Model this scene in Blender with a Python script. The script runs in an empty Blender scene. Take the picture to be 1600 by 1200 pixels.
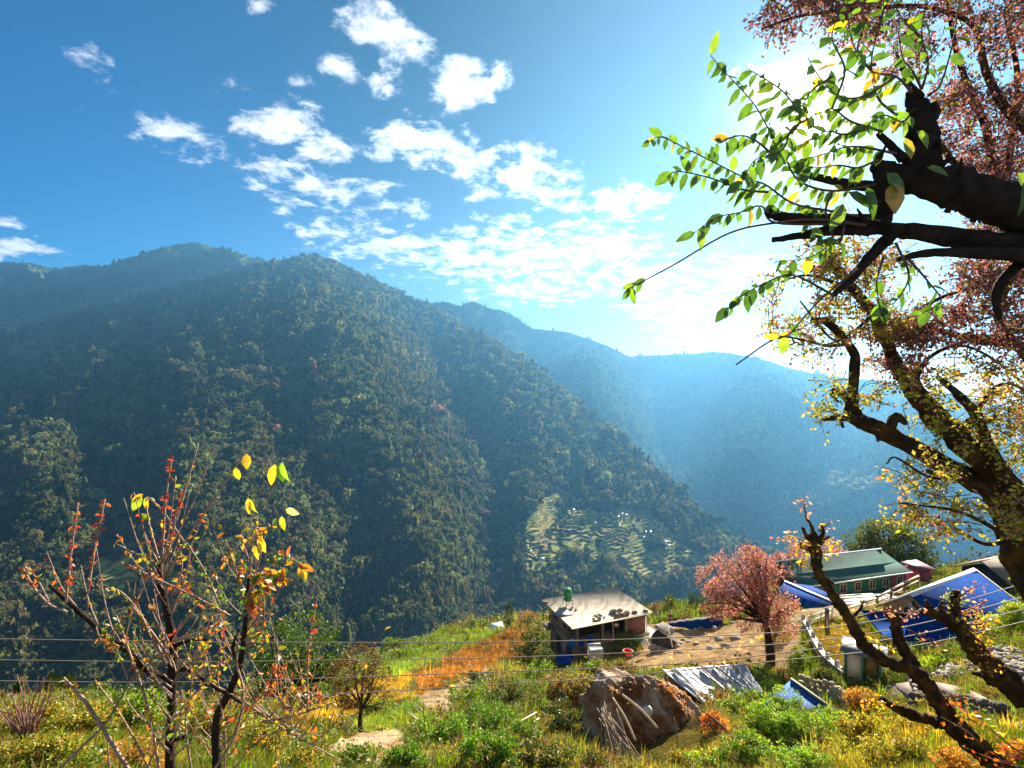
import bpy, math, random
import numpy as np
from mathutils import Vector

# ------------------------------------------------------------------ camera, sky, sun, exposure
SC = bpy.context.scene
COL = SC.collection
F = 800.0                                   # focal length in photo pixels (1600 wide) = 18 mm
cam = bpy.data.objects.new('camera', bpy.data.cameras.new('camera'))
COL.objects.link(cam)
cam.data.sensor_width = 36.0
cam.data.lens = 18.0
cam.data.clip_start = 0.1
cam.data.clip_end = 40000
cam.location = (0, 0, 0)
cam.rotation_euler = (math.radians(90), 0, 0)
SC.camera = cam

SUN = Vector((0.585, 1.0, 0.525)).normalized()
ELEV = math.asin(SUN.z)
AZ = math.atan2(SUN.x, SUN.y)
sl = bpy.data.lights.new('sun', 'SUN')
sl.energy = 5.0
sl.angle = math.radians(0.5)
sl.color = (1.0, 0.89, 0.72)
so = bpy.data.objects.new('sun', sl)
COL.objects.link(so)
so.rotation_euler = SUN.to_track_quat('Z', 'Y').to_euler()
so.location = (300, 500, 400)

SC.view_settings.view_transform = 'Standard'
SC.view_settings.look = 'None'
SC.view_settings.exposure = 2.2
SC.view_settings.gamma = 1.0
SC.cycles.use_denoising = True
SC.cycles.max_bounces = 6
SC.cycles.diffuse_bounces = 3
SC.cycles.glossy_bounces = 2
SC.cycles.transmission_bounces = 4
SC.cycles.transparent_max_bounces = 6
SC.cycles.volume_bounces = 0
SC.cycles.use_adaptive_sampling = True
SC.cycles.adaptive_threshold = 0.015
SC.cycles.sample_clamp_indirect = 6.0

W = bpy.data.worlds.new("World")
SC.world = W
W.use_nodes = True
NT = W.node_tree


def nd(nt, kind, ins=None, **props):
    n = nt.nodes.new(kind)
    for k, v in props.items():
        setattr(n, k, v)
    for k, v in (ins or {}).items():
        s = n.inputs[k]
        if hasattr(v, 'is_output') or isinstance(v, bpy.types.NodeSocket):
            nt.links.new(v, s)
        else:
            s.default_value = v
    return n


def mth(nt, op, a, b=0.0, c=None, clamp=False):
    ins = {0: a, 1: b}
    if c is not None:
        ins[2] = c
    n = nd(nt, 'ShaderNodeMath', ins, operation=op)
    n.use_clamp = clamp
    return n.outputs[0]


def mixc(nt, fac, a, b, blend='MIX'):
    n = nt.nodes.new('ShaderNodeMix')
    n.data_type = 'RGBA'
    n.blend_type = blend
    for sock, v in ((n.inputs[0], fac), (n.inputs[6], a), (n.inputs[7], b)):
        if isinstance(v, bpy.types.NodeSocket):
            nt.links.new(v, sock)
        else:
            sock.default_value = v if not isinstance(v, tuple) or len(v) == 4 else (*v, 1)
    return n.outputs[2]


def build_world():
    nt = NT
    out = nt.nodes['World Output']
    bg = nt.nodes['Background']
    sky = nt.nodes.new('ShaderNodeTexSky')
    sky.sky_type = 'NISHITA'
    sky.sun_disc = False
    sky.sun_elevation = ELEV
    sky.sun_rotation = AZ
    sky.altitude = 2000
    sky.air_density = 1.0
    sky.dust_density = 0.4
    sky.ozone_density = 4.0
    hs = nd(nt, 'ShaderNodeHueSaturation', {'Hue': 0.5, 'Saturation': SKY_SAT, 'Value': SKY_VAL, 'Color': sky.outputs[0]})
    tc = nt.nodes.new('ShaderNodeTexCoord')
    d = tc.outputs['Generated']
    nrm = nd(nt, 'ShaderNodeVectorMath', {0: d}, operation='NORMALIZE').outputs[0]
    sep = nd(nt, 'ShaderNodeSeparateXYZ', {0: nrm})
    X, Y, Z = sep.outputs[0], sep.outputs[1], sep.outputs[2]
    # directions in front of the valley: u = x/y, v = z/y ; cloud deck coordinates x/z, y/z
    yy = mth(nt, 'MAXIMUM', Y, 0.02)
    u = mth(nt, 'DIVIDE', X, yy)
    v = mth(nt, 'DIVIDE', Z, yy)
    uv = nd(nt, 'ShaderNodeCombineXYZ', {0: u, 1: v, 2: 0.0}).outputs[0]
    zz = mth(nt, 'ADD', mth(nt, 'MAXIMUM', Z, 0.0), 0.16)
    deck = nd(nt, 'ShaderNodeCombineXYZ', {0: mth(nt, 'DIVIDE', X, zz), 1: mth(nt, 'DIVIDE', Y, zz), 2: 0.0}).outputs[0]
    n1 = nd(nt, 'ShaderNodeTexNoise', {'Vector': deck, 'Scale': 10.0, 'Detail': 11.0, 'Roughness': 0.68, 'Distortion': 0.25})
    n2 = nd(nt, 'ShaderNodeTexNoise', {'Vector': deck, 'Scale': 1.9, 'Detail': 4.0, 'Roughness': 0.5, 'Distortion': 0.1})
    # warped lookup for the places where the clouds stand
    wn = nd(nt, 'ShaderNodeTexNoise', {'Vector': uv, 'Scale': 7.0, 'Detail': 4.0, 'Roughness': 0.6})
    wv = nd(nt, 'ShaderNodeVectorMath', {0: wn.outputs['Color'], 1: (0.5, 0.5, 0.5)}, operation='SUBTRACT').outputs[0]
    wv = nd(nt, 'ShaderNodeVectorMath', {0: wv, 'Scale': 0.10}, operation='SCALE').outputs[0]
    uvw = nd(nt, 'ShaderNodeVectorMath', {0: uv, 1: wv}, operation='ADD').outputs[0]
    acc = None
    for (px, py, rx, ry, st) in CLOUDS:
        c = ((px - 800) / F, (600 - py) / F, 0.0)
        dv = nd(nt, 'ShaderNodeVectorMath', {0: uvw, 1: c}, operation='SUBTRACT').outputs[0]
        dv = nd(nt, 'ShaderNodeVectorMath', {0: dv, 1: (F / rx, F / ry, 0.0)}, operation='MULTIPLY').outputs[0]
        ln = nd(nt, 'ShaderNodeVectorMath', {0: dv}, operation='LENGTH').outputs['Value']
        m = nd(nt, 'ShaderNodeMapRange', {0: ln, 1: 1.5, 2: 0.0, 3: 0.0, 4: st}, interpolation_type='SMOOTHSTEP').outputs[0]
        acc = m if acc is None else mth(nt, 'MAXIMUM', acc, m)
    front = nd(nt, 'ShaderNodeMapRange', {0: Y, 1: 0.05, 2: 0.25, 3: 0.0, 4: 1.0}).outputs[0]
    cover = mth(nt, 'MULTIPLY', acc, front)
    # the rest of the sky has scattered clouds as well
    rest = mth(nt, 'MULTIPLY', mth(nt, 'SUBTRACT', 1.0, front), 0.55)
    cover = mth(nt, 'ADD', cover, rest)
    dens = mth(nt, 'ADD', mth(nt, 'MULTIPLY', n1.outputs['Fac'], 2.2), mth(nt, 'MULTIPLY', n2.outputs['Fac'], 0.15))
    dens = mth(nt, 'ADD', dens, mth(nt, 'MULTIPLY', cover, 0.80))
    mask = nd(nt, 'ShaderNodeMapRange', {0: dens, 1: 1.47, 2: 2.03, 3: 0.0, 4: 1.0}, interpolation_type='SMOOTHSTEP').outputs[0]
    mask = mth(nt, 'MULTIPLY', mask, nd(nt, 'ShaderNodeMapRange', {0: cover, 1: 0.02, 2: 0.3, 3: 0.0, 4: 1.0}).outputs[0])
    thick = nd(nt, 'ShaderNodeMapRange', {0: dens, 1: 1.75, 2: 2.5, 3: 1.0, 4: CLOUD_SHADE}).outputs[0]
    # brightness of cloud: stronger towards the sun
    sd = nd(nt, 'ShaderNodeVectorMath', {0: nrm, 1: tuple(SUN)}, operation='DOT_PRODUCT').outputs['Value']
    glow = mth(nt, 'POWER', mth(nt, 'MAXIMUM', sd, 0.0), 6.0)
    cb = mth(nt, 'MULTIPLY', mth(nt, 'ADD', mth(nt, 'MULTIPLY', glow, 3.0), CLOUD_B), thick)
    cc = nd(nt, 'ShaderNodeCombineXYZ', {0: cb, 1: mth(nt, 'MULTIPLY', cb, 1.0), 2: mth(nt, 'MULTIPLY', cb, 1.03)}).outputs[0]
    dim = nd(nt, 'ShaderNodeMapRange', {0: sd, 1: 0.40, 2: 0.92, 3: 1.0, 4: 0.26}, interpolation_type='SMOOTHSTEP').outputs[0]
    skyc = nd(nt, 'ShaderNodeVectorMath', {0: hs.outputs[0], 'Scale': dim}, operation='SCALE').outputs[0]
    colr = mixc(nt, mask, skyc, cc)
    # bright veil of thin cloud round the sun
    au = mth(nt, 'POWER', mth(nt, 'MAXIMUM', sd, 0.0), 14.0)
    au2 = mth(nt, 'POWER', mth(nt, 'MAXIMUM', sd, 0.0), 220.0)
    au3 = mth(nt, 'POWER', mth(nt, 'MAXIMUM', sd, 0.0), 6000.0)
    av = mth(nt, 'ADD', mth(nt, 'MULTIPLY', au, AUR[0]), mth(nt, 'MULTIPLY', au2, AUR[1]))
    av = mth(nt, 'ADD', av, mth(nt, 'MULTIPLY', au3, AUR[2]))
    # milky air low under the sun
    low = mth(nt, 'POWER', mth(nt, 'SUBTRACT', 1.0, mth(nt, 'ABSOLUTE', Z)), 6.0)
    milk = mth(nt, 'MULTIPLY', mth(nt, 'POWER', mth(nt, 'MAXIMUM', sd, 0.0), 4.0), low)
    av = mth(nt, 'ADD', av, mth(nt, 'MULTIPLY', milk, 6.5))
    ac = nd(nt, 'ShaderNodeCombineXYZ', {0: av, 1: mth(nt, 'MULTIPLY', av, 0.95), 2: mth(nt, 'MULTIPLY', av, 0.86)}).outputs[0]
    colr = mixc(nt, 1.0, colr, ac, 'ADD')
    nt.links.new(colr, bg.inputs['Color'])
    bg.inputs['Strength'].default_value = 0.052
    nt.links.new(bg.outputs[0], out.inputs['Surface'])
    W.cycles.sampling_method = 'MANUAL'
    W.cycles.sample_map_resolution = 512


SKY_SAT, SKY_VAL = 1.62, 0.50
CLOUD_B, CLOUD_SHADE = 5.0, 0.8
AUR = (1.0, 5.0, 120.0)
CLOUDS = [  # where the clouds stand: direction (photo px), half sizes, strength
    (32, 48, 40, 14, .45), (140, 92, 60, 28, .55), (180, 125, 36, 22, .45), (430, 18, 60, 26, .6),
    (580, 30, 75, 45, .95), (630, 70, 55, 50, .9), (612, 115, 45, 35, .8), (530, 108, 60, 36, .8), (480, 108, 40, 20, .55),
    (720, 130, 70, 55, 1.0), (760, 135, 50, 40, .85), (745, 75, 40, 22, .5),
    (265, 195, 100, 34, .85), (310, 220, 60, 30, .7), (225, 210, 50, 18, .5), (320, 240, 50, 16, .5),
    (430, 190, 85, 44, .95), (500, 230, 70, 40, .95), (440, 225, 60, 26, .8), (545, 180, 50, 18, .45),
    (650, 215, 95, 50, 1.0), (720, 240, 75, 40, .95), (810, 270, 110, 50, 1.0), (850, 300, 90, 30, .8), (760, 310, 60, 20, .6),
    (460, 280, 100, 40, .75), (540, 295, 110, 34, .8), (620, 320, 90, 24, .65), (410, 260, 60, 26, .6), (445, 320, 36, 20, .6),
    (970, 310, 80, 38, .95), (890, 320, 40, 20, .65), (1000, 320, 50, 24, .7),
    (520, 355, 110, 34, .75), (620, 385, 150, 50, .82), (720, 400, 170, 62, .85), (840, 400, 160, 66, .85), (950, 385, 120, 55, .85),
    (1000, 430, 150, 60, .8), (830, 455, 140, 40, .8), (700, 440, 70, 24, .5), (880, 360, 130, 34, .7), (800, 350, 120, 26, .55),
    (1060, 480, 140, 50, .8), (1120, 520, 160, 40, .75), (1150, 430, 130, 60, .7),
    (10, 350, 40, 22, .8), (30, 398, 90, 24, .95), (10, 395, 80, 22, .9), (350, 135, 70, 20, .3), (120, 170, 36, 14, .3),
    (1250, 130, 120, 70, .8), (1180, 100, 70, 30, .35),
]
build_world()

# ------------------------------------------------------------------ helpers
RNG = np.random.default_rng(7)
random.seed(7)


def P(px, py, d):
    """point on the sight line of a photo pixel at depth d (metres ahead)"""
    return np.array([(px - 800) / F * d, d, (600 - py) / F * d])


def vnoise(x, y, seed=0):
    x = np.asarray(x, float); y = np.asarray(y, float)
    xi = np.floor(x).astype(np.int64); yi = np.floor(y).astype(np.int64)
    xf = x - xi; yf = y - yi
    xf = xf * xf * (3 - 2 * xf); yf = yf * yf * (3 - 2 * yf)

    def h(i, j):
        n = (i * 374761393 + j * 668265263 + seed * 974711) & 0x7fffffff
        n = ((n ^ (n >> 13)) * 1274126177) & 0x7fffffff
        n = n ^ (n >> 16)
        return (n & 0xffff) / 65535.0
    a = h(xi, yi); b = h(xi + 1, yi); c = h(xi, yi + 1); e = h(xi + 1, yi + 1)
    return (a * (1 - xf) + b * xf) * (1 - yf) + (c * (1 - xf) + e * xf) * yf


def fbm(x, y, seed=0, octs=5, gain=0.5):
    s = 0; a = 1.0; t = 0; f = 1.0
    for o in range(octs):
        s = s + a * vnoise(np.asarray(x) * f, np.asarray(y) * f, seed + o * 17)
        t += a; a *= gain; f *= 2.03
    return s / t


def interp(x, pts):
    p = np.array(pts, float)
    return np.interp(x, p[:, 0], p[:, 1])


def mesh_obj(name, verts, faces, mat=None, parent=None, smooth=False, mats=None, midx=None, colour=None):
    """faces: list of arrays (n,k) or one array or a list of lists -> ONE linked mesh object"""
    me = bpy.data.meshes.new(name)
    verts = np.asarray(verts, np.float32).reshape(-1, 3)
    if isinstance(faces, np.ndarray):
        faces = [faces]
    if len(faces) and not isinstance(faces[0], np.ndarray):
        byk = {}
        for f in faces:
            byk.setdefault(len(f), []).append(f)
        faces = [np.array(v, np.int32) for v in byk.values()]
    faces = [np.asarray(f, np.int32) for f in faces if len(f)]
    loops = np.concatenate([f.ravel() for f in faces])
    tot = np.concatenate([np.full(len(f), f.shape[1], np.int32) for f in faces])
    start = np.concatenate([[0], np.cumsum(tot)[:-1]]).astype(np.int32)
    me.vertices.add(len(verts)); me.vertices.foreach_set('co', verts.ravel())
    me.loops.add(len(loops)); me.loops.foreach_set('vertex_index', loops)
    me.polygons.add(len(tot)); me.polygons.foreach_set('loop_start', start)
    me.polygons.foreach_set('loop_total', tot)
    if smooth:
        me.polygons.foreach_set('use_smooth', np.ones(len(tot), bool))
    if mats:
        for m in mats:
            me.materials.append(m)
        if midx is not None:
            me.polygons.foreach_set('material_index', np.asarray(midx, np.int32))
    elif mat:
        me.materials.append(mat)
    if colour is not None:
        a = me.attributes.new('col', 'FLOAT_COLOR', 'POINT')
        c = np.ones((len(verts), 4), np.float32); c[:, :3] = colour
        a.data.foreach_set('color', c.ravel())
    me.update(calc_edges=True)
    me.validate()
    o = bpy.data.objects.new(name, me)
    COL.objects.link(o)
    if parent:
        o.parent = parent
    return o


def tag(o, label=None, cat=None, group=None, kind=None):
    if label: o['label'] = label
    if cat: o['category'] = cat
    if group: o['group'] = group
    if kind: o['kind'] = kind
    return o


def thing(name, label, cat, loc=(0, 0, 0), rz=0.0, group=None):
    o = bpy.data.objects.new(name, None)
    COL.objects.link(o)
    o.empty_display_size = 0.3
    o.location = [float(c) for c in loc]
    o.rotation_euler = (0, 0, rz)
    return tag(o, label, cat, group)


def copy_tree(o, parent=None):
    c = o.copy(); COL.objects.link(c)
    if parent: c.parent = parent
    for ch in list(o.children):
        copy_tree(ch, c)
    return c


class MB:
    """collects simple shapes into one mesh"""
    def __init__(s):
        s.v = []; s.f = []; s.n = 0

    def add(s, v, f):
        v = np.asarray(v, float).reshape(-1, 3)
        s.v.append(v)
        for q in f:
            s.f.append([int(i) + s.n for i in q])
        s.n += len(v)
        return s

    def box(s, c, size, rz=0.0, rx=0.0, ry=0.0, bev=0.0):
        x, y, z = [k / 2 for k in size]
        if bev > 0:
            b = bev
            v = []
            for sx in (-1, 1):
                for sy in (-1, 1):
                    for sz in (-1, 1):
                        v += [(sx * (x - b), sy * (y - b), sz * z), (sx * (x - b), sy * y, sz * (z - b)), (sx * x, sy * (y - b), sz * (z - b))]
            v = np.array(v)
            import itertools
            idx = {}
            k = 0
            for sx in (-1, 1):
                for sy in (-1, 1):
                    for sz in (-1, 1):
                        idx[(sx, sy, sz)] = k; k += 3
            f = []
            for sz in (-1, 1):
                q = [idx[(-1, -1, sz)], idx[(1, -1, sz)], idx[(1, 1, sz)], idx[(-1, 1, sz)]]
                f.append(q if sz > 0 else q[::-1])
            for sy in (-1, 1):
                q = [idx[(-1, sy, -1)] + 1, idx[(1, sy, -1)] + 1, idx[(1, sy, 1)] + 1, idx[(-1, sy, 1)] + 1]
                f.append(q if sy < 0 else q[::-1])
            for sx in (-1, 1):
                q = [idx[(sx, -1, -1)] + 2, idx[(sx, 1, -1)] + 2, idx[(sx, 1, 1)] + 2, idx[(sx, -1, 1)] + 2]
                f.append(q if sx > 0 else q[::-1])
            for sx in (-1, 1):
                for sy in (-1, 1):
                    a, b_ = idx[(sx, sy, -1)], idx[(sx, sy, 1)]
                    f.append([a + 1, a + 2, b_ + 2, b_ + 1])
            for sx in (-1, 1):
                for sz in (-1, 1):
                    a, b_ = idx[(sx, -1, sz)], idx[(sx, 1, sz)]
                    f.append([a, a + 2, b_ + 2, b_])
            for sy in (-1, 1):
                for sz in (-1, 1):
                    a, b_ = idx[(-1, sy, sz)], idx[(1, sy, sz)]
                    f.append([a, a + 1, b_ + 1, b_])
            for q in idx.values():
                f.append([q, q + 1, q + 2])
        else:
            v = np.array([(a, b, c_) for a in (-x, x) for b in (-y, y) for c_ in (-z, z)])
            f = [(0, 1, 3, 2), (4, 6, 7, 5), (0, 4, 5, 1), (2, 3, 7, 6), (0, 2, 6, 4), (1, 5, 7, 3)]
        v = rot(v, rx, ry, rz) + np.array(c, float)
        return s.add(v, f)

    def tube(s, pts, radii, n=8, cap=True):
        v, f = tube(pts, radii, n, cap)
        return s.add(v, f)

    def slab(s, quad, t):
        """a sheet over 4 corner points, thickened downwards by t"""
        q = np.array(quad, float)
        nrm = np.cross(q[1] - q[0], q[3] - q[0]); nrm /= np.linalg.norm(nrm) + 1e-9
        if nrm[2] < 0: nrm = -nrm
        v = np.vstack([q, q - nrm * t])
        return s.add(v, [(0, 1, 2, 3), (7, 6, 5, 4), (0, 4, 5, 1), (1, 5, 6, 2), (2, 6, 7, 3), (3, 7, 4, 0)])

    def build(s, name, mat, parent=None, smooth=False):
        return mesh_obj(name, np.vstack(s.v), s.f, mat, parent, smooth)


def rot(v, rx=0, ry=0, rz=0):
    v = np.asarray(v, float)
    if rx:
        c, s = math.cos(rx), math.sin(rx); v = v @ np.array([[1, 0, 0], [0, c, s], [0, -s, c]])
    if ry:
        c, s = math.cos(ry), math.sin(ry); v = v @ np.array([[c, 0, -s], [0, 1, 0], [s, 0, c]])
    if rz:
        c, s = math.cos(rz), math.sin(rz); v = v @ np.array([[c, s, 0], [-s, c, 0], [0, 0, 1]])
    return v


def smooth_path(pts, rad, step=4):
    p = np.array(pts, float); r = np.array(rad, float)
    if len(p) < 3:
        t = np.linspace(0, 1, step + 1)[:, None]
        return p[0] * (1 - t) + p[-1] * t, (r[0] * (1 - t[:, 0]) + r[-1] * t[:, 0])
    q = np.vstack([2 * p[0] - p[1], p, 2 * p[-1] - p[-2]])
    out = []; ro = []
    for i in range(1, len(q) - 2):
        for k in range(step):
            t = k / step
            a, b, c, d = q[i - 1], q[i], q[i + 1], q[i + 2]
            out.append(0.5 * (2 * b + (c - a) * t + (2 * a - 5 * b + 4 * c - d) * t * t + (3 * b - a - 3 * c + d) * t ** 3))
            ro.append(r[i - 1] * (1 - t) + r[i] * t)
    out.append(p[-1]); ro.append(r[-1])
    return np.array(out), np.array(ro)


def tube(pts, radii, n=8, cap=True, rough=0.0, seed=0):
    p = np.array(pts, float); r = np.broadcast_to(np.asarray(radii, float), (len(p),))
    m = len(p)
    t = np.gradient(p, axis=0); t /= (np.linalg.norm(t, axis=1)[:, None] + 1e-9)
    up = np.array([0.0, 0, 1.0]) if abs(t[0, 2]) < 0.9 else np.array([1.0, 0, 0])
    a = np.cross(t[0], up); a /= np.linalg.norm(a)
    A = [a]
    for i in range(1, m):
        a = A[-1] - t[i] * np.dot(A[-1], t[i]); a /= (np.linalg.norm(a) + 1e-9); A.append(a)
    A = np.array(A); B = np.cross(t, A)
    th = np.arange(n) * 2 * math.pi / n
    ring = np.cos(th)[None, :, None] * A[:, None, :] + np.sin(th)[None, :, None] * B[:, None, :]
    rr = r[:, None] * np.ones((1, n))
    if rough:
        ii, jj = np.meshgrid(np.arange(m), np.arange(n), indexing='ij')
        cx = np.cos(jj * 2 * math.pi / n); sx = np.sin(jj * 2 * math.pi / n)
        nz = fbm(ii * 0.45 + cx * 1.3 + 50, sx * 1.3 + 50 + ii * 0.13, seed, 4)
        nz2 = fbm(ii * 1.3 + cx * 3.1 + 20, sx * 3.1 + 20 + ii * 0.5, seed + 5, 3)
        rr = rr * (1 + rough * (nz - 0.5) * 2 + rough * 0.9 * (nz2 - 0.5))
    v = (p[:, None, :] + ring * rr[:, :, None]).reshape(-1, 3)
    i = np.arange(m - 1)[:, None]; j = np.arange(n)[None, :]
    f = np.stack([i * n + j, i * n + (j + 1) % n, (i + 1) * n + (j + 1) % n, (i + 1) * n + j], -1).reshape(-1, 4).tolist()
    if cap:
        f.append(list(range(n))[::-1]); f.append([(m - 1) * n + k for k in range(n)])
    return v, f


def grid_faces(nu, nv):
    i = np.arange(nu - 1)[:, None]; j = np.arange(nv - 1)[None, :]
    return np.stack([i * nv + j, (i + 1) * nv + j, (i + 1) * nv + j + 1, i * nv + j + 1], -1).reshape(-1, 4).astype(np.int32)


# ------------------------------------------------------------------ materials
MATS = {}


def mat(name):
    m = bpy.data.materials.new(name); m.use_nodes = True
    nt = m.node_tree; nt.nodes.clear()
    out = nt.nodes.new('ShaderNodeOutputMaterial')
    return m, nt, out


def surf(name, col, rough=0.8, col2=None, scale=4.0, spec=0.3, bump=0.0, bscale=30.0, detail=6.0, lo=0.35, hi=0.65, wave=None, metal=0.0):
    """painted / stone / earth surface with noise between two colours and a bump"""
    if name in MATS: return MATS[name]
    m, nt, out = mat(name)
    tc = nt.nodes.new('ShaderNodeTexCoord'); co = tc.outputs['Object']
    c = (*col, 1)
    b = nd(nt, 'ShaderNodeBsdfPrincipled', {'Roughness': rough, 'Specular IOR Level': spec, 'Metallic': metal})
    if col2 is not None:
        n = nd(nt, 'ShaderNodeTexNoise', {'Vector': co, 'Scale': scale, 'Detail': detail, 'Roughness': 0.62})
        f = nd(nt, 'ShaderNodeMapRange', {0: n.outputs['Fac'], 1: lo, 2: hi}).outputs[0]
        nt.links.new(mixc(nt, f, col, col2), b.inputs['Base Color'])
    else:
        b.inputs['Base Color'].default_value = c
    h = None
    if wave:
        w = nd(nt, 'ShaderNodeTexWave', {'Vector': co, 'Scale': wave[1]}, wave_type='BANDS', bands_direction=wave[0])
        h = w.outputs['Fac']
    if bump:
        n2 = nd(nt, 'ShaderNodeTexNoise', {'Vector': co, 'Scale': bscale, 'Detail': 6.0, 'Roughness': 0.65})
        hh = n2.outputs['Fac'] if h is None else mth(nt, 'ADD', mth(nt, 'MULTIPLY', n2.outputs['Fac'], 0.4), h)
        bp = nd(nt, 'ShaderNodeBump', {'Height': hh, 'Strength': bump, 'Distance': 0.05})
        nt.links.new(bp.outputs[0], b.inputs['Normal'])
    nt.links.new(b.outputs[0], out.inputs[0])
    MATS[name] = m
    return m


def leaf_mat(name, trans=0.5, attr=True, col=(0.08, 0.16, 0.03), var=0.35, gloss=0.04, inst=False, tint=(1.25, 1.15, 0.55)):
    """thin leaf: diffuse + light passing through; colour from the vertex colour 'col'"""
    if name in MATS: return MATS[name]
    m, nt, out = mat(name)
    if attr:
        a = nt.nodes.new('ShaderNodeAttribute'); a.attribute_name = 'col'
        if inst: a.attribute_type = 'INSTANCER'
        c = a.outputs['Color']
    else:
        r = nt.nodes.new('ShaderNodeRGB'); r.outputs[0].default_value = (*col, 1); c = r.outputs[0]
    tc = nt.nodes.new('ShaderNodeNewGeometry')
    n = nd(nt, 'ShaderNodeTexNoise', {'Vector': tc.outputs['Position'], 'Scale': 18.0, 'Detail': 2.0})
    v = nd(nt, 'ShaderNodeMapRange', {0: n.outputs['Fac'], 1: 0.3, 2: 0.7, 3: 1 - var, 4: 1 + var}).outputs[0]
    c = nd(nt, 'ShaderNodeVectorMath', {0: c, 'Scale': v}, operation='SCALE').outputs[0]
    ct = nd(nt, 'ShaderNodeVectorMath', {0: c, 1: tint}, operation='MULTIPLY').outputs[0]
    d = nd(nt, 'ShaderNodeBsdfDiffuse', {'Color': c})
    t = nd(nt, 'ShaderNodeBsdfTranslucent', {'Color': ct})
    mx = nd(nt, 'ShaderNodeMixShader', {0: trans, 1: d.outputs[0], 2: t.outputs[0]})
    g = nd(nt, 'ShaderNodeBsdfGlossy', {'Roughness': 0.45, 'Color': (0.9, 0.9, 0.9, 1)})
    mx2 = nd(nt, 'ShaderNodeMixShader', {0: gloss, 1: mx.outputs[0], 2: g.outputs[0]})
    nt.links.new(mx2.outputs[0], out.inputs[0])
    MATS[name] = m
    return m
# ------------------------------------------------------------------ mountains
VALLEY_Z = -900.0


def seg_dist(px, py, poly):
    """distance to a polyline and the position along it (0..1)"""
    p = np.array(poly, float); best = np.full(px.shape, 1e9); pos = np.zeros(px.shape)
    n = len(p) - 1
    for i in range(n):
        a, b = p[i], p[i + 1]; ab = b - a
        t = np.clip(((px - a[0]) * ab[0] + (py - a[1]) * ab[1]) / (ab @ ab), 0, 1)
        d = np.hypot(px - a[0] - t * ab[0], py - a[1] - t * ab[1])
        w = d < best
        best = np.where(w, d, best); pos = np.where(w, (i + t) / n, pos)
    return best, pos


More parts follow.
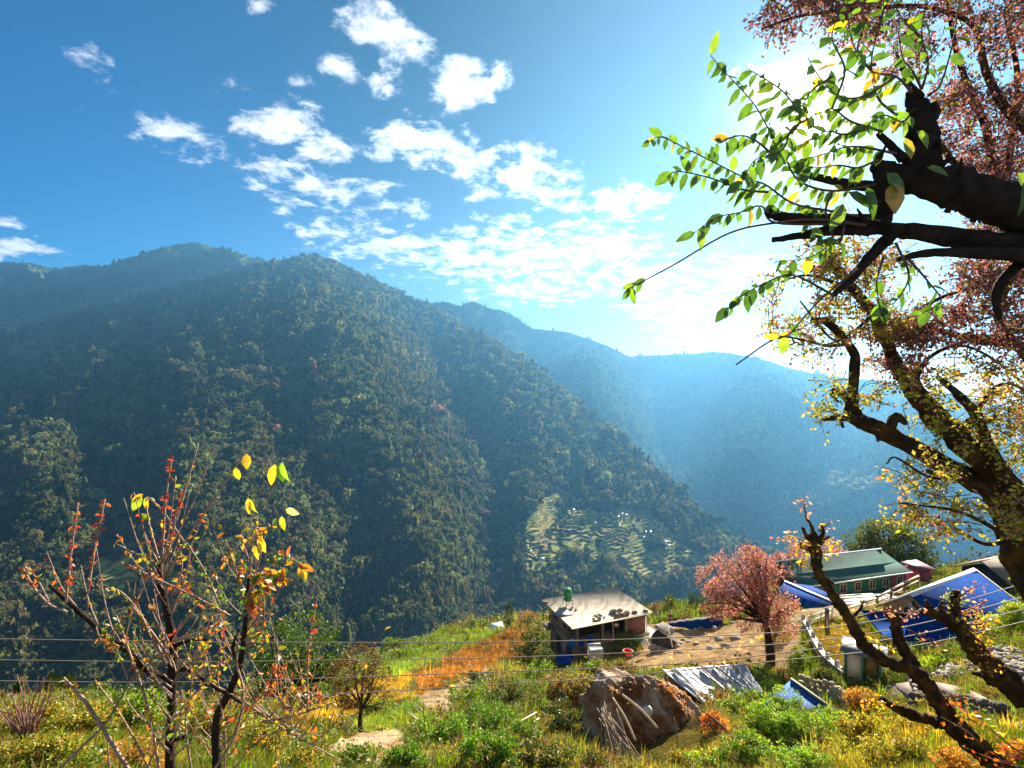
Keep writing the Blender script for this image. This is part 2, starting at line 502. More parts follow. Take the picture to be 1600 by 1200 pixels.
class Mountain:
    def __init__(s, ridge, ridge_d, foot_py, foot_d, relief, noise, seed, gain=1.8):
        s.ridge, s.ridge_d, s.foot_py, s.foot_d = ridge, ridge_d, foot_py, foot_d
        s.relief, s.noise, s.seed, s.gain = relief, noise, seed, gain

    def ridge_at(s, px):
        r = interp(px, s.ridge)
        return r + (fbm(px / 40.0, px * 0 + 3.3, s.seed, 4) - 0.5) * 9.0

    def depth(s, px, py):
        pr = s.ridge_at(px); pf = interp(px, s.foot_py)
        t = np.clip((pf - py) / (pf - pr), 0, 1.0)
        d0 = interp(px, s.foot_d); d1 = interp(px, s.ridge_d)
        # straight slope in space between foot and ridge
        z0 = (600 - pf) / F * d0; z1 = (600 - pr) / F * d1
        w = (600 - py) / F
        k = (z1 - z0) / (d1 - d0)
        D = (z0 - k * d0) / (w - k)
        D = np.where((D > 0) & np.isfinite(D), D, d1)
        D = np.clip(D, np.minimum(d0, d1) * 0.98, np.maximum(d0, d1) * 1.02)
        fade = np.clip(t / 0.12, 0, 1)
        rel = np.zeros_like(D)
        for poly, A, wl, wr in s.relief:
            dist, pos = seg_dist(px, py, poly)
            rel -= s.gain * A * np.exp(-(dist / wl) ** 2) * np.clip(pos * 6 + 0.25, 0, 1)
        wx = (fbm(px / 160.0, py / 130.0, s.seed + 40, 3) - 0.5) * 160
        n1 = np.abs(fbm((px + wx + (py - 500) * 0.35) / 120.0, py / 330.0, s.seed + 5, 4) - 0.5) * 2
        n2 = fbm((px + wx * 0.4) / 42.0, py / 60.0, s.seed + 9, 4) - 0.5
        rel += s.noise * (1.6 * n1 - 0.5) + s.noise * 0.55 * n2
        return D + rel * fade * (D / 1500.0)

    def mesh(s, name, px0, px1, nu, nv, m, back=0.35, drop=500):
        px = np.linspace(px0, px1, nu)
        pr = s.ridge_at(px); pf = interp(px, s.foot_py)
        t = np.linspace(0, 1, nv)
        PX = np.repeat(px[:, None], nv, 1)
        PY = pf[:, None] + (pr - pf)[:, None] * t[None, :]
        D = s.depth(PX, PY)
        # keep depth growing towards the ridge
        D = np.maximum.accumulate(D, axis=1) + np.arange(nv)[None, :] * 0.05
        V = np.stack([(PX - 800) / F * D, D, (600 - PY) / F * D], -1)
        # back slope
        last = V[:, -1, :]
        dirn = np.stack([(px - 800) / F, np.ones_like(px), np.zeros_like(px)], -1)
        backs = []
        for q in (0.03, 0.1, 0.25, 0.6, 1.0):
            b = last + dirn * (D[:, -1:] * back * q)
            b[:, 2] = np.maximum(last[:, 2] - drop * (q ** 1.1), VALLEY_Z - 20) - 4
            backs.append(b[:, None, :])
        # the foot runs on down below the river terrace
        sk = V[:, :1, :].copy(); sk[:, :, 2] = VALLEY_Z - 25; sk[:, :, 1] -= 60
        V = np.concatenate([sk, V] + backs, 1)
        nv2 = V.shape[1]
        o = mesh_obj(name, V.reshape(-1, 3), grid_faces(nu, nv2), m, smooth=True)
        s.PX, s.PY, s.D = px, t, D
        s.pf, s.pr = pf, pr
        return o

    def sample(s, px, py):
        """depth of the built mesh at photo directions"""
        i = np.clip((px - s.PX[0]) / (s.PX[1] - s.PX[0]), 0, len(s.PX) - 1.001)
        i0 = i.astype(int); fi = i - i0
        pr = s.pr[i0] * (1 - fi) + s.pr[i0 + 1] * fi; pf = s.pf[i0] * (1 - fi) + s.pf[i0 + 1] * fi
        t = np.clip((py - pf) / (pr - pf), 0, 1) * (s.D.shape[1] - 1.001)
        j0 = t.astype(int); fj = t - j0
        D = s.D
        return (D[i0, j0] * (1 - fi) * (1 - fj) + D[i0 + 1, j0] * fi * (1 - fj) + D[i0, j0 + 1] * (1 - fi) * fj + D[i0 + 1, j0 + 1] * fi * fj)


def forest_mat(name, c1, c2, c3, scale):
    m, nt, out = mat(name)
    g = nt.nodes.new('ShaderNodeNewGeometry')
    p = g.outputs['Position']
    n1 = nd(nt, 'ShaderNodeTexNoise', {'Vector': p, 'Scale': 0.006 * scale, 'Detail': 5.0, 'Roughness': 0.6})
    n2 = nd(nt, 'ShaderNodeTexNoise', {'Vector': p, 'Scale': 0.05 * scale, 'Detail': 4.0, 'Roughness': 0.6})
    c = mixc(nt, nd(nt, 'ShaderNodeMapRange', {0: n1.outputs['Fac'], 1: 0.4, 2: 0.62}).outputs[0], c1, c2)
    c = mixc(nt, nd(nt, 'ShaderNodeMapRange', {0: n2.outputs['Fac'], 1: 0.5, 2: 0.7}).outputs[0], c, c3)
    vor = nd(nt, 'ShaderNodeTexVoronoi', {'Vector': p, 'Scale': 0.07 * scale})
    h = mth(nt, 'SUBTRACT', 1.0, vor.outputs['Distance'])
    bp = nd(nt, 'ShaderNodeBump', {'Height': h, 'Strength': 1.0, 'Distance': 10.0})
    b = nd(nt, 'ShaderNodeBsdfDiffuse', {'Color': c, 'Normal': bp.outputs[0]})
    nt.links.new(b.outputs[0], out.inputs[0])
    return m


FRONT = Mountain(
    ridge=[(-900, 560), (-300, 530), (-100, 514), (0, 504), (100, 483), (200, 463), (300, 438), (400, 412), (440, 404), (480, 400), (515, 401), (550, 420), (600, 446), (674, 477), (731, 510),
           (784, 538), (827, 567), (889, 615), (932, 650), (980, 687), (1011, 720), (1055, 757), (1094, 794), (1142, 834), (1200, 862), (1260, 884), (1400, 930)],
    ridge_d=[(-900, 2600), (0, 3900), (300, 4150), (515, 4100), (700, 3550), (900, 2600), (1050, 1950), (1150, 1720), (1250, 1600), (1400, 1560)],
    foot_py=[(-900, 1250), (0, 1180), (300, 1130), (500, 1080), (800, 1015), (1000, 965), (1150, 905), (1250, 895), (1400, 890)],
    foot_d=[(-900, 440), (0, 480), (300, 540), (500, 700), (800, 1020), (1000, 1230), (1150, 1470), (1250, 1520), (1400, 1550)],
    gain=1.55, relief=[
        ([(500, 410), (540, 500), (590, 600), (625, 720), (650, 850), (660, 980)], 85, 80, 0),
        ([(600, 460), (690, 570), (750, 690), (770, 800), (770, 950)], -120, 48, 0),
        ([(700, 510), (820, 620), (900, 700), (985, 770), (1080, 850)], 22, 60, 0),
        ([(420, 440), (330, 520), (290, 640), (330, 800)], 35, 80, 0),
        ([(440, 520), (440, 660), (520, 800), (560, 960)], -45, 50, 0),
        ([(180, 500), (80, 600), (40, 760)], 40, 90, 0),
        ([(250, 560), (180, 680), (190, 850)], -40, 50, 0),
        ([(330, 560), (230, 575), (120, 600)], 22, 26, 0),
        ([(480, 600), (380, 640), (300, 690)], 20, 28, 0),
    ], noise=100, seed=11)
FAR = Mountain(
    ridge=[(300, 560), (560, 480), (640, 478), (680, 474), (700, 471), (720, 477), (740, 470), (785, 486), (830, 512), (885, 518), (930, 533), (985, 557), (1050, 553), (1120, 550),
           (1180, 560), (1250, 578), (1330, 590), (1420, 605), (1500, 620), (1600, 640), (1800, 660), (2400, 640)],
    ridge_d=[(300, 4200), (700, 4400), (985, 5900), (1300, 5800), (1600, 5400), (2400, 4600)],
    foot_py=[(300, 850), (1000, 855), (1300, 862), (1600, 872), (2400, 900)],
    foot_d=[(300, 2900), (1000, 2850), (1600, 2680), (2400, 2450)],
    relief=[([(900, 540), (940, 640), (980, 760)], 160, 60, 0), ([(1250, 590), (1180, 680), (1130, 800)], 200, 90, 0),
            ([(1450, 620), (1420, 720), (1330, 850)], 170, 80, 0), ([(1050, 570), (1060, 700)], -150, 60, 0)], noise=110, seed=23)
BACK = Mountain(
    ridge=[(-900, 450), (-200, 425), (-60, 415), (0, 411), (50, 410), (90, 419), (130, 414), (165, 416), (200, 403), (245, 392), (272, 382), (312, 380), (340, 388), (400, 402), (440, 411), (500, 430), (640, 480), (760, 560)],
    ridge_d=[(-900, 4600), (0, 5200), (300, 5200), (760, 5000)],
    foot_py=[(-900, 640), (760, 640)], foot_d=[(-900, 3600), (300, 4100), (760, 4100)],
    relief=[([(270, 385), (200, 440), (130, 500)], 200, 55, 0), ([(340, 395), (400, 450), (330, 520)], 120, 40, 0), ([(60, 420), (0, 480)], 150, 50, 0)], noise=140, seed=37)

M_FOREST = forest_mat('forest_floor', (0.018, 0.025, 0.010), (0.025, 0.03, 0.011), (0.035, 0.026, 0.015), 1.0)
M_FARF = forest_mat('far_forest', (0.03, 0.05, 0.025), (0.045, 0.06, 0.03), (0.05, 0.06, 0.03), 0.7)

o = FRONT.mesh('forested_mountain', -900, 1400, 620, 330, M_FOREST); tag(o, kind='structure')
o = FAR.mesh('hazy_mountain', 300, 2400, 420, 200, M_FARF); tag(o, kind='structure')
o = BACK.mesh('mountain_ridge', -900, 760, 360, 110, M_FARF); tag(o, kind='structure')
vf = np.array([(-7000, 300, VALLEY_Z), (7000, 300, VALLEY_Z), (7000, 6900, VALLEY_Z), (-7000, 6900, VALLEY_Z)])
tag(mesh_obj('valley_floor', vf, [[0, 1, 2, 3]], M_FARF), kind='structure')


# ---- the trees that cover the slopes: one mass, crowns scattered by geometry nodes
def crown_template(name, seed, m, tall=1.0, n=170, conifer=False):
    """a far tree: leaf sprays through an uneven crown, several lobes"""
    rg = np.random.default_rng(seed)
    lob = rg.normal(0, 0.42, (5, 3)); lob[:, 2] = rg.uniform(-0.5, 0.55, 5); lr = rg.uniform(0.42, 0.68, 5)
    d = rg.normal(size=(n, 3)); d /= np.linalg.norm(d, axis=1)[:, None]
    k = rg.integers(0, 5, n)
    c = lob[k] + d * (lr[k] * rg.uniform(0.7, 1.05, n))[:, None]
    if conifer:
        w = np.clip(1.0 - (c[:, 2] + 1) / 2.2, 0.05, 1); c[:, 0] *= w * 1.1; c[:, 1] *= w * 1.1
    nn = d + rg.normal(0, 0.45, (n, 3)); nn[:, 2] += 0.25; nn /= np.linalg.norm(nn, axis=1)[:, None]
    t = np.cross(nn, rg.normal(size=(n, 3))); t /= np.linalg.norm(t, axis=1)[:, None]; bt = np.cross(nn, t)
    sz = rg.uniform(0.17, 0.34, n)[:, None]
    v = np.stack([c + t * sz, c + bt * sz * 0.8 + nn * 0.05, c - t * sz, c - bt * sz * 0.8 + nn * 0.05], 1).reshape(-1, 3)
    v[:, 2] = (v[:, 2] + 0.7) * tall
    f = np.arange(n * 4).reshape(n, 4).tolist()
    me = bpy.data.meshes.new(name)
    me.from_pydata(v.tolist(), [], f)
    me.materials.append(m)
    return me


def scatter_object(name, pts, scales, cols, templates, pick, rots=None, kind='stuff', label=None, cat=None):
    """one object whose geometry nodes put a template mesh on each point"""
    me = bpy.data.meshes.new(name)
    pts = np.asarray(pts, np.float32)
    me.vertices.add(len(pts)); me.vertices.foreach_set('co', pts.ravel())
    sc = me.attributes.new('size', 'FLOAT_VECTOR', 'POINT')
    s3 = np.asarray(scales, np.float32)
    if s3.ndim == 1: s3 = np.repeat(s3[:, None], 3, 1)
    sc.data.foreach_set('vector', np.ascontiguousarray(s3).ravel())
    c = me.attributes.new('col', 'FLOAT_COLOR', 'POINT')
    cc = np.ones((len(pts), 4), np.float32); cc[:, :3] = cols
    c.data.foreach_set('color', cc.ravel())
    k = me.attributes.new('pick', 'INT', 'POINT'); k.data.foreach_set('value', np.asarray(pick, np.int32))
    if rots is None:
        rots = np.zeros((len(pts), 3), np.float32); rots[:, 2] = RNG.uniform(0, 6.28, len(pts))
    r = me.attributes.new('turn', 'FLOAT_VECTOR', 'POINT'); r.data.foreach_set('vector', np.asarray(rots, np.float32).ravel())
    o = bpy.data.objects.new(name, me); COL.objects.link(o)
    # templates live in a collection that is not linked to the scene
    tcol = bpy.data.collections.new(name + '_shapes')
    for i, t in enumerate(templates):
        to = bpy.data.objects.new(f'{name}_shape_{i:02d}', t); tcol.objects.link(to)
    ng = bpy.data.node_groups.new(name, 'GeometryNodeTree')
    ng.interface.new_socket('Geometry', in_out='INPUT', socket_type='NodeSocketGeometry')
    ng.interface.new_socket('Geometry', in_out='OUTPUT', socket_type='NodeSocketGeometry')
    gi = ng.nodes.new('NodeGroupInput'); go = ng.nodes.new('NodeGroupOutput')
    ci = nd(ng, 'GeometryNodeCollectionInfo', {'Separate Children': True, 'Reset Children': True})
    ci.inputs['Collection'].default_value = tcol
    ip = ng.nodes.new('GeometryNodeInstanceOnPoints')

    def named(t, nme):
        a = ng.nodes.new('GeometryNodeInputNamedAttribute'); a.data_type = t; a.inputs['Name'].default_value = nme
        return a.outputs['Attribute']
    ng.links.new(gi.outputs[0], ip.inputs['Points'])
    ng.links.new(ci.outputs[0], ip.inputs['Instance'])
    ip.inputs['Pick Instance'].default_value = True
    ng.links.new(named('INT', 'pick'), ip.inputs['Instance Index'])
    er = ng.nodes.new('FunctionNodeEulerToRotation')
    ng.links.new(named('FLOAT_VECTOR', 'turn'), er.inputs[0])
    ng.links.new(er.outputs[0], ip.inputs['Rotation'])
    ng.links.new(named('FLOAT_VECTOR', 'size'), ip.inputs['Scale'])
    ng.links.new(ip.outputs[0], go.inputs[0])
    md = o.modifiers.new('scatter', 'NODES'); md.node_group = ng
    tag(o, label, cat, None, kind)
    return o


M_TREE = leaf_mat('distant_tree_leaf', trans=0.45, inst=True, var=0.3, gloss=0.0, tint=(1.2, 1.15, 0.6))
CROWNS = [crown_template('crown_shape', 100 + k, M_TREE, tall=(1.0, 1.2, 1.3, 1.45, 2.1, 1.1)[k], conifer=(k == 4)) for k in range(6)]

TERR = [(822, 800), (870, 758), (905, 775), (935, 800), (965, 790), (1005, 800), (1040, 815), (1060, 845), (1100, 868), (1100, 892), (1040, 905), (985, 900), (950, 880), (905, 862), (880, 880), (905, 905), (830, 905), (808, 870)]
TERR2 = [(122, 905), (150, 870), (215, 862), (262, 880), (300, 905), (285, 930), (200, 938), (140, 930)]


def in_poly(px, py, poly):
    c = np.zeros(px.shape, bool); n = len(poly)
    for i in range(n):
        x1, y1 = poly[i]; x2, y2 = poly[(i + 1) % n]
        k = ((y1 > py) != (y2 > py)) & (px < (x2 - x1) * (py - y1) / (y2 - y1 + 1e-9) + x1)
        c ^= k
    return c


def open_field(px, py):
    """1 where the slope is cleared for terraces"""
    wob = (fbm(px / 14.0, py / 10.0, 91, 4) - 0.5) * 34
    a = in_poly(px + wob, py + wob * 0.6, TERR) | in_poly(px + wob, py + wob * 0.5, TERR2)
    woods = fbm(px / 26.0, py / 16.0, 77, 4) > 0.70
    return a & ~woods


def plant_front():
    n = 98000
    px = RNG.uniform(-250, 1330, n); t = RNG.uniform(0, 1, n)
    pr = FRONT.ridge_at(px); pf = interp(px, FRONT.foot_py)
    py = pf + (pr - pf) * t
    # density follows image area so far slopes stay closed
    keep = RNG.uniform(0, 1, n) < (pf - pr) / 760.0
    keep &= ~(open_field(px, py) & (RNG.uniform(0, 1, n) > 0.02))
    thin = fbm(px / 30.0 + 4, py / 45.0, 58, 4)
    keep &= ~((thin > .62) & (RNG.uniform(0, 1, n) > .4))
    px, py = px[keep], py[keep]
    D = FRONT.sample(px, py)
    pts = np.stack([(px - 800) / F * D, D, (600 - py) / F * D], -1)
    m = len(px)
    sz = RNG.lognormal(math.log(6.4), 0.34, m) * (0.45 + 1.2 * fbm(px / 34, py / 30, 5, 3))
    nearterr = in_poly(px, py, TERR)
    sz = np.where(nearterr, sz * 0.5, sz)
    sz = sz * np.clip(D / 1500.0, 0.5, 2.0) ** 0.62
    s3 = np.stack([sz, sz, sz * RNG.uniform(0.8, 1.25, m)], -1)
    base = np.array([0.095, 0.112, 0.052])
    f1 = fbm(px / 90, py / 70, 51, 4)[:, None]; f2 = RNG.uniform(0, 1, m)[:, None]
    col = base * (0.45 + 1.25 * RNG.uniform(0, 1, (m, 1)) ** 1.5)
    col *= (0.55 + 0.95 * np.clip((fbm(px / 55 + 9, py / 70, 59, 4) - .3) * 2.4, 0, 1))[:, None]
    brown = np.array([0.15, 0.095, 0.062]); olive = np.array([0.15, 0.15, 0.05]); pale = np.array([0.24, 0.20, 0.13])
    low = np.clip((py - 760) / 200, 0, 1)[:, None]
    col = np.where((f2 > 0.80 - 0.12 * low) & (f1 > 0.40), (0.6 * brown + 0.4 * base) * (0.7 + 0.6 * RNG.uniform(0, 1, (m, 1))), col)
    col = np.where((f2 < 0.22) & (f1 < 0.58), (0.5 * olive + 0.5 * base) * (0.7 + 0.7 * RNG.uniform(0, 1, (m, 1))), col)
    col = np.where((f2 > 0.30) & (f2 < 0.35), 0.7 * pale, col)
    pink = RNG.uniform(0, 1, m) > 0.9985
    col[pink] = (0.4, 0.13, 0.16)
    pick = RNG.choice(6, m, p=[.22, .22, .2, .16, .08, .12])
    scatter_object('forest', pts, s3, col, CROWNS, pick)


def plant_far():
    # ridge-line trees and scattered pale crowns on the far slopes
    n = 14000
    px = RNG.uniform(640, 1750, n); t = RNG.uniform(0, 1, n) ** 0.8
    pr = FAR.ridge_at(px); pf = interp(px, FAR.foot_py)
    py = pf + (pr - pf) * t
    D = FAR.sample(px, py)
    pts = np.stack([(px - 800) / F * D, D, (600 - py) / F * D], -1)
    sz = RNG.lognormal(math.log(9), 0.3, n)
    col = np.array([0.045, 0.065, 0.03]) * RNG.uniform(0.5, 1.5, (n, 1))
    clump = (fbm(px / 45, py / 28, 61, 4) > 0.60) & (py > 740)
    col[clump] = np.array([0.24, 0.24, 0.17]) * RNG.uniform(0.7, 1.3, (clump.sum(), 1))
    px2 = RNG.uniform(-250, 700, 7000); t2 = RNG.uniform(0.0, 1, 7000) ** 0.7
    pr2 = BACK.ridge_at(px2); pf2 = interp(px2, BACK.foot_py)
    py2 = pf2 + (pr2 - pf2) * t2
    D2 = BACK.sample(px2, py2)
    p2 = np.stack([(px2 - 800) / F * D2, D2, (600 - py2) / F * D2], -1)
    c2 = np.array([0.045, 0.06, 0.03]) * RNG.uniform(0.5, 1.5, (len(px2), 1))
    pts = np.vstack([pts, p2]); sz = np.concatenate([sz, RNG.lognormal(math.log(9), 0.3, 7000)]); col = np.vstack([col, c2])
    scatter_object('ridge_forest', pts, sz, col, CROWNS, RNG.choice(6, len(pts)))


plant_front()
plant_far()

# ---- terraced fields: stepped ground on the shoulder of the mountain
def terraces(name, px0, px1, py0, py1, step_z, seed):
    px = np.arange(px0, px1, 2.0); py = np.arange(py0, py1, 0.75)
    PX, PY = np.meshgrid(px, py, indexing='ij')
    D = FRONT.sample(PX.ravel(), PY.ravel()).reshape(PX.shape)
    x = (PX - 800) / F * D; z = (600 - PY) / F * D
    wav = (fbm(x / 60.0 + 30, D / 60.0, seed, 4) - 0.5) * step_z * 5
    zz = (z + wav) / step_z
    k = np.floor(zz); fr = zz - k
    fr2 = np.where(fr < 0.72, fr * 0.12, 0.0864 + (fr - 0.72) / 0.28 * 0.9136)
    zn = (k + fr2) * step_z - wav
    # stays on its sight line: moves along it so the steps keep their rise
    Y = D - 7.0
    V = np.stack([x * Y / D, Y, zn * 1.0 + 7.0 * (PY - 600) / F * 0.9], -1)
    cell = vnoise(x / 26.0 + k * 7.31, k * 3.17, seed + 3)
    c = np.zeros(PX.shape + (3,))
    g1 = np.array([0.17, 0.21, 0.045]); g2 = np.array([0.29, 0.26, 0.085]); g3 = np.array([0.20, 0.15, 0.08]); g4 = np.array([0.10, 0.14, 0.03])
    c[:] = g1
    c[cell > 0.45] = g2; c[cell > 0.72] = g3; c[cell < 0.2] = g4
    riser = fr > 0.72
    c[riser] = np.array([0.10, 0.095, 0.04])
    c *= (0.8 + 0.4 * fbm(x / 8, D / 8, seed + 8, 3))[..., None]
    keep = open_field(PX, PY)
    nu, nv = PX.shape
    f = grid_faces(nu, nv)
    f = f[keep.ravel()[f].all(1)]
    used = np.unique(f); rm = np.full(nu * nv, -1); rm[used] = np.arange(len(used))
    o = mesh_obj(name, V.reshape(-1, 3)[used], rm[f], M_FIELD, colour=c.reshape(-1, 3)[used])
    tag(o, kind='structure')
    return o


m_, nt_, out_ = mat('field')
a_ = nt_.nodes.new('ShaderNodeAttribute'); a_.attribute_name = 'col'
nt_.links.new(nd(nt_, 'ShaderNodeBsdfDiffuse', {'Color': a_.outputs['Color']}).outputs[0], out_.inputs[0])
M_FIELD = m_
terraces('terraced_field', 790, 1125, 745, 915, 7.0, 401)
terraces('terraced_field', 100, 320, 850, 950, 3.2, 402)


# ------------------------------------------------------------------ haze
def haze():
    lo, hi = np.array([-7300, -300, VALLEY_Z - 25]), np.array([7300, 7300, 1480.0])
    mb = MB(); mb.box((lo + hi) / 2, hi - lo)
    m, nt, out = mat('haze_air')
    v = nd(nt, 'ShaderNodeVolumePrincipled', {'Color': HAZE_COL, 'Density': HAZE_D, 'Anisotropy': HAZE_G})
    nt.links.new(v.outputs[0], out.inputs['Volume'])
    o = mb.build('haze', m)
    tag(o, kind='stuff')


HAZE_COL, HAZE_D, HAZE_G = (0.155, 0.47, 0.88, 1), 0.64e-4, 0.48
haze()
# ------------------------------------------------------------------ the near hillside
# support points: photo direction and distance at which the ground lies
GP = [
    # foot of the frame
    (-900, 1500, 4), (-400, 1420, 5), (0, 1330, 6), (300, 1330, 6.5), (500, 1330, 8), (700, 1320, 9), (900, 1300, 11), (1100, 1290, 11), (1300, 1290, 10), (1500, 1300, 8), (1750, 1350, 6), (2200, 1400, 4),
    (-300, 1200, 10), (0, 1180, 11), (300, 1215, 11), (500, 1215, 14), (700, 1210, 16), (900, 1220, 17), (1060, 1225, 18), (1200, 1215, 17), (1350, 1195, 15), (1500, 1190, 13), (1640, 1200, 11), (1900, 1200, 9),
    # left shoulder and its edge
    (-500, 1150, 14), (-150, 1125, 16), (50, 1108, 17), (180, 1112, 19), (280, 1130, 22), (420, 1120, 27), (480, 1160, 22),
    (600, 1168, 24), (565, 1148, 30), (660, 1105, 36), (500, 1085, 42), (560, 1062, 52), (440, 1075, 40),
    (740, 1030, 56), (650, 1035, 60), (620, 1030, 66), (700, 998, 78), (800, 1000, 70), (770, 985, 84), (830, 980, 82),
    (760, 1090, 38), (850, 1070, 44), (800, 1140, 27), (900, 1120, 30), (950, 1060, 44), (880, 1045, 54),
    # house shelf
    (893, 1028, 57), (850, 1040, 60), (960, 1018, 58), (1018, 992, 60), (1000, 965, 70), (940, 985, 68), (1020, 1035, 46),
    # bare earth shelf
    (1060, 1010, 53), (1130, 1000, 50), (1180, 1000, 46), (1100, 1030, 42), (1000, 1050, 38), (1070, 970, 64), (1130, 968, 62), (1200, 1055, 37), (1230, 1010, 43), (1230, 965, 52),
    # shed and boulder
    (1000, 1085, 31), (1110, 1105, 27), (1200, 1100, 28), (1010, 1160, 23), (1130, 1165, 21),
    # lawn, outhouse, right side
    (1290, 985, 42), (1330, 1010, 38), (1270, 1070, 33), (1320, 1090, 29), (1370, 1085, 28), (1420, 1060, 29), (1260, 1120, 25), (1400, 1120, 22),
    (1450, 1050, 30), (1500, 1020, 33), (1550, 1050, 24), (1620, 1035, 24), (1480, 1090, 20), (1580, 1120, 16), (1700, 1030, 24), (1900, 1010, 24), (2300, 1000, 22),
    # terrace behind with the long house
    (1240, 935, 60), (1300, 930, 63), (1380, 928, 66), (1440, 912, 74), (1460, 985, 44), (1560, 975, 44), (1650, 960, 46), (1800, 930, 55), (2200, 920, 50), (1560, 900, 72), (1700, 890, 70),
]
# brink of the hillside: direction, distance; beyond it the ground falls to the river
BR = [(-900, 1180, 16), (-500, 1140, 17), (-150, 1118, 19), (60, 1100, 20), (180, 1100, 23), (280, 1108, 28), (420, 1062, 48), (520, 1045, 62), (600, 1022, 72), (690, 988, 86), (770, 976, 92), (840, 966, 94),
      (940, 958, 88), (1030, 955, 82), (1100, 952, 78), (1200, 925, 76), (1280, 915, 82), (1380, 908, 90), (1460, 895, 96), (1560, 885, 96), (1700, 875, 95), (2000, 870, 90), (2400, 880, 80)]
for (a, b, c) in BR:
    GP.append((a, b, c))
    GP.append((a, b + 26, c * 1.25))
    GP.append((a, b + 80, c * 1.8))
    GP.append((a, b + 150, c * 3))
    GP.append((a, max(1170, b + 210), 420))
    GP.append((a, max(1050, b + 110), 900))
GP += [(-1200, 2300, 2), (0, 2000, 2), (800, 2000, 2), (1600, 2000, 2), (2600, 2300, 2), (800, 1700, 3), (0, 1700, 3), (1600, 1650, 3.2)]
_gp = np.array(GP, float)
_GU = np.stack([(_gp[:, 0] - 800) / F * 1.6, np.log(_gp[:, 2])], 1)
_GW = (_gp[:, 1] - 600) / F


def _kern(r):
    return r * np.sqrt(r + 1e-6)


def _fit():
    d = np.linalg.norm(_GU[:, None] - _GU[None], axis=2)
    n = len(_GU)
    A = np.zeros((n + 3, n + 3)); A[:n, :n] = _kern(d) + np.eye(n) * 2e-3
    Pm = np.hstack([np.ones((n, 1)), _GU]); A[:n, n:] = Pm; A[n:, :n] = Pm.T
    return np.linalg.solve(A, np.concatenate([_GW, np.zeros(3)]))


_GC = _fit()


def ground_z(x, y, rough=True):
    x = np.atleast_1d(np.asarray(x, float)); y = np.maximum(np.atleast_1d(np.asarray(y, float)), 1.0)
    q = np.stack([(x / y) * 1.6, np.log(y)], -1).reshape(-1, 2)
    out = np.empty(len(q))
    for i in range(0, len(q), 20000):
        b = q[i:i + 20000]
        d = np.linalg.norm(b[:, None] - _GU[None], axis=2)
        out[i:i + 20000] = _kern(d) @ _GC[:-3] + _GC[-3] + b @ _GC[-2:]
    z = -out.reshape(x.shape) * y
    if rough:
        k = np.clip((y - 3) / 20, 0, 1)
        z = z + k * ((fbm(x / 3.1 + 40, y / 3.1 + 40, 201, 5) - 0.5) * 0.9 + (fbm(x / 0.7 + 7, y / 0.7 + 3, 202, 3) - 0.5) * 0.22)
        z = np.maximum(z, VALLEY_Z - 5)
    return z


def gz(x, y):
    return float(ground_z([x], [y])[0])


def ground_hit(px, py, d0=4.0, d1=140.0):
    """first point of the hillside met along a sight line (fallback: nearest miss)"""
    ds = np.exp(np.linspace(math.log(d0), math.log(d1), 500))
    x = (px - 800) / F * ds; zr = (600 - py) / F * ds
    df = zr - ground_z(x, ds)
    k = np.where(df < 0)[0]
    i = k[0] if len(k) else int(np.argmin(np.abs(df)))
    return np.array([x[i], ds[i], ground_z([x[i]], [ds[i]])[0]])


def G(px, d):
    """ground point in a photo column at distance d"""
    x = (px - 800) / F * d
    return np.array([x, d, gz(x, d)])


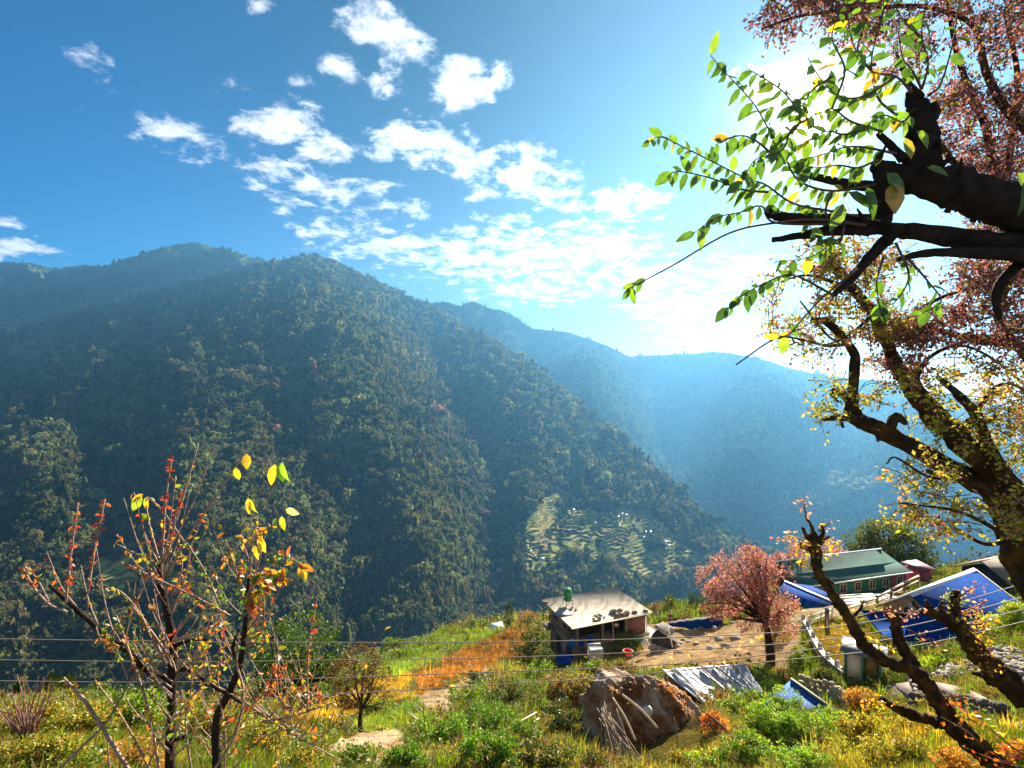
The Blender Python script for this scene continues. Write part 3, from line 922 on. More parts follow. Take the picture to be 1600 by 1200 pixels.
# patches of ground cover: photo polygon -> colour
PATCH = [
    # name, polygon (photo px), colour a, colour b
    ('earth', [(1000, 975), (1060, 968), (1130, 975), (1175, 965), (1240, 945), (1260, 985), (1235, 1060), (1180, 1050), (1080, 1045), (990, 1052), (960, 1035), (1010, 1010)], (0.62, 0.42, 0.22), (0.42, 0.26, 0.12)),
    ('lawn', [(1262, 975), (1330, 968), (1380, 990), (1400, 1040), (1340, 1055), (1300, 1040), (1275, 1010)], (0.42, 0.26, 0.03), (0.30, 0.22, 0.03)),
    ('yard', [(1205, 925), (1300, 915), (1420, 912), (1420, 945), (1330, 962), (1260, 972), (1230, 960)], (0.66, 0.48, 0.26), (0.52, 0.36, 0.18)),
    ('crop', [(640, 1060), (700, 1030), (760, 1000), (800, 985), (840, 985), (835, 1030), (770, 1045), (700, 1070), (660, 1085)], (0.40, 0.17, 0.035), (0.26, 0.13, 0.03)),
    ('gold', [(440, 1130), (520, 1090), (600, 1050), (640, 1055), (640, 1090), (580, 1110), (500, 1140), (440, 1160)], (0.46, 0.29, 0.03), (0.30, 0.21, 0.03)),
    ('green', [(560, 1060), (640, 1020), (690, 990), (760, 980), (790, 985), (740, 1010), (680, 1035), (620, 1060)], (0.14, 0.23, 0.025), (0.24, 0.26, 0.035)),
    ('green2', [(540, 1140), (600, 1110), (680, 1090), (720, 1100), (680, 1130), (600, 1150)], (0.14, 0.26, 0.03), (0.24, 0.28, 0.03)),
    ('scar', [(520, 1165), (560, 1145), (620, 1140), (640, 1165), (590, 1195), (545, 1210), (510, 1215)], (0.66, 0.46, 0.30), (0.48, 0.29, 0.17)),
    ('scar2', [(650, 1085), (700, 1075), (740, 1055), (770, 1040), (762, 1065), (720, 1090), (690, 1120), (660, 1110)], (0.60, 0.44, 0.28), (0.40, 0.28, 0.14)),
    ('grass3', [(1320, 1130), (1440, 1120), (1560, 1150), (1610, 1220), (1400, 1230), (1300, 1200)], (0.36, 0.24, 0.03), (0.22, 0.22, 0.03)),
    ('grass4', [(1560, 1110), (1620, 1130), (1640, 1200), (1580, 1180)], (0.50, 0.33, 0.06), (0.36, 0.28, 0.05)),
    ('path', [(1380, 1070), (1450, 1065), (1540, 1105), (1640, 1150), (1640, 1168), (1540, 1130), (1440, 1090), (1380, 1090)], (0.36, 0.29, 0.23), (0.26, 0.20, 0.16)),
]


def ground_colour(px, py, x, y):
    n1 = fbm(x / 5.0 + 11, y / 5.0 + 7, 301, 4); n2 = fbm(x / 1.2, y / 1.2, 302, 4)
    c = np.zeros(px.shape + (3,))
    a = np.array([0.07, 0.09, 0.018]); b = np.array([0.17, 0.13, 0.03]); e = np.array([0.11, 0.07, 0.035])
    c[:] = a
    k = np.clip((n1 - 0.42) * 6, 0, 1)[..., None]; c = c * (1 - k) + b * k
    k = np.clip((n2 - 0.55) * 6, 0, 1)[..., None]; c = c * (1 - k) + e * k
    wobx = (fbm(x / 2.0 + 3, y / 2.0, 303, 4) - 0.5) * 26; woby = (fbm(x / 2.0, y / 2.0 + 9, 304, 4) - 0.5) * 14
    kind = np.zeros(px.shape, int)
    for i, (nm, poly, c1, c2) in enumerate(PATCH):
        w = in_poly(px + wobx, py + woby, poly) & (y < 100)
        t = np.clip((n2 - 0.4) * 5, 0, 1)[..., None]
        cc = np.array(c1) * (1 - t) + np.array(c2) * t
        c[w] = cc[w] * (0.72 if nm in ('crop', 'gold') else 0.95); kind[w] = i + 1
    far = np.clip((y - 110) / 120, 0, 1)[..., None]
    c = c * (1 - far) + np.array([0.06, 0.075, 0.025]) * far
    return c, kind


def build_ground():
    u = np.concatenate([np.linspace(-2.6, -1.25, 40)[:-1], np.linspace(-1.25, 1.25, 560), np.linspace(1.25, 2.6, 40)[1:]])
    ld = np.concatenate([np.linspace(math.log(1.2), math.log(8), 30)[:-1], np.linspace(math.log(8), math.log(100), 330), np.linspace(math.log(100), math.log(900), 50)[1:]])
    U, D = np.meshgrid(u, np.exp(ld), indexing='ij')
    X = U * D
    Z = ground_z(X, D)
    PX = 800 + U * F; PY = 600 - Z / D * F
    c, kind = ground_colour(PX, PY, X, D)
    V = np.stack([X, D, Z], -1)
    m, nt, out = mat('hillside_ground')
    a = nt.nodes.new('ShaderNodeAttribute'); a.attribute_name = 'col'
    g = nt.nodes.new('ShaderNodeNewGeometry')
    n = nd(nt, 'ShaderNodeTexNoise', {'Vector': g.outputs['Position'], 'Scale': 5.0, 'Detail': 7.0, 'Roughness': 0.7})
    n2 = nd(nt, 'ShaderNodeTexNoise', {'Vector': g.outputs['Position'], 'Scale': 1.1, 'Detail': 7.0, 'Roughness': 0.65})
    k = nd(nt, 'ShaderNodeMapRange', {0: n.outputs['Fac'], 1: 0.3, 2: 0.7, 3: 0.6, 4: 1.35}).outputs[0]
    c_ = nd(nt, 'ShaderNodeVectorMath', {0: a.outputs['Color'], 'Scale': k}, operation='SCALE').outputs[0]
    hh = mth(nt, 'ADD', n.outputs['Fac'], mth(nt, 'MULTIPLY', n2.outputs['Fac'], 2.0))
    bp = nd(nt, 'ShaderNodeBump', {'Height': hh, 'Strength': 0.9, 'Distance': 0.25})
    b = nd(nt, 'ShaderNodeBsdfDiffuse', {'Color': c_, 'Roughness': 0.6, 'Normal': bp.outputs[0]})
    nt.links.new(b.outputs[0], out.inputs[0])
    o = mesh_obj('hillside', V.reshape(-1, 3), grid_faces(len(u), len(ld)), m, smooth=True, colour=c.reshape(-1, 3))
    # ground faces point up
    tag(o, kind='structure')
    return o


build_ground()
# ------------------------------------------------------------------ buildings and made things
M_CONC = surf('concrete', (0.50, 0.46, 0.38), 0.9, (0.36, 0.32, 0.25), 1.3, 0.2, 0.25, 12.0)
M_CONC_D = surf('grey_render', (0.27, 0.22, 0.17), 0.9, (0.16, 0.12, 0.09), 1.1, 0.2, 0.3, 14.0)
M_BRICK = None


def brick_mat():
    m, nt, out = mat('red_brick')
    tc = nt.nodes.new('ShaderNodeTexCoord')
    mp = nd(nt, 'ShaderNodeMapping', {'Vector': tc.outputs['Object'], 'Rotation': (math.radians(90), 0, 0)})
    b = nd(nt, 'ShaderNodeTexBrick', {'Vector': mp.outputs[0], 'Color1': (0.24, 0.07, 0.045, 1), 'Color2': (0.16, 0.05, 0.035, 1), 'Mortar': (0.22, 0.17, 0.14, 1), 'Scale': 1.0, 'Mortar Size': 0.012, 'Brick Width': 0.24, 'Row Height': 0.09})
    p = nd(nt, 'ShaderNodeBsdfPrincipled', {'Base Color': b.outputs[0], 'Roughness': 0.9})
    nt.links.new(p.outputs[0], out.inputs[0])
    return m


M_BRICK = brick_mat()
M_DARK = surf('dark_room', (0.030, 0.026, 0.022), 0.9)  # near-black stands in for the shade inside the porch and openings
M_STEEL = surf('rusty_steel', (0.10, 0.07, 0.05), 0.7, (0.18, 0.09, 0.05), 6.0, 0.4)
M_GLASS = surf('window_glass', (0.025, 0.03, 0.035), 0.12, spec=0.6)
M_WOOD = surf('weathered_wood', (0.22, 0.15, 0.09), 0.85, (0.11, 0.07, 0.045), 5.0, 0.2, 0.3, 30.0)
M_PALEWOOD = surf('pale_wood', (0.62, 0.52, 0.38), 0.8, (0.45, 0.35, 0.24), 5.0, 0.2, 0.2, 30.0)
M_WHITE = surf('white_paint', (0.62, 0.60, 0.55), 0.7, (0.42, 0.39, 0.33), 3.0, 0.3, 0.1, 20.0)
M_CREAM = surf('cream_wall', (0.78, 0.66, 0.52), 0.8, (0.64, 0.52, 0.40), 2.0, 0.2, 0.1, 20.0)
M_GREENPAINT = surf('green_paint', (0.015, 0.20, 0.11), 0.5, (0.012, 0.15, 0.09), 3.0, 0.4)
M_TANK = surf('green_plastic', (0.005, 0.26, 0.08), 0.35, (0.004, 0.18, 0.06), 2.0, 0.5)
M_BLUE = surf('blue_sheet', (0.003, 0.040, 0.20), 0.85, (0.006, 0.055, 0.25), 1.4, 0.02, 0.5, 6.0, wave=('X', 3.2))
M_BLUETARP = surf('blue_tarp', (0.003, 0.033, 0.18), 0.85, (0.006, 0.05, 0.24), 2.0, 0.03, 0.4, 4.0)
M_RIDGE = surf('pale_sheet', (0.70, 0.72, 0.80), 0.4, (0.55, 0.56, 0.66), 2.0, 0.5, 0.2, 8.0)
M_GREENROOF = surf('green_sheet_roof', (0.018, 0.07, 0.055), 0.7, (0.03, 0.10, 0.08), 0.8, 0.15, 0.4, 8.0, wave=('X', 2.6))
M_PINK = surf('pink_wall', (0.40, 0.07, 0.11), 0.8, (0.30, 0.05, 0.08), 1.5)
M_BROWNROOF = surf('brown_roof', (0.34, 0.24, 0.17), 0.8, (0.20, 0.13, 0.09), 1.0, 0.2, 0.4, 8.0, wave=('X', 3.0))
M_SILVER = surf('silver_tarp', (0.42, 0.43, 0.46), 0.45, (0.20, 0.22, 0.28), 0.6, 0.4, 0.5, 3.0)
M_ROCK = surf('rock', (0.34, 0.28, 0.23), 0.95, (0.12, 0.09, 0.075), 1.4, 0.15, 0.9, 4.0, 9.0, 0.3, 0.7)
M_STONE = surf('pale_stone', (0.32, 0.28, 0.24), 0.95, (0.16, 0.14, 0.12), 2.0, 0.15, 0.6, 8.0)
M_BLACK = surf('black_tarp', (0.018, 0.017, 0.018), 0.6, (0.03, 0.03, 0.03), 3.0, 0.3, 0.5, 5.0)
M_RED = surf('red_plastic', (0.62, 0.02, 0.012), 0.4, spec=0.5)
M_BLUEPL = surf('blue_plastic', (0.006, 0.06, 0.26), 0.6, (0.012, 0.10, 0.36), 3.0, 0.15)
M_SKIN = surf('skin', (0.28, 0.15, 0.10), 0.6)
M_HAIR = surf('black_hair', (0.012, 0.01, 0.01), 0.5)
M_WIRE = surf('wire', (0.27, 0.22, 0.17), 0.6, spec=0.2)


def roof_pt(px, py, z=-26.0):
    d = -z * F / (py - 600)
    return np.array([(px - 800) / F * d, d, z])


# ---- flat roofed concrete house
HZ = -26.0
hF = roof_pt(893, 981)
HRZ = math.radians(21.3)
house = thing('concrete_house', 'flat roofed unfinished concrete house with brick front and rusty rebar on the roof', 'house', (hF[0], hF[1], HZ - 2.45), HRZ)


def hloc(p):
    q = np.asarray(p, float) - np.array([hF[0], hF[1], HZ - 2.45])
    return rot(q[None], rz=-HRZ)[0]


W_, D_ = 10.4, 7.7
mb = MB(); mb.box((W_ / 2, D_ / 2, 2.45 - 0.09), (W_, D_, 0.18), bev=0.02)
slab = mb.build('roof_slab', M_CONC, house)
# floor plate and ground storey
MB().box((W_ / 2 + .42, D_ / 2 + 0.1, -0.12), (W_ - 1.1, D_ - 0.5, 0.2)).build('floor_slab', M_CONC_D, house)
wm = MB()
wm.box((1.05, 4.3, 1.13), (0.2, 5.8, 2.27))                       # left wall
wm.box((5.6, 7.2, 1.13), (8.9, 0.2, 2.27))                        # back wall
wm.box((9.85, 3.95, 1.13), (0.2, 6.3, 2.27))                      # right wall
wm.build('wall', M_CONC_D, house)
MB().box((4.4, 2.6, 1.13), (6.5, 0.16, 2.26)).build('porch_wall', M_DARK, house)  # shade of the deep porch is put into the wall colour
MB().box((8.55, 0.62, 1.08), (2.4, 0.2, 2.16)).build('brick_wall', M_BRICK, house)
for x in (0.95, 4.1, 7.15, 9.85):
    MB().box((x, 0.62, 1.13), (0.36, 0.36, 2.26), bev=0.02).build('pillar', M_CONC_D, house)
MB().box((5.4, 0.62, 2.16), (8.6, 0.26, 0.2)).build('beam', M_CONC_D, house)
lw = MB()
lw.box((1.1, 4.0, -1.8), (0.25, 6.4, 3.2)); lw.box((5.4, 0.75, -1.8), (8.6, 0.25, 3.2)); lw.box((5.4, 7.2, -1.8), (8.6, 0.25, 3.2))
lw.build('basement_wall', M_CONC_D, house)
MB().box((9.6, 0.5, -0.35), (3.4, 3.0, 0.3)).build('plinth', M_CONC, house)
for (y, zz, hh) in ((5.7, 1.25, 1.0), (3.3, 1.3, 1.0), (2.2, 1.3, 1.0), (1.35, 1.3, 1.0)):
    w = MB()
    for dy, dz, sy, sz in ((-0.38, 0, 0.06, hh), (0.38, 0, 0.06, hh), (0, hh / 2, 0.82, 0.06), (0, -hh / 2, 0.82, 0.06)):
        w.box((0.93, y + dy, zz + dz), (0.08, sy, sz))
    wo = w.build('window', M_WOOD, house)
    MB().box((0.94, y, zz), (0.03, 0.74, hh - 0.06)).build('pane', M_GLASS, wo)
for (y, zz) in ((5.0, -1.7), (2.4, -1.7)):
    wo = MB().box((0.96, y, zz), (0.06, 1.2, 1.7)).build('doorway', M_DARK, house)  # flat dark sheet stands in for the unlit opening
rl = MB()
for (x, y) in ((0.12, 7.5), (0.12, 5.7)):
    rl.box((x, y, 1.1), (0.09, 0.09, 2.3))
rl.box((0.12, 6.6, -0.25), (0.06, 1.8, 0.06)); rl.box((0.12, 6.6, 0.9), (0.05, 1.8, 0.05)); rl.box((0.55, 7.5, 0.9), (0.9, 0.05, 0.05))
rl.box((0.55, 7.5, -0.25), (0.9, 0.06, 0.06)); rl.tube([(0.12, 7.5, 0.2), (0.6, 5.8, 1.2)], 0.03, 5)
rl.build('railing', M_STEEL, house)
MB().box((0.55, 6.7, -0.4), (1.1, 1.9, 0.12)).build('balcony_slab', M_CONC_D, house)
# starter bars of the next storey
rg = np.random.default_rng(3)
for (px, py, h) in ((856, 944, .9), (866, 941, 1.3), (870, 939, 1.6), (907, 944, .7), (916, 951, .8), (941, 941, .9), (949, 946, .9), (972, 939, .8), (983, 941, .6), (994, 945, .8), (909, 971, .8), (896, 977, .8), (930, 975, .5), (962, 967, .5), (994, 962, .6), (927, 923, 1.6), (953, 921, .8), (1008, 950, .7), (973, 929, .8), (842, 938, 1.3)):
    c = hloc(roof_pt(px, py)); r = MB()
    c[0] = min(max(c[0], 0.2), W_ - 0.2); c[1] = min(max(c[1], 0.2), D_ - 0.2)
    for sx in (-.12, .12):
        for sy in (-.12, .12):
            hh = h * rg.uniform(0.75, 1.1)
            r.tube([(c[0] + sx, c[1] + sy, 2.44), (c[0] + sx + rg.normal(0, .03), c[1] + sy + rg.normal(0, .03), 2.45 + hh)], 0.016, 5)
    r.build('rebar', M_STEEL, slab)

# water tank and its stand
tp = roof_pt(887.5, 945)
tank = thing('water_tank', 'green ribbed plastic water tank on a steel stand on the flat roof', 'water tank', (tp[0], tp[1], HZ), HRZ)


def lathe(profile, n=24):
    v = []; f = []
    for r, z in profile:
        for k in range(n):
            a = k * 2 * math.pi / n; v.append((r * math.cos(a), r * math.sin(a), z))
    m = len(profile)
    for i in range(m - 1):
        for k in range(n):
            f.append((i * n + k, i * n + (k + 1) % n, (i + 1) * n + (k + 1) % n, (i + 1) * n + k))
    f.append(list(range(n))[::-1]); f.append([(m - 1) * n + k for k in range(n)])
    return v, f


pr = [(0.40, 0.62)]
for i in range(6):
    z = 0.66 + i * 0.17
    pr += [(0.47, z), (0.49, z + 0.05), (0.47, z + 0.12), (0.455, z + 0.145)]
pr += [(0.44, 1.68), (0.34, 1.80), (0.17, 1.86)]
MB().add(*lathe(pr)).build('tank_body', M_TANK, tank, True)
MB().add(*lathe([(0.17, 1.86), (0.19, 1.87), (0.19, 1.94), (0.14, 1.97)])).build('lid', M_TANK, tank)
for k in range(6):
    a = k * math.pi / 3
    MB().box((0.33 * math.cos(a), 0.33 * math.sin(a), 1.84), (0.14, 0.10, 0.16), rz=a).build('lug', M_TANK, tank)
st = MB()
for sx in (-.42, .42):
    for sy in (-.42, .42):
        st.box((sx, sy, 0.3), (0.05, 0.05, 0.6))
    st.box((sx, 0, 0.59), (0.05, 0.9, 0.05)); st.box((0, sx, 0.595), (0.9, 0.05, 0.04))
st.box((0, 0, 0.625), (0.9, 0.9, 0.015))
st.build('stand', M_STEEL, tank)


def stone_blob(seed, r=1.0, squash=(1, 1, 0.7), sub=2, rough=0.5):
    import bmesh
    bm = bmesh.new(); bmesh.ops.create_icosphere(bm, subdivisions=sub, radius=1)
    v = np.array([x.co[:] for x in bm.verts]); f = [[q.index for q in p.verts] for p in bm.faces]; bm.free()
    rgx = np.random.default_rng(seed)
    for _ in range(7):          # knock flat facets
        n = rgx.normal(size=3); n /= np.linalg.norm(n); k = rgx.uniform(0.55, 0.85)
        dd = v @ n; v = v - np.outer(np.maximum(dd - k, 0) * 0.9, n)
    nz = fbm(v[:, 0] * 1.6 + 9 + v[:, 2], v[:, 1] * 1.6 + 9 - v[:, 2], seed, 4) - 0.5
    v = v * (1 + rough * nz)[:, None] * np.array(squash) * r
    return v, f


def heap(name, label, cat, pos, r, n, m, seed, hk=0.5):
    rgx = np.random.default_rng(seed); mb = MB()
    for k in range(n):
        a = rgx.uniform(0, 6.28); q = rgx.uniform(0, 1) ** 0.6
        s = r * rgx.uniform(0.14, 0.30)
        v, f = stone_blob(seed * 50 + k, s, (1.1, 1, 0.8), 1)
        v = rot(v, rgx.uniform(0, 3), 0, rgx.uniform(0, 6))
        mb.add(v + np.array([math.cos(a) * q * r, math.sin(a) * q * r * 0.7, (1 - q) * r * hk + s * 0.35]), f)
    o = mb.build(name, m); o.location = pos
    return tag(o, label, cat)


heap('rubble_heap', 'dark rubble heap near the front corner of the concrete roof', 'rubble', roof_pt(935, 966), 0.75, 16, M_ROCK, 11)
heap('rubble_heap', 'wide low heap of grey rubble near the middle of the front roof edge', 'rubble', roof_pt(969, 959), 1.15, 18, M_ROCK, 12, 0.25)
heap('rubble_heap', 'small pinkish rubble heap beside the green water tank', 'rubble', roof_pt(894, 953), 0.55, 12, M_STONE, 13)
for px, py, lab in ((1008, 955.5, 'dark stone at the right corner of the concrete roof'), (992, 957.5, 'small dark stone left of the stone at the right roof corner'), (853, 942.5, 'dark stone at the far left corner of the concrete roof')):
    v, f = stone_blob(int(px), .24, (1.6, 1, .6), 2); o = mesh_obj('stone', v, f, M_ROCK); o.location = roof_pt(px, py) + np.array([0, 0, .1]); tag(o, lab, 'stone')
c = roof_pt(880, 959.5)
o = MB().box((0, 0, 0.05), (1.9, 1.3, 0.04), rz=0.4, rx=0.03).build('metal_sheet', surf('dull_zinc', (0.20, 0.21, 0.24), 0.5, (0.13, 0.13, 0.15), 2.0, 0.5)); o.location = c
tag(o, 'flat dark grey metal sheet lying on the concrete roof', 'metal sheet')


# ---- people
def person(name, label, pos, rz, shirt, trousers, arms, h=1.65, stride=0.12):
    k = h / 1.70
    root = thing(name, label, 'person', pos, rz)
    V = [(0, 0, .95), (0, -.01, 1.15), (0, -.02, 1.36), (0, 0, 1.48), (0, .015, 1.60),
         (.10, 0, .90), (.12, stride * .5, .50), (.12, stride - .02, .07), (.12, stride + .13, .03),
         (-.10, 0, .90), (-.12, -stride * .2, .50), (-.12, -stride, .07), (-.12, -stride + .14, .03),
         (.18, -.02, 1.38), arms[0][0], arms[0][1], (-.18, -.02, 1.38), arms[1][0], arms[1][1]]
    E = [(0, 1), (1, 2), (2, 3), (3, 4), (0, 5), (5, 6), (6, 7), (7, 8), (0, 9), (9, 10), (10, 11), (11, 12), (2, 13), (13, 14), (14, 15), (2, 16), (16, 17), (17, 18)]
    R = [.14, .13, .15, .055, .095, .085, .06, .045, .04, .085, .06, .045, .04, .06, .045, .032, .06, .045, .032]

    def skinned(nm, idx, edges, m, grow=0.0, parent=root):
        me = bpy.data.meshes.new(nm)
        mp = {a: i for i, a in enumerate(idx)}
        me.from_pydata([tuple(np.array(V[a]) * k) for a in idx], [(mp[a], mp[b]) for a, b in edges], [])
        o = bpy.data.objects.new(nm, me); COL.objects.link(o); o.parent = parent
        md = o.modifiers.new('skin', 'SKIN')
        for i, a in enumerate(idx):
            rr = (R[a] + grow) * k
            me.skin_vertices[0].data[i].radius = (rr, rr * (0.75 if a in (0, 1, 2) else 1))
        me.skin_vertices[0].data[0].use_root = True
        o.modifiers.new('sub', 'SUBSURF').levels = 1
        o.modifiers['sub'].render_levels = 1
        me.materials.append(m)
        return o
    skinned('body', list(range(19)), E, M_SKIN)
    skinned('shirt', [0, 1, 2, 13, 14, 16, 17], [(0, 1), (1, 2), (2, 13), (13, 14), (2, 16), (16, 17)], shirt, 0.022)
    skinned('trousers', [0, 5, 6, 7, 9, 10, 11], [(0, 5), (5, 6), (6, 7), (0, 9), (9, 10), (10, 11)], trousers, 0.022)
    v, f = stone_blob(5, 0.118 * k, (0.95, 1.05, 1.0), 2, 0.05)
    v = v + np.array([0, -0.012, 1.655 * k]); keep = [q for q in f if v[q, 2].mean() > 1.60 * k and not (v[q, 1].mean() > 0.07 * k and v[q, 2].mean() < 1.69 * k)]
    mesh_obj('hair', v, keep, M_HAIR, root, True)
    nose = MB(); nose.box((0, .112 * k, 1.60 * k), (.025, .03, .035)); nose.build('nose', M_SKIN, root)
    return root


ARM_DOWN = [((.23, .02, 1.12), (.24, .08, .86)), ((-.23, .02, 1.12), (-.24, .08, .86))]
ARM_FWD = [((.23, .05, 1.12), (.20, .30, 1.02)), ((-.23, .02, 1.12), (-.24, .08, .86))]
q = ground_hit(1047, 979)
person('person', 'person in dark red top standing on the bare earth beside the blue tarp', q, 2.6, surf('maroon_cloth', (0.16, 0.03, 0.03), 0.9), surf('grey_cloth', (0.14, 0.08, 0.06), 0.9), ARM_DOWN, 1.7)
q = hloc(roof_pt(967, 981, HZ)); lp = np.array([6.35, 1.2, -0.02])
wp = rot(lp[None], rz=HRZ)[0] + np.array([hF[0], hF[1], HZ - 2.45])
person('person', 'person in white shirt standing in the shaded porch of the concrete house', wp, 2.9, surf('white_cloth', (0.75, 0.72, 0.68), 0.9), surf('dark_cloth', (0.03, 0.03, 0.04), 0.9), ARM_FWD, 1.62)

# ---- things about the house
def drum(pos, r, h, m, label, lid=True, tilt=0.0, cat='drum'):
    t = thing('plastic_drum', label, cat, pos); t.rotation_euler = (tilt, 0, 0.3)
    MB().add(*lathe([(r * .9, 0), (r, .05 * h), (r, .3 * h), (r * 1.05, .33 * h), (r, .36 * h), (r, .64 * h), (r * 1.05, .67 * h), (r, .7 * h), (r, .93 * h), (r * .88, h)], 16)).build('drum_body', m, t, True)
    MB().add(*lathe([(r * .5, h), (r * .5, h * 1.06), (r * .4, h * 1.08)], 12)).build('lid', m, t)
    return t


def at_ground(px, d, up=0.0):
    g = G(px, d); g[2] += up
    return g


drum(P(893, 1011, 53.6), .34, .75, M_BLUEPL, 'light blue plastic drum at the front corner pillar of the house')
drum(P(908, 1009, 53.9), .3, .62, M_BLUETARP, 'dark blue drum standing second from the front corner pillar')
drum(P(922, 1005, 54.4), .3, .66, M_BLUETARP, 'dark blue drum standing third from the front corner pillar')
# blue tarpaulin spread below the house wall
def cloth(name, quad, nu, nv, m, amp, seed, thick=0.02, label=None, cat=None, wl=1.2, fold=(3.0, 0.6)):
    q = [np.array(a, float) for a in quad]
    s, t = np.meshgrid(np.linspace(0, 1, nu), np.linspace(0, 1, nv), indexing='ij')
    p = (q[0][None, None] * ((1 - s) * (1 - t))[..., None] + q[1] * (s * (1 - t))[..., None] + q[2] * (s * t)[..., None] + q[3] * ((1 - s) * t)[..., None])
    n = np.cross(q[1] - q[0], q[3] - q[0]); n /= np.linalg.norm(n)
    if n[2] < 0: n = -n
    h = (fbm(s * fold[0] * 3 + 7, t * fold[1] * 3 + 7, seed, 4) - 0.5) * amp * 2
    h += np.abs(vnoise(s * fold[0] * 4 + t * 1.3, t * 0.6 + 5, seed + 1) - 0.5) * amp
    p = p + n * h[..., None]
    o = mesh_obj(name, p.reshape(-1, 3), grid_faces(nu, nv), m, smooth=True)
    md = o.modifiers.new('solid', 'SOLIDIFY'); md.thickness = thick
    return tag(o, label, cat)


cloth('tarpaulin', [P(868, 1024, 56), P(893, 1020, 54), P(899, 1035, 51.5), P(872, 1040, 53)], 16, 12, M_BLUETARP, .18, 5, label='crumpled blue tarpaulin on the ground below the left wall of the house', cat='tarpaulin')

# white slatted crate / upturned corrugated tub in front of the house
wc = thing('slatted_crate', 'white slatted crate on legs standing among weeds in front of the house', 'crate', P(930, 1027, 50.2), HRZ - 0.25)
cr = MB()
cr.box((0, 0, .98), (1.30, .9, .08), bev=.02)
for k in range(6): cr.box((0, -.46, .12 + k * .15), (1.28, .05, .11))
for k in range(6): cr.box((.64, 0, .12 + k * .15), (.05, .86, .11)); cr.box((-.64, 0, .12 + k * .15), (.05, .86, .11))
cr.build('slats', M_WHITE, wc)
for sx in (-.6, .6):
    for sy in (-.42, .42):
        MB().box((sx, sy, .46), (.08, .08, .96)).build('leg', M_WHITE, wc)
MB().box((0, .45, 1.06), (1.32, .12, .12)).build('ridge_bar', M_WHITE, wc)

t = thing('plastic_tub', 'bright red plastic tub in the weeds in front of the house', 'tub', P(981, 1024, 50.0))
MB().add(*lathe([(.26, 0), (.40, .30), (.43, .42), (.45, .44), (.45, .47), (.41, .47), (.37, .32), (.24, .05)], 20)).build('bowl', M_RED, t, True)
for s in (-1, 1):
    MB().tube([(s * .44, -.1, .44), (s * .54, 0, .44), (s * .44, .1, .44)], .025, 6).build('handle', M_RED, t)
v, f = stone_blob(71, .45, (1, .8, 1.15), 3, .35)
o = mesh_obj('plastic_sack', v, f, M_WHITE, smooth=True); o.location = P(1008, 1005, 51); tag(o, 'plump white plastic sack at the right end of the weeds before the house', 'sack')
o = MB().tube([(0, 0, 0), (.05, .1, 1.0), (-.05, .1, 2.1)], [.035, .03, .02], 6).build('bamboo_pole', M_PALEWOOD); o.location = P(958, 1002, 54.6); tag(o, 'yellow bamboo pole leaning against the porch of the house', 'pole')

# black covered heap on stones
bt = thing('covered_heap', 'heap under black tarpaulin with a pale sheet on top right of the house', 'covered heap', at_ground(1040, 53.5))
v, f = stone_blob(81, 1.0, (1.35, 1.0, 1.55), 3, .45); v[:, 2] += .75
mesh_obj('black_cover', v, f, M_BLACK, bt, True)
v, f = stone_blob(82, 1.0, (1.15, .85, .26), 3, .5); v = rot(v, rx=.25, ry=.15); v[:, 2] += 2.12
mesh_obj('pale_sheet', v, f, M_STONE, bt, True)
for k in range(9):
    a = -0.3 + k * .5; v, f = stone_blob(90 + k, rg.uniform(.28, .5), (1.1, 1, .8), 2); v += np.array([1.5 * math.cos(a) - .1, -1.0 * abs(math.sin(a)) - .1, .15 + (k % 3) * .22])
    mesh_obj('weight_stone', v, f, M_STONE, bt)
for lab, a, b, r in (('pale pole leaning across the black covered heap', P(1043, 982, 52.6), P(1051, 1012, 51.6), .06),
                     ('dark pole slanting from the house corner to the covered heap', P(1026, 955, 56.5), P(1034, 977, 55.2), .06)):
    mid = (a + b) / 2
    o = MB().tube([a - mid, (a + b) / 2 - mid + np.array([.04, 0, .02]), b - mid], [r, r, r * .9], 7).build('wooden_pole', M_PALEWOOD if 'pale' in lab else M_WOOD); o.location = mid
    tag(o, lab, 'pole')

# low blue tarpaulin fence
_lo = [(1046, 979), (1064, 980), (1082, 984), (1108, 985), (1137, 978)]; _hi = [974, 971, 969, 966, 961]
low = [ground_hit(*q) for q in _lo]
low = [P(q[0], q[1], 0.5 * g[1] + 0.5 * np.mean([k[1] for k in low])) for q, g in zip(_lo, low)]
line = [P(q[0], h, l[1]) for q, h, l in zip(_lo, _hi, low)]
tf = thing('tarpaulin_fence', 'long low fence of blue tarpaulin with a pale top edge beside the bare earth', 'fence', low[2])
base = np.array(low[2])
mb = MB(); pts = []
for i in range(len(line) - 1):
    for s in (0, .25, .5, .75):
        a = line[i] * (1 - s) + line[i + 1] * s; b = low[i] * (1 - s) + low[i + 1] * s
        wv = np.array([0, .10 * math.sin(9 * (i + s)), 0]); pts.append((a + wv - base, b - wv - base))
v = []; f = []
for i, (a, b) in enumerate(pts):
    v += [a, (a + b) / 2 + np.array([0, .06 * (-1) ** i, 0]), b, a + np.array([0, .05, 0]), (a + b) / 2 + np.array([0, .05 + .06 * (-1) ** i, 0]), b + np.array([0, .05, 0])]
for i in range(len(pts) - 1):
    k = i * 6
    f += [(k, k + 6, k + 7, k + 1), (k + 1, k + 7, k + 8, k + 2), (k + 4, k + 10, k + 9, k + 3), (k + 5, k + 11, k + 10, k + 4)]
mb.add(v, f).build('sheet', M_BLUETARP, tf)
MB().tube([a + np.array([0, 0, .06]) for a, b in pts], .09, 6).build('rolled_edge', M_RIDGE, tf)
for k in (0, 5, 10, 15):
    a, b = pts[k]; MB().tube([a + np.array([0, .12, .1]), b + np.array([0, .12, -.2])], .05, 6).build('post', M_WOOD, tf)

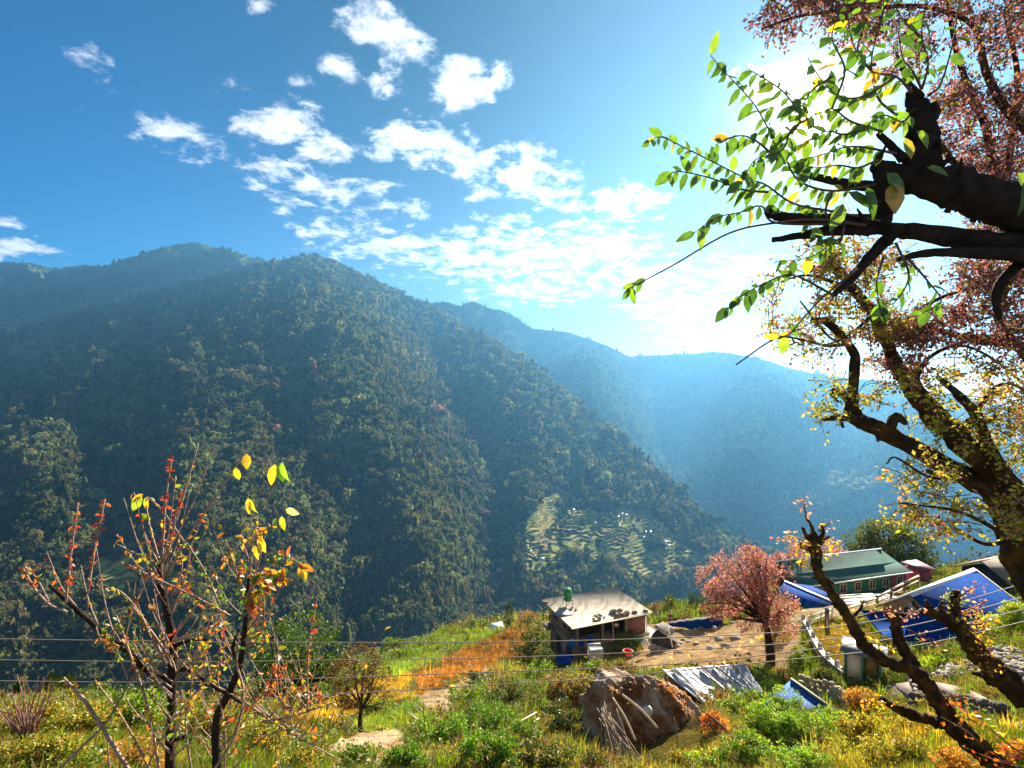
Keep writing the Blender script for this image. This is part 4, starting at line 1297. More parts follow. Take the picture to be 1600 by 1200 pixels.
# loose rocks on the bare earth
rock_spots = [(1062, 1008, 50), (1068, 1002, 51), (1087, 985, 54), (1096, 984, 55), (1118, 985, 54), (1144, 975, 56), (1088, 1008, 47), (1106, 1004, 48), (1124, 1001, 48), (1150, 1000, 46), (1075, 1004, 49), (1030, 1014, 48), (1024, 1020, 47), (1060, 1022, 44), (1110, 1015, 46), (1134, 1013, 45), (1162, 988, 50)]
words = ['beside the covered heap', 'just right of the covered heap', 'below the left end of the blue fence', 'below the middle of the blue fence', 'below the right end of the blue fence', 'between blue fence and pink tree', 'low on the slope left', 'alone mid slope', 'mid slope toward the pink tree', 'near the pink tree trunk', 'on the edge of the covered heap stones', 'in front of the covered heap', 'in weeds before the covered heap', 'above the silver tarp left end', 'above the silver tarp middle', 'above the silver tarp right end', 'under the pink tree crown']
for i, ((px, py, d), w) in enumerate(zip(rock_spots, words)):
    r = rg.uniform(.22, .5)
    v, f = stone_blob(120 + i, r, (1.3, 1, .7), 2)
    o = mesh_obj('rock', v, f, M_STONE); g = ground_hit(px, py); o.location = g + np.array([0, 0, r * .15]); o.rotation_euler = (0, 0, i)
    tag(o, 'loose pale rock on the bare earth ' + w, 'rock', 'rocks on the bare earth')

# ---- silver tarpaulin shed
def pz(px, py, z):
    d = -z * F / (py - 600); return np.array([(px - 800) / F * d, d, z])


TL, TR, BR_, BL = pz(1034, 1047, -16.7), pz(1163, 1037, -16.7), pz(1193, 1082, -17.35), pz(1106, 1107, -17.35)
shed = thing('tarpaulin_shed', 'low shed roofed with wrinkled silver tarpaulin held down by dark sticks', 'shed', at_ground(1130, 28.5))
sb = np.array(shed.location)
o = cloth('tarpaulin_roof', [TL - sb, TR - sb, BR_ - sb, BL - sb], 60, 40, M_SILVER, .085, 31, .03, fold=(4.0, 0.8)); o.parent = shed
qd = [TL - sb, TR - sb, BR_ - sb, BL - sb]


def onroof(s, t, up=.12):
    p = qd[0] * (1 - s) * (1 - t) + qd[1] * s * (1 - t) + qd[2] * s * t + qd[3] * (1 - s) * t
    return p + np.array([0, 0, up])


for (s0, t0, s1, t1, r) in ((.14, .02, .06, 1.02, .035), (.28, .05, .30, .55, .02), (.46, .02, .52, .98, .04), (.42, .15, .46, .98, .03), (.60, .05, .78, 1.0, .045), (.60, .1, .62, .8, .02), (.84, .02, .86, .95, .04), (.35, .5, .55, .95, .02)):
    pp = [onroof(s0 + (s1 - s0) * k / 5, t0 + (t1 - t0) * k / 5, .13 + .03 * math.sin(k * 2)) for k in range(6)]
    MB().tube(pp, [r, r, r, r * .9, r * .9, r * .7], 6).build('roof_stick', M_WOOD, shed)
MB().tube([qd[3] + np.array([0, 0, -.14]), qd[2] + np.array([0, 0, -.14])], .08, 8).build('eave_beam', M_WOOD, shed)
for s, t in ((0.02, .97), (.35, .97), (.7, .97), (.98, .97), (.02, .05), (.98, .05)):
    p = onroof(s, t, -.1); MB().tube([p, p + np.array([.03, 0, -2.6])], .07, 7).build('post', M_WOOD, shed)
wl = MB(); wl.slab([onroof(.02, .1, -.12), onroof(.98, .1, -.12), onroof(.98, .1, -2.6), onroof(.02, .1, -2.6)], .06)
wl.build('wall', M_WOOD, shed)
wl = MB(); wl.slab([onroof(.05, .93, -.2), onroof(.60, .93, -.2), onroof(.60, .93, -.7), onroof(.05, .93, -.7)], .05)
wl.build('plank', surf('red_brown_wood', (0.16, 0.06, 0.035), 0.85, (0.09, 0.04, 0.025), 4.0), shed)

# ---- boulder with dry fern, sticks and brush
import bmesh


M_BOULDER = surf('straw_rock', (0.33, 0.27, 0.22), 0.95, (0.17, 0.085, 0.035), 1.1, 0.1, 1.0, 7.0, 9.0, 0.42, 0.62)


def boulder():
    c = P(1030, 1150, 24.5)
    bm = bmesh.new(); bmesh.ops.create_icosphere(bm, subdivisions=6, radius=1)
    v = np.array([x.co[:] for x in bm.verts]); f = [[q.index for q in p.verts] for p in bm.faces]; bm.free()
    n = fbm(v[:, 0] * 1.3 + 4 + v[:, 2], v[:, 1] * 1.3 + 8 - v[:, 2] * .6, 901, 6) - .5
    n2 = np.abs(fbm(v[:, 0] * 3 + 4 + v[:, 2] * 2, v[:, 1] * 3 + 8 - v[:, 2] * 2.2, 902, 4) - .5)
    n3 = np.abs(fbm(v[:, 0] * 2.2 + 9 + v[:, 2] * 5.5, v[:, 1] * 3 + 8 - v[:, 2] * 2.0, 903, 5) - .5)
    n4 = fbm(v[:, 0] * 11 + 9 + v[:, 2] * 6, v[:, 1] * 11 + 8 - v[:, 2] * 9, 904, 3) - .5
    v = v * (1 + .8 * n - .3 * n2 - .35 * n3 + .07 * n4)[:, None]
    v = v * np.array([3.05, 2.1, 3.4])
    v[:, 0] += v[:, 2] * -0.22
    o = mesh_obj('boulder', v, f, M_BOULDER)
    o.location = c + np.array([-0.1, 0.4, -0.62])
    tag(o, 'huge grey boulder overgrown with orange dry fern beside the silver shed', 'boulder')
    return o


BOULDER = boulder()
_bv = np.array([v.co[:] for v in BOULDER.data.vertices]) + np.array(BOULDER.location)
_bpx = 800 + _bv[:, 0] / _bv[:, 1] * F; _bpy = 600 - _bv[:, 2] / _bv[:, 1] * F


def on_boulder(px, py):
    w = (_bpx - px) ** 2 + (_bpy - py) ** 2
    i = np.argsort(w)[:12]; k = i[np.argmin(_bv[i, 1])]
    return _bv[k]


for (a, b, r, lab) in (((957, 1090), (993, 1157), .045, 'pale straight pole resting on the left of the boulder'), ((972, 1085), (1028, 1138), .05, 'bent pale pole lying across the middle of the boulder'), ((1053, 1120), (1060, 1200), .025, 'thin dark stick upright in front of the boulder'), ((1104, 1115), (1150, 1160), .05, 'long dark pole sloping down right of the boulder'), ((1100, 1125), (1138, 1172), .035, 'thinner dark pole under the sloping pole right of the boulder')):
    p0 = P(*a, 22.0); p1 = P(*b, 21.0); mid = (p0 + p1) / 2
    o = MB().tube(smooth_path([p0 - mid, np.array([.05, 0, .06]), p1 - mid], [r, r, r * .8], 5)[0], r, 7).build('wooden_pole', M_PALEWOOD if 'pale' in lab else M_WOOD)
    o.location = mid; tag(o, lab, 'pole')
bb = MB(); rgb = np.random.default_rng(77)
p0 = P(945, 1112, 21.6); p1 = P(985, 1205, 19.8)
for k in range(34):
    a = p0 + rgb.normal(0, .13, 3); b = p1 + rgb.normal(0, .42, 3) * np.array([1.3, 1, .6]); m_ = (a + b) / 2 + rgb.normal(0, .08, 3)
    bb.tube(smooth_path([a - p0, m_ - p0, b - p0], [.018, .016, .01], 4)[0], [.018] * 9, 5)
o = bb.build('brush_bundle', surf('dry_twigs', (0.40, 0.30, 0.22), 0.9, (0.24, 0.17, 0.12), 6.0)); o.location = p0
tag(o, 'bundle of long grey dry twigs leaning on the left of the boulder', 'brushwood')
for (px, py, r, lab) in ((1009, 1107, .28, 'white rounded stone on the boulder'), (1000, 1060, .2, 'dark small stone on top of the boulder'), (1022, 1066, .2, 'small stone on the boulder near the tarp')):
    v, f = stone_blob(int(px), r, (.8, .8, 1.1), 2); o = mesh_obj('stone', v, f, M_WHITE if 'white' in lab else M_ROCK); o.location = on_boulder(px, py) + np.array([0, -.1, .05]); tag(o, lab, 'stone')

# ---- blue roof shelter behind the right bush and the pale rubble wall
bs = thing('blue_shelter', 'small shelter with faded blue sheet roof half hidden behind the bright green bush', 'shelter', at_ground(1262, 25.5))
b0 = np.array(bs.location)
q4 = [pz(1236, 1062, -15.6), pz(1322, 1124, -15.6), pz(1268, 1160, -16.3), pz(1190, 1102, -16.3)]
MB().slab([p - b0 for p in q4], .04).build('sheet_roof', surf('faded_blue_sheet', (0.008, 0.06, 0.24), 0.7, (0.04, 0.14, 0.36), 1.2, 0.08, 0.4, 5.0, wave=('X', 4.0)), bs)
MB().tube([q4[0] - b0 + np.array([0, 0, .05]), q4[1] - b0 + np.array([0, 0, .05])], .06, 6).build('ridge_pole', M_PALEWOOD, bs)
for p in q4:
    MB().tube([p - b0, p - b0 + np.array([0, 0, -2.2])], .06, 6).build('post', M_WOOD, bs)


def rubble_wall(name, label, pts, height, thick, m, seed, size=.28, cat='wall', n=None):
    """dry stone wall along world points"""
    rgx = np.random.default_rng(seed); mb = MB(); base = np.array(pts[0], float)
    for i in range(len(pts) - 1):
        a, b = np.array(pts[i], float), np.array(pts[i + 1], float); L = np.linalg.norm(b - a)
        rows = max(1, int(height / (size * .8))); cols = max(1, int(L / size))
        for r_ in range(rows + 1):
            for c_ in range(cols + 1):
                s = size * rgx.uniform(.45, .72)
                v, f = stone_blob(seed * 1000 + rgx.integers(0, 900), s, (1.15, thick / size * .7, .8), 1)
                v = rot(v, rgx.uniform(-.3, .3), rgx.uniform(-.3, .3), math.atan2(b[1] - a[1], b[0] - a[0]))
                p = a + (b - a) * min(1, (c_ + rgx.uniform(.2, .8)) / cols); p = p + np.array([0, 0, r_ * size * .8 + rgx.normal(0, .03)])
                mb.add(v + p - base, f)
    o = mb.build(name, m); o.location = base
    return tag(o, label, cat)


rubble_wall('rubble_wall', 'pale cream rubble wall behind the blue shelter roof', [P(1245, 1080, 29.5), P(1300, 1092, 28), P(1330, 1118, 25.5)], .9, .5, surf('cream_stone', (0.42, 0.34, 0.23), 0.95, (0.26, 0.20, 0.13), 2.0, 0.1, 0.5, 8.0), 41, .34)

# ---- white railing and parapet round the lawn
pw = [P(1255, 968, 45), P(1264, 982, 42.5), P(1276, 1006, 38.5), P(1290, 1026, 35.5), P(1308, 1042, 33.2), P(1324, 1054, 31.6)]
wall = thing('parapet', 'curved white parapet wall dropping along the left edge of the yellow lawn', 'parapet', pw[2])
base = pw[2]
sp, _ = smooth_path(pw, [1] * 6, 5)
mb = MB(); cp = MB()
for i in range(len(sp) - 1):
    a, b = sp[i] - base, sp[i + 1] - base
    t_ = b - a; n_ = np.array([t_[1], -t_[0], 0]); n_ /= np.linalg.norm(n_)
    dn = np.array([0, 0, -1.5])
    mb.add([a + n_ * .12, b + n_ * .12, b + n_ * .12 + dn, a + n_ * .12 + dn, a - n_ * .12, b - n_ * .12, b - n_ * .12 + dn, a - n_ * .12 + dn], [(0, 1, 2, 3), (7, 6, 5, 4), (0, 4, 5, 1), (2, 6, 7, 3)])
    up = np.array([0, 0, .09])
    cp.add([a + n_ * .2, b + n_ * .2, b - n_ * .2, a - n_ * .2, a + n_ * .2 + up, b + n_ * .2 + up, b - n_ * .2 + up, a - n_ * .2 + up], [(4, 5, 6, 7), (0, 3, 2, 1), (0, 1, 5, 4), (2, 3, 7, 6)])
mb.build('wall_face', M_CONC_D, wall); cp.build('coping', M_WHITE, wall)
for i in range(0, len(sp), 4):
    MB().box(sp[i] - base + np.array([0, 0, .22]), (.24, .24, .5), bev=.02).build('post', M_WHITE, wall)
rr = thing('white_railing', 'short white two bar railing at the upper end of the yellow lawn', 'railing', P(1262, 976, 43.5))
b0 = np.array(rr.location)
for dz in (0, .42):
    MB().tube([P(1264, 972, 43) - b0 + np.array([0, 0, dz]), P(1278, 966, 44.4) - b0 + np.array([0, 0, dz]), P(1300, 958, 46) - b0 + np.array([0, 0, dz])], .06, 6).build('rail', M_WHITE, rr)
for a in (P(1264, 972, 43), P(1283, 964, 44.8), P(1300, 958, 46)):
    MB().box(a - b0 + np.array([0, 0, .05]), (.1, .1, 1.0)).build('post', M_WHITE, rr)
o = MB().box((0, 0, .3), (.26, .26, 2.0), bev=.02).build('wooden_post', surf('grey_wood', (0.16, 0.12, 0.11), 0.9, (0.08, 0.06, 0.06), 5.0)); o.location = P(1292, 975, 42.5)
tag(o, 'single square dark wooden post at the corner of the yellow lawn', 'post')

# ---- outhouse
oh = thing('outhouse', 'small cream outhouse with green corner posts and sloping grey sheet roof', 'outhouse', P(1321, 1062, 30.6), math.radians(-38))
ow, od, ohh = 1.75, 1.2, 1.75
hw = MB(); hw.box((ow * .26, .02, ohh / 2), (ow * .46, .08, ohh)); hw.box((ow, od / 2, ohh / 2), (.08, od, ohh)); hw.box((ow / 2, od, ohh / 2 + .1), (ow, .08, ohh + .2)); hw.box((0, od / 2, ohh / 2), (.08, od, ohh))
hw.build('wall', M_CREAM, oh)
MB().box((ow * .70, .06, ohh * .46), (ow * .38, .05, ohh * .92)).build('door', surf('ochre_door', (0.30, 0.20, 0.05), 0.8, (0.18, 0.12, 0.04), 3.0), oh)
for (x, y) in ((0, -.04), (ow * .5, -.04), (ow * .96, -.04), (ow, od)):
    MB().box((x, y, ohh / 2), (.12, .12, ohh + .02)).build('corner_post', M_GREENPAINT, oh)
MB().box((ow / 2, od / 2 - .05, ohh + .14), (ow + .5, od + .6, .05), rx=.08).build('roof', surf('grey_sheet', (0.16, 0.18, 0.19), 0.6, (0.09, 0.10, 0.11), 2.0, 0.4, 0.4, 6.0, wave=('X', 4.0)), oh)

# ---- house with the blue gable roof
AP = np.array([29.5, 38.0, -15.6]); RB = np.array([39.0, 43.3, -15.6])
dr = RB - AP; RL = np.linalg.norm(dr); brz = math.atan2(dr[1], dr[0])
bh = thing('blue_roof_house', 'house with large bright blue sheet gable roof and pale ridge', 'house', (AP[0], AP[1], AP[2] - 5.0), brz)
# local: x along the ridge, y to the back-left, z up (ridge at 5.0)
WL, WR, FALL = 2.3, 4.4, .66


def rl_(x, y):
    return np.array([x, y, 5.0 - (FALL if y <= 0 else .76) * abs(y)])


MB().slab([rl_(0, 0), rl_(RL, 0), rl_(RL, -WR), rl_(0, -WR)], .05).build('roof', M_BLUE, bh)
MB().slab([rl_(0, 0) + (0, .02, 0), rl_(0, WL), rl_(RL, WL), rl_(RL, 0) + (0, .02, 0)], .05).build('roof_slope', M_RIDGE, bh)  # rear slope coloured pale to stand in for sun reflecting off it
rd = MB(); rd.slab([rl_(-.05, -.25) + (0, 0, .05), rl_(RL + .1, -.25) + (0, 0, .05), rl_(RL + .1, 0) + (0, 0, .06), rl_(-.05, 0) + (0, 0, .06)], .03)
rd.slab([rl_(-.05, 0) + (0, .01, .06), rl_(RL + .1, 0) + (0, .01, .06), rl_(RL + .1, .35) + (0, .01, .05), rl_(-.05, .45) + (0, .01, .05)], .03)
rd.build('ridge_cap', M_RIDGE, bh)
ed = MB(); ed.slab([rl_(RL + .02, -WR - .05) + (0, 0, .04), rl_(RL + .22, -WR - .05) + (0, 0, .04), rl_(RL + .22, -.1) + (0, 0, .04), rl_(RL + .02, -.1) + (0, 0, .04)], .04)
ed.build('verge_board', M_PALEWOOD, bh)
gb = MB(); gx = .45
gb.add([(gx, WL - .35, 5 - .76 * (WL - .35) - .1), (gx, 0, 4.9), (gx, -WR + .5, 5 - FALL * (WR - .5) - .1), (gx, WL - .35, 2.9), (gx, -WR + .5, 1.6),
        (gx + .12, WL - .35, 5 - .76 * (WL - .35) - .1), (gx + .12, 0, 4.9), (gx + .12, -WR + .5, 5 - FALL * (WR - .5) - .1), (gx + .12, WL - .35, 2.9), (gx + .12, -WR + .5, 1.6)],
       [(0, 1, 2, 4, 3), (5, 8, 9, 7, 6), (0, 3, 8, 5), (2, 7, 9, 4)])
gb.build('gable_wall', surf('plywood', (0.40, 0.31, 0.23), 0.85, (0.28, 0.20, 0.15), 1.5), bh)
pn = MB().box((gx - .04, -.55, 3.75), (.04, 1.5, .95)).build('gable_panel', surf('pale_panel', (0.55, 0.60, 0.66), 0.6, (0.42, 0.46, 0.5), 2.0), bh)
mk = MB(); mk.box((gx - .075, -.45, 3.8), (.02, .14, .7)); mk.box((gx - .078, -.45, 3.9), (.02, .46, .14)); mk.build('red_mark', M_RED, pn)
fr = MB(); fr.tube([(0.1, WL, rl_(0, WL)[2] - .1), (.1, 0, 4.88), (.1, -WR, rl_(0, WR)[2] - .1)], .07, 6, True)
fr.build('barge_board', M_WOOD, bh)
def bloc(p):
    return rot((np.asarray(p, float) - np.array([AP[0], AP[1], AP[2] - 5.0]))[None], rz=-brz)[0]


LA, LB, LC, LD = bloc(P(1343, 953, 40.2)), bloc(P(1457, 957, 36.5)), rl_(-.1, -4.1) + (0, 0, -.12), bloc(P(1378, 992, 36.6))
MB().slab([LA, LB, LC, LD], .05).build('lean_to_roof', M_BLUE, bh)
lw = MB(); lw.box((RL / 2 + .3, -WR + .55, 0.9), (RL - .6, .12, 2.4)); lw.box((RL / 2 + .3, WL - .5, 1.1), (RL - .6, .12, 3.0)); lw.box((RL - .4, -.6, 1.1), (.12, WL + WR - 1.2, 3.0))
lw.build('wall', surf('teal_sheet', (0.01, 0.12, 0.11), 0.6, (0.008, 0.08, 0.075), 1.5, wave=('X', 4.0), bump=0.3), bh)
lw = MB(); lw.slab([LD + (.3, 0, -.1), LC + (.3, 0, -.1), LC + (.3, 0, -2.6), LD + (.3, 0, -2.6)], .06); lw.build('lean_to_wall', surf('teal_sheet', (0, 0, 0)), bh)
MB().box((gx - .9, -WR + .2, .75), (.12, .12, 3.0)).build('corner_post', surf('red_brown_post', (0.22, 0.05, 0.03), 0.7), bh)
MB().slab([LD + (-.05, -.05, 0), LC + (-.05, -.05, 0), LC + (-.05, -.05, -.3), LD + (-.05, -.05, -.3)], .04).build('fascia', M_PALEWOOD, bh)

# ---- long house with the green roof
gl = P(1283, 909, 63.0); gr = P(1420, 902, 67.0)
dv = gr - gl; GL = np.hypot(dv[0], dv[1]); grz = math.atan2(dv[1], dv[0])
gh = thing('long_house', 'long low house with dark green sheet roof and a row of framed windows', 'house', (gl[0], gl[1], gl[2] - 2.5), grz)
x0 = -4.0
v = [(x0, -.5, 2.4), (GL, -.5, 2.4), (GL - .25, 1.3, 3.15), (GL - 1.0, 3.0, 4.35), (x0, 3.0, 4.35), (x0, 1.3, 3.25)]
MB().add(v + [tuple(np.array(p) - (0, 0, .07)) for p in v], [(0, 1, 2, 5), (5, 2, 3, 4), (6, 11, 8, 7), (11, 10, 9, 8), (0, 6, 7, 1), (1, 7, 8, 2), (2, 8, 9, 3)]).build('roof', M_GREENROOF, gh)
MB().slab([(x0, 3.05, 4.38), (GL - 1.0, 3.05, 4.38), (GL - .4, 6.2, 2.5), (x0, 6.2, 2.5)], .07).build('roof_slope', M_GREENROOF, gh)
MB().tube([(x0, 3.0, 4.42), (GL - .95, 3.0, 4.42)], .12, 8).build('ridge_cap', M_RIDGE, gh)
MB().box(((x0 + GL) / 2, -.54, 2.36), (GL - x0, .06, .16)).build('gutter', M_RIDGE, gh)
w1 = MB(); w1.box(((x0 + GL * .79) / 2, .05, 1.15), (GL * .79 - x0, .15, 2.3)); w1.build('wall', M_GREENPAINT, gh)
w1 = MB(); w1.box((GL * .895, .05, 1.15), (GL * .20, .16, 2.3)); w1.box((GL - .1, 2.9, 1.3), (.15, 5.6, 2.6)); w1.box(((x0 + GL) / 2, 5.8, 1.2), (GL - x0, .15, 2.4)); w1.build('pink_wall', M_PINK, gh)
for k, xx in enumerate((-2.6, -1.0, .6, GL * .235, GL * .40, GL * .565, GL * .72, GL * .885)):
    w = MB()
    for dx, dz, sx, sz in ((-.5, 0, .12, 1.2), (.5, 0, .12, 1.2), (0, .55, 1.1, .12), (0, -.55, 1.1, .12), (0, 0, .07, 1.1)):
        w.box((xx + dx, -.055, 1.3 + dz), (sx, .08, sz))
    wo = w.build('window', M_PALEWOOD, gh)
    MB().box((xx, -.045, 1.3), (.96, .03, 1.04)).build('pane', M_GLASS, wo)
# teal-roofed shed and blue shed to its left
ts = thing('teal_shed', 'small shed with dark teal sheet roof beside the long green roofed house', 'shed', P(1246, 905, 66), .12)
MB().slab([(-2.2, -1.2, 1.2), (2.4, -1.2, 1.25), (2.0, 1.4, 2.3), (-2.2, 1.4, 2.3)], .06).build('roof', M_GREENROOF, ts)
MB().box((0, 0, 0.2), (4.0, 2.0, 1.8)).build('wall', M_CONC_D, ts)
for k in range(7):
    v, f = stone_blob(300 + k, .2, (1.4, 1, .7), 1); mesh_obj('roof_stone', v + np.array([-2.0 + k * .55, 1.2 + .1 * (k % 2), 2.38]), f, M_WHITE, ts)
bsd = thing('blue_shed', 'small shed with blue sheet roof and pale diagonal ridge behind the pink tree', 'shed', P(1265, 945, 56.5))
b0 = np.array(bsd.location)
ra, rb = P(1226, 909, 60), P(1306, 943, 55.5)
MB().slab([ra - b0, rb - b0, P(1262, 950, 54.5) - b0, P(1214, 925, 57.5) - b0], .05).build('roof_slope', M_BLUE, bsd)
MB().slab([ra - b0 + (0, .03, 0), P(1266, 915, 61.5) - b0, P(1322, 938, 57.5) - b0, rb - b0 + (0, .03, 0)], .05).build('roof_slope', M_BLUETARP, bsd)
MB().slab([ra - b0 + (-.1, -.25, .08), rb - b0 + (-.1, -.25, .08), rb - b0 + (.15, .3, .08), ra - b0 + (.15, .3, .08)], .04).build('ridge_cap', M_RIDGE, bsd)
for p in (ra, rb, P(1258, 950, 54.6), P(1216, 926, 57.4)):
    MB().tube([p - b0 - (0, 0, .08), p - b0 - (0, 0, 2.0)], .08, 6).build('post', M_WOOD, bsd)
# pale planks and rail fence in the yard
for i, (px, py, d, l, a, w) in enumerate(((1335, 928, 60, 5.5, .10, 'upper'), (1345, 934, 58, 6.5, .14, 'middle'), (1368, 927, 60, 4.5, -.05, 'right'), (1330, 940, 56, 4.5, .2, 'lower'))):
    mb = MB()
    for k in range(4):
        mb.box((rg.uniform(-.3, .3), k * .32 - .5, .05 + (k % 2) * .06), (l, .26, .05), rz=rg.normal(0, .03))
    o = mb.build('plank_stack', M_WHITE); g = P(px, py, d); o.location = (g[0], g[1], gz(g[0], g[1]) + .12); o.rotation_euler = (0, 0, a)
    tag(o, f'{w} layer of whitish planks laid out below the long green roofed house', 'planks')
rf = thing('rail_fence', 'pale wooden rail fence running up behind the blue roofed house', 'fence', P(1350, 945, 52))
b0 = np.array(rf.location)
ps = [P(1318, 958, 49), P(1346, 946, 51), P(1370, 937, 53), P(1392, 925, 55), P(1412, 914, 58), P(1436, 902, 62)]
for i in range(len(ps) - 1):
    MB().tube([ps[i] - b0 + (0, 0, .2), ps[i + 1] - b0 + (0, 0, .2)], .11, 6).build('rail', M_PALEWOOD, rf)
    MB().tube([ps[i] - b0 + (0, 0, -.35), ps[i + 1] - b0 + (0, 0, -.35)], .07, 6).build('rail', M_PALEWOOD, rf)
for p in ps:
    MB().box(p - b0 + (0, 0, -.3), (.2, .2, 1.5), bev=.02).build('post', M_WOOD, rf)
# brown roofed house at the right edge
br = thing('brown_roof_house', 'house with weathered brown roof rising behind the blue roof at the right edge', 'house', P(1600, 930, 58), .25)
MB().slab([(-4.5, -1.5, 2.2), (6, -1.5, 2.9), (6, 2.2, 4.3), (-3.0, 2.2, 3.35)], .12).build('roof', M_BROWNROOF, br)
MB().slab([(-3.0, 2.25, 3.35), (6, 2.25, 4.3), (6, 5.5, 2.4), (-3.5, 5.5, 1.7)], .1).build('roof_slope', M_BROWNROOF, br)
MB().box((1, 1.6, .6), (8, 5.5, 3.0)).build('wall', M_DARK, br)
MB().box((.75, -1.55, 2.47), (10.5, .1, .2), ry=-.067).build('eave_board', M_PALEWOOD, br)
rb_ = thing('maroon_hut', 'small maroon hut between the long house and the blue roof', 'hut', P(1434, 903, 72), .3)
MB().box((0, 0, .5), (2.6, 2.0, 2.0)).build('wall', M_PINK, rb_)
MB().slab([(-1.6, -1.3, 1.55), (1.6, -1.3, 1.55), (1.6, 1.3, 2.0), (-1.6, 1.3, 2.0)], .06).build('roof', surf('maroon_sheet', (0.16, 0.03, 0.05), 0.6), rb_)
# small grey hut at the far brink
hh_ = thing('small_hut', 'tiny grey roofed hut at the far brink of the orange field', 'hut', P(774, 990, 82), .4)
MB().box((0, 0, .4), (1.6, 1.4, 1.6)).build('wall', M_CONC_D, hh_)
MB().slab([(-1.1, -1.0, 1.2), (1.1, -1.0, 1.2), (1.1, 0, 1.75), (-1.1, 0, 1.75)], .06).build('roof', M_RIDGE, hh_)
MB().slab([(-1.1, .02, 1.75), (1.1, .02, 1.75), (1.1, 1.0, 1.2), (-1.1, 1.0, 1.2)], .06).build('roof_slope', M_RIDGE, hh_)

# ---- stone walls and heaps at lower right
def stone_field(name, spots, n, m, seed, label=None):
    rgx = np.random.default_rng(seed); mb = MB(); b0 = None
    for (px, py, rx, ry, d, lift) in spots:
        for k in range(n):
            a = rgx.uniform(0, 6.28); q = math.sqrt(rgx.uniform(0, 1))
            x, y = px + rx * q * math.cos(a), py + ry * q * math.sin(a)
            p = ground_hit(x, y) if d is None else P(x, y, d + rgx.uniform(-1, 1))
            p[2] = gz(p[0], p[1]) + lift * (1 - q) + rgx.uniform(0, .12)
            s = rgx.uniform(.10, .26)
            v, f = stone_blob(seed + k % 40, s, (1.4, 1, .65), 1)
            v = rot(v, rgx.uniform(-.5, .5), rgx.uniform(-.5, .5), rgx.uniform(0, 6))
            if b0 is None: b0 = p.copy()
            mb.add(v + p - b0, f)
    o = mb.build(name, m); o.location = b0
    return tag(o, None, None, None, 'stuff')


stone_field('rubble', [(1560, 1035, 60, 28, None, .5), (1595, 1060, 40, 24, None, .4)], 330, M_STONE, 501)
stone_field('rubble', [(1400, 1052, 28, 10, None, .3), (1480, 1052, 34, 14, None, .3)], 130, M_STONE, 502)
rubble_wall('stone_wall', 'dark dry stone wall under the flat slab path in the lower right corner', [P(1425, 1132, 21), P(1500, 1140, 18.5), P(1566, 1162, 16)], 1.3, .5, surf('dark_stone', (0.14, 0.11, 0.09), 0.95, (0.07, 0.055, 0.045), 2.5, 0.1, 0.7, 7.0), 61, .36)
rubble_wall('stone_wall', 'low grey stone wall beside the orange grass below the outhouse', [P(1422, 1075, 26), P(1440, 1130, 21)], .9, .5, M_ROCK, 62, .32)
for i, (a, b, c, d) in enumerate((((1400, 1068), (1450, 1062), (1490, 1098), (1440, 1108)), ((1455, 1064), (1510, 1075), (1560, 1112), (1505, 1100)), ((1516, 1078), (1600, 1120), (1640, 1160), (1566, 1118)))):
    zz = (-14.0, -12.6, -10.6)[i]
    q_ = [pz(*p, zz) for p in (a, b, c, d)]; m0 = sum(q_) / 4
    o = MB().slab([p - m0 for p in q_], .18).build('stone_slab', M_ROCK); o.location = m0
    tag(o, ('flat grey stone slab at the upper end of the slab path', 'flat grey stone slab in the middle of the slab path', 'flat grey stone slab at the right edge of the slab path')[i], 'stone slab')

# ---- bamboo frame, bags
bf = thing('bamboo_fence', 'rough bamboo fence of rails and stakes on the shaded bank', 'fence', at_ground(810, 27))
b0 = np.array(bf.location)
for (a, b) in (((773, 1150), (838, 1113)), ((790, 1152), (830, 1130)), ((795, 1158), (842, 1122))):
    MB().tube([P(*a, 26.5) - b0, P(*b, 28.5) - b0], .04, 6).build('rail', M_PALEWOOD, bf)
for (a, b) in (((812, 1128), (818, 1156)), ((829, 1132), (850, 1170)), ((786, 1140), (790, 1160)), ((836, 1118), (840, 1140))):
    MB().tube([P(*a, 27) - b0, P(*b, 26.7) - b0], .03, 6).build('stake', M_PALEWOOD, bf)
for (px, py, d, r, lab) in ((811, 1168, 21, .2, 'crumpled bright blue bag on the grass below the bamboo frame'), (872, 1128, 26, .3, 'blue plastic bag caught in the dark bush left of the boulder'), (884, 1121, 26, .22, 'smaller blue plastic bag just right of the bag in the dark bush')):
    v, f = stone_blob(int(px) + 3, r, (1.1, .8, .9), 3, 1.1); o = mesh_obj('plastic_bag', v, f, M_BLUEPL); o.location = P(px, py, d); tag(o, lab, 'bag')

# ---- wires
WIRES = [
    ('top', [(-140, 996), (250, 1002), (550, 1004), (800, 1003), (1060, 996), (1262, 984), (1440, 956), (1640, 900)]),
    ('second', [(-140, 1029), (250, 1034), (550, 1031), (800, 1027), (1060, 1016), (1275, 1001), (1440, 974), (1640, 922)]),
    ('third', [(-140, 1062), (250, 1066), (550, 1058), (800, 1049), (1060, 1037), (1280, 1013), (1440, 990), (1640, 942)]),
    ('lowest', [(-140, 1095), (250, 1098), (550, 1083), (800, 1068), (960, 1057), (1280, 1026), (1440, 1007), (1640, 962)])]
for nm, pts in WIRES:
    base = P(800, 1030, 19.0)
    pp = [P(px, py, 19.0 - 2.0 * max(0, (px - 1000) / 640)) for px, py in pts]
    sp, _ = smooth_path([p - base for p in pp], [1] * len(pp), 8)
    o = MB().tube(sp, .015, 6).build('power_line', M_WIRE); o.location = base
    tag(o, f'{nm} of the four thin power lines crossing above the fields', 'power line')
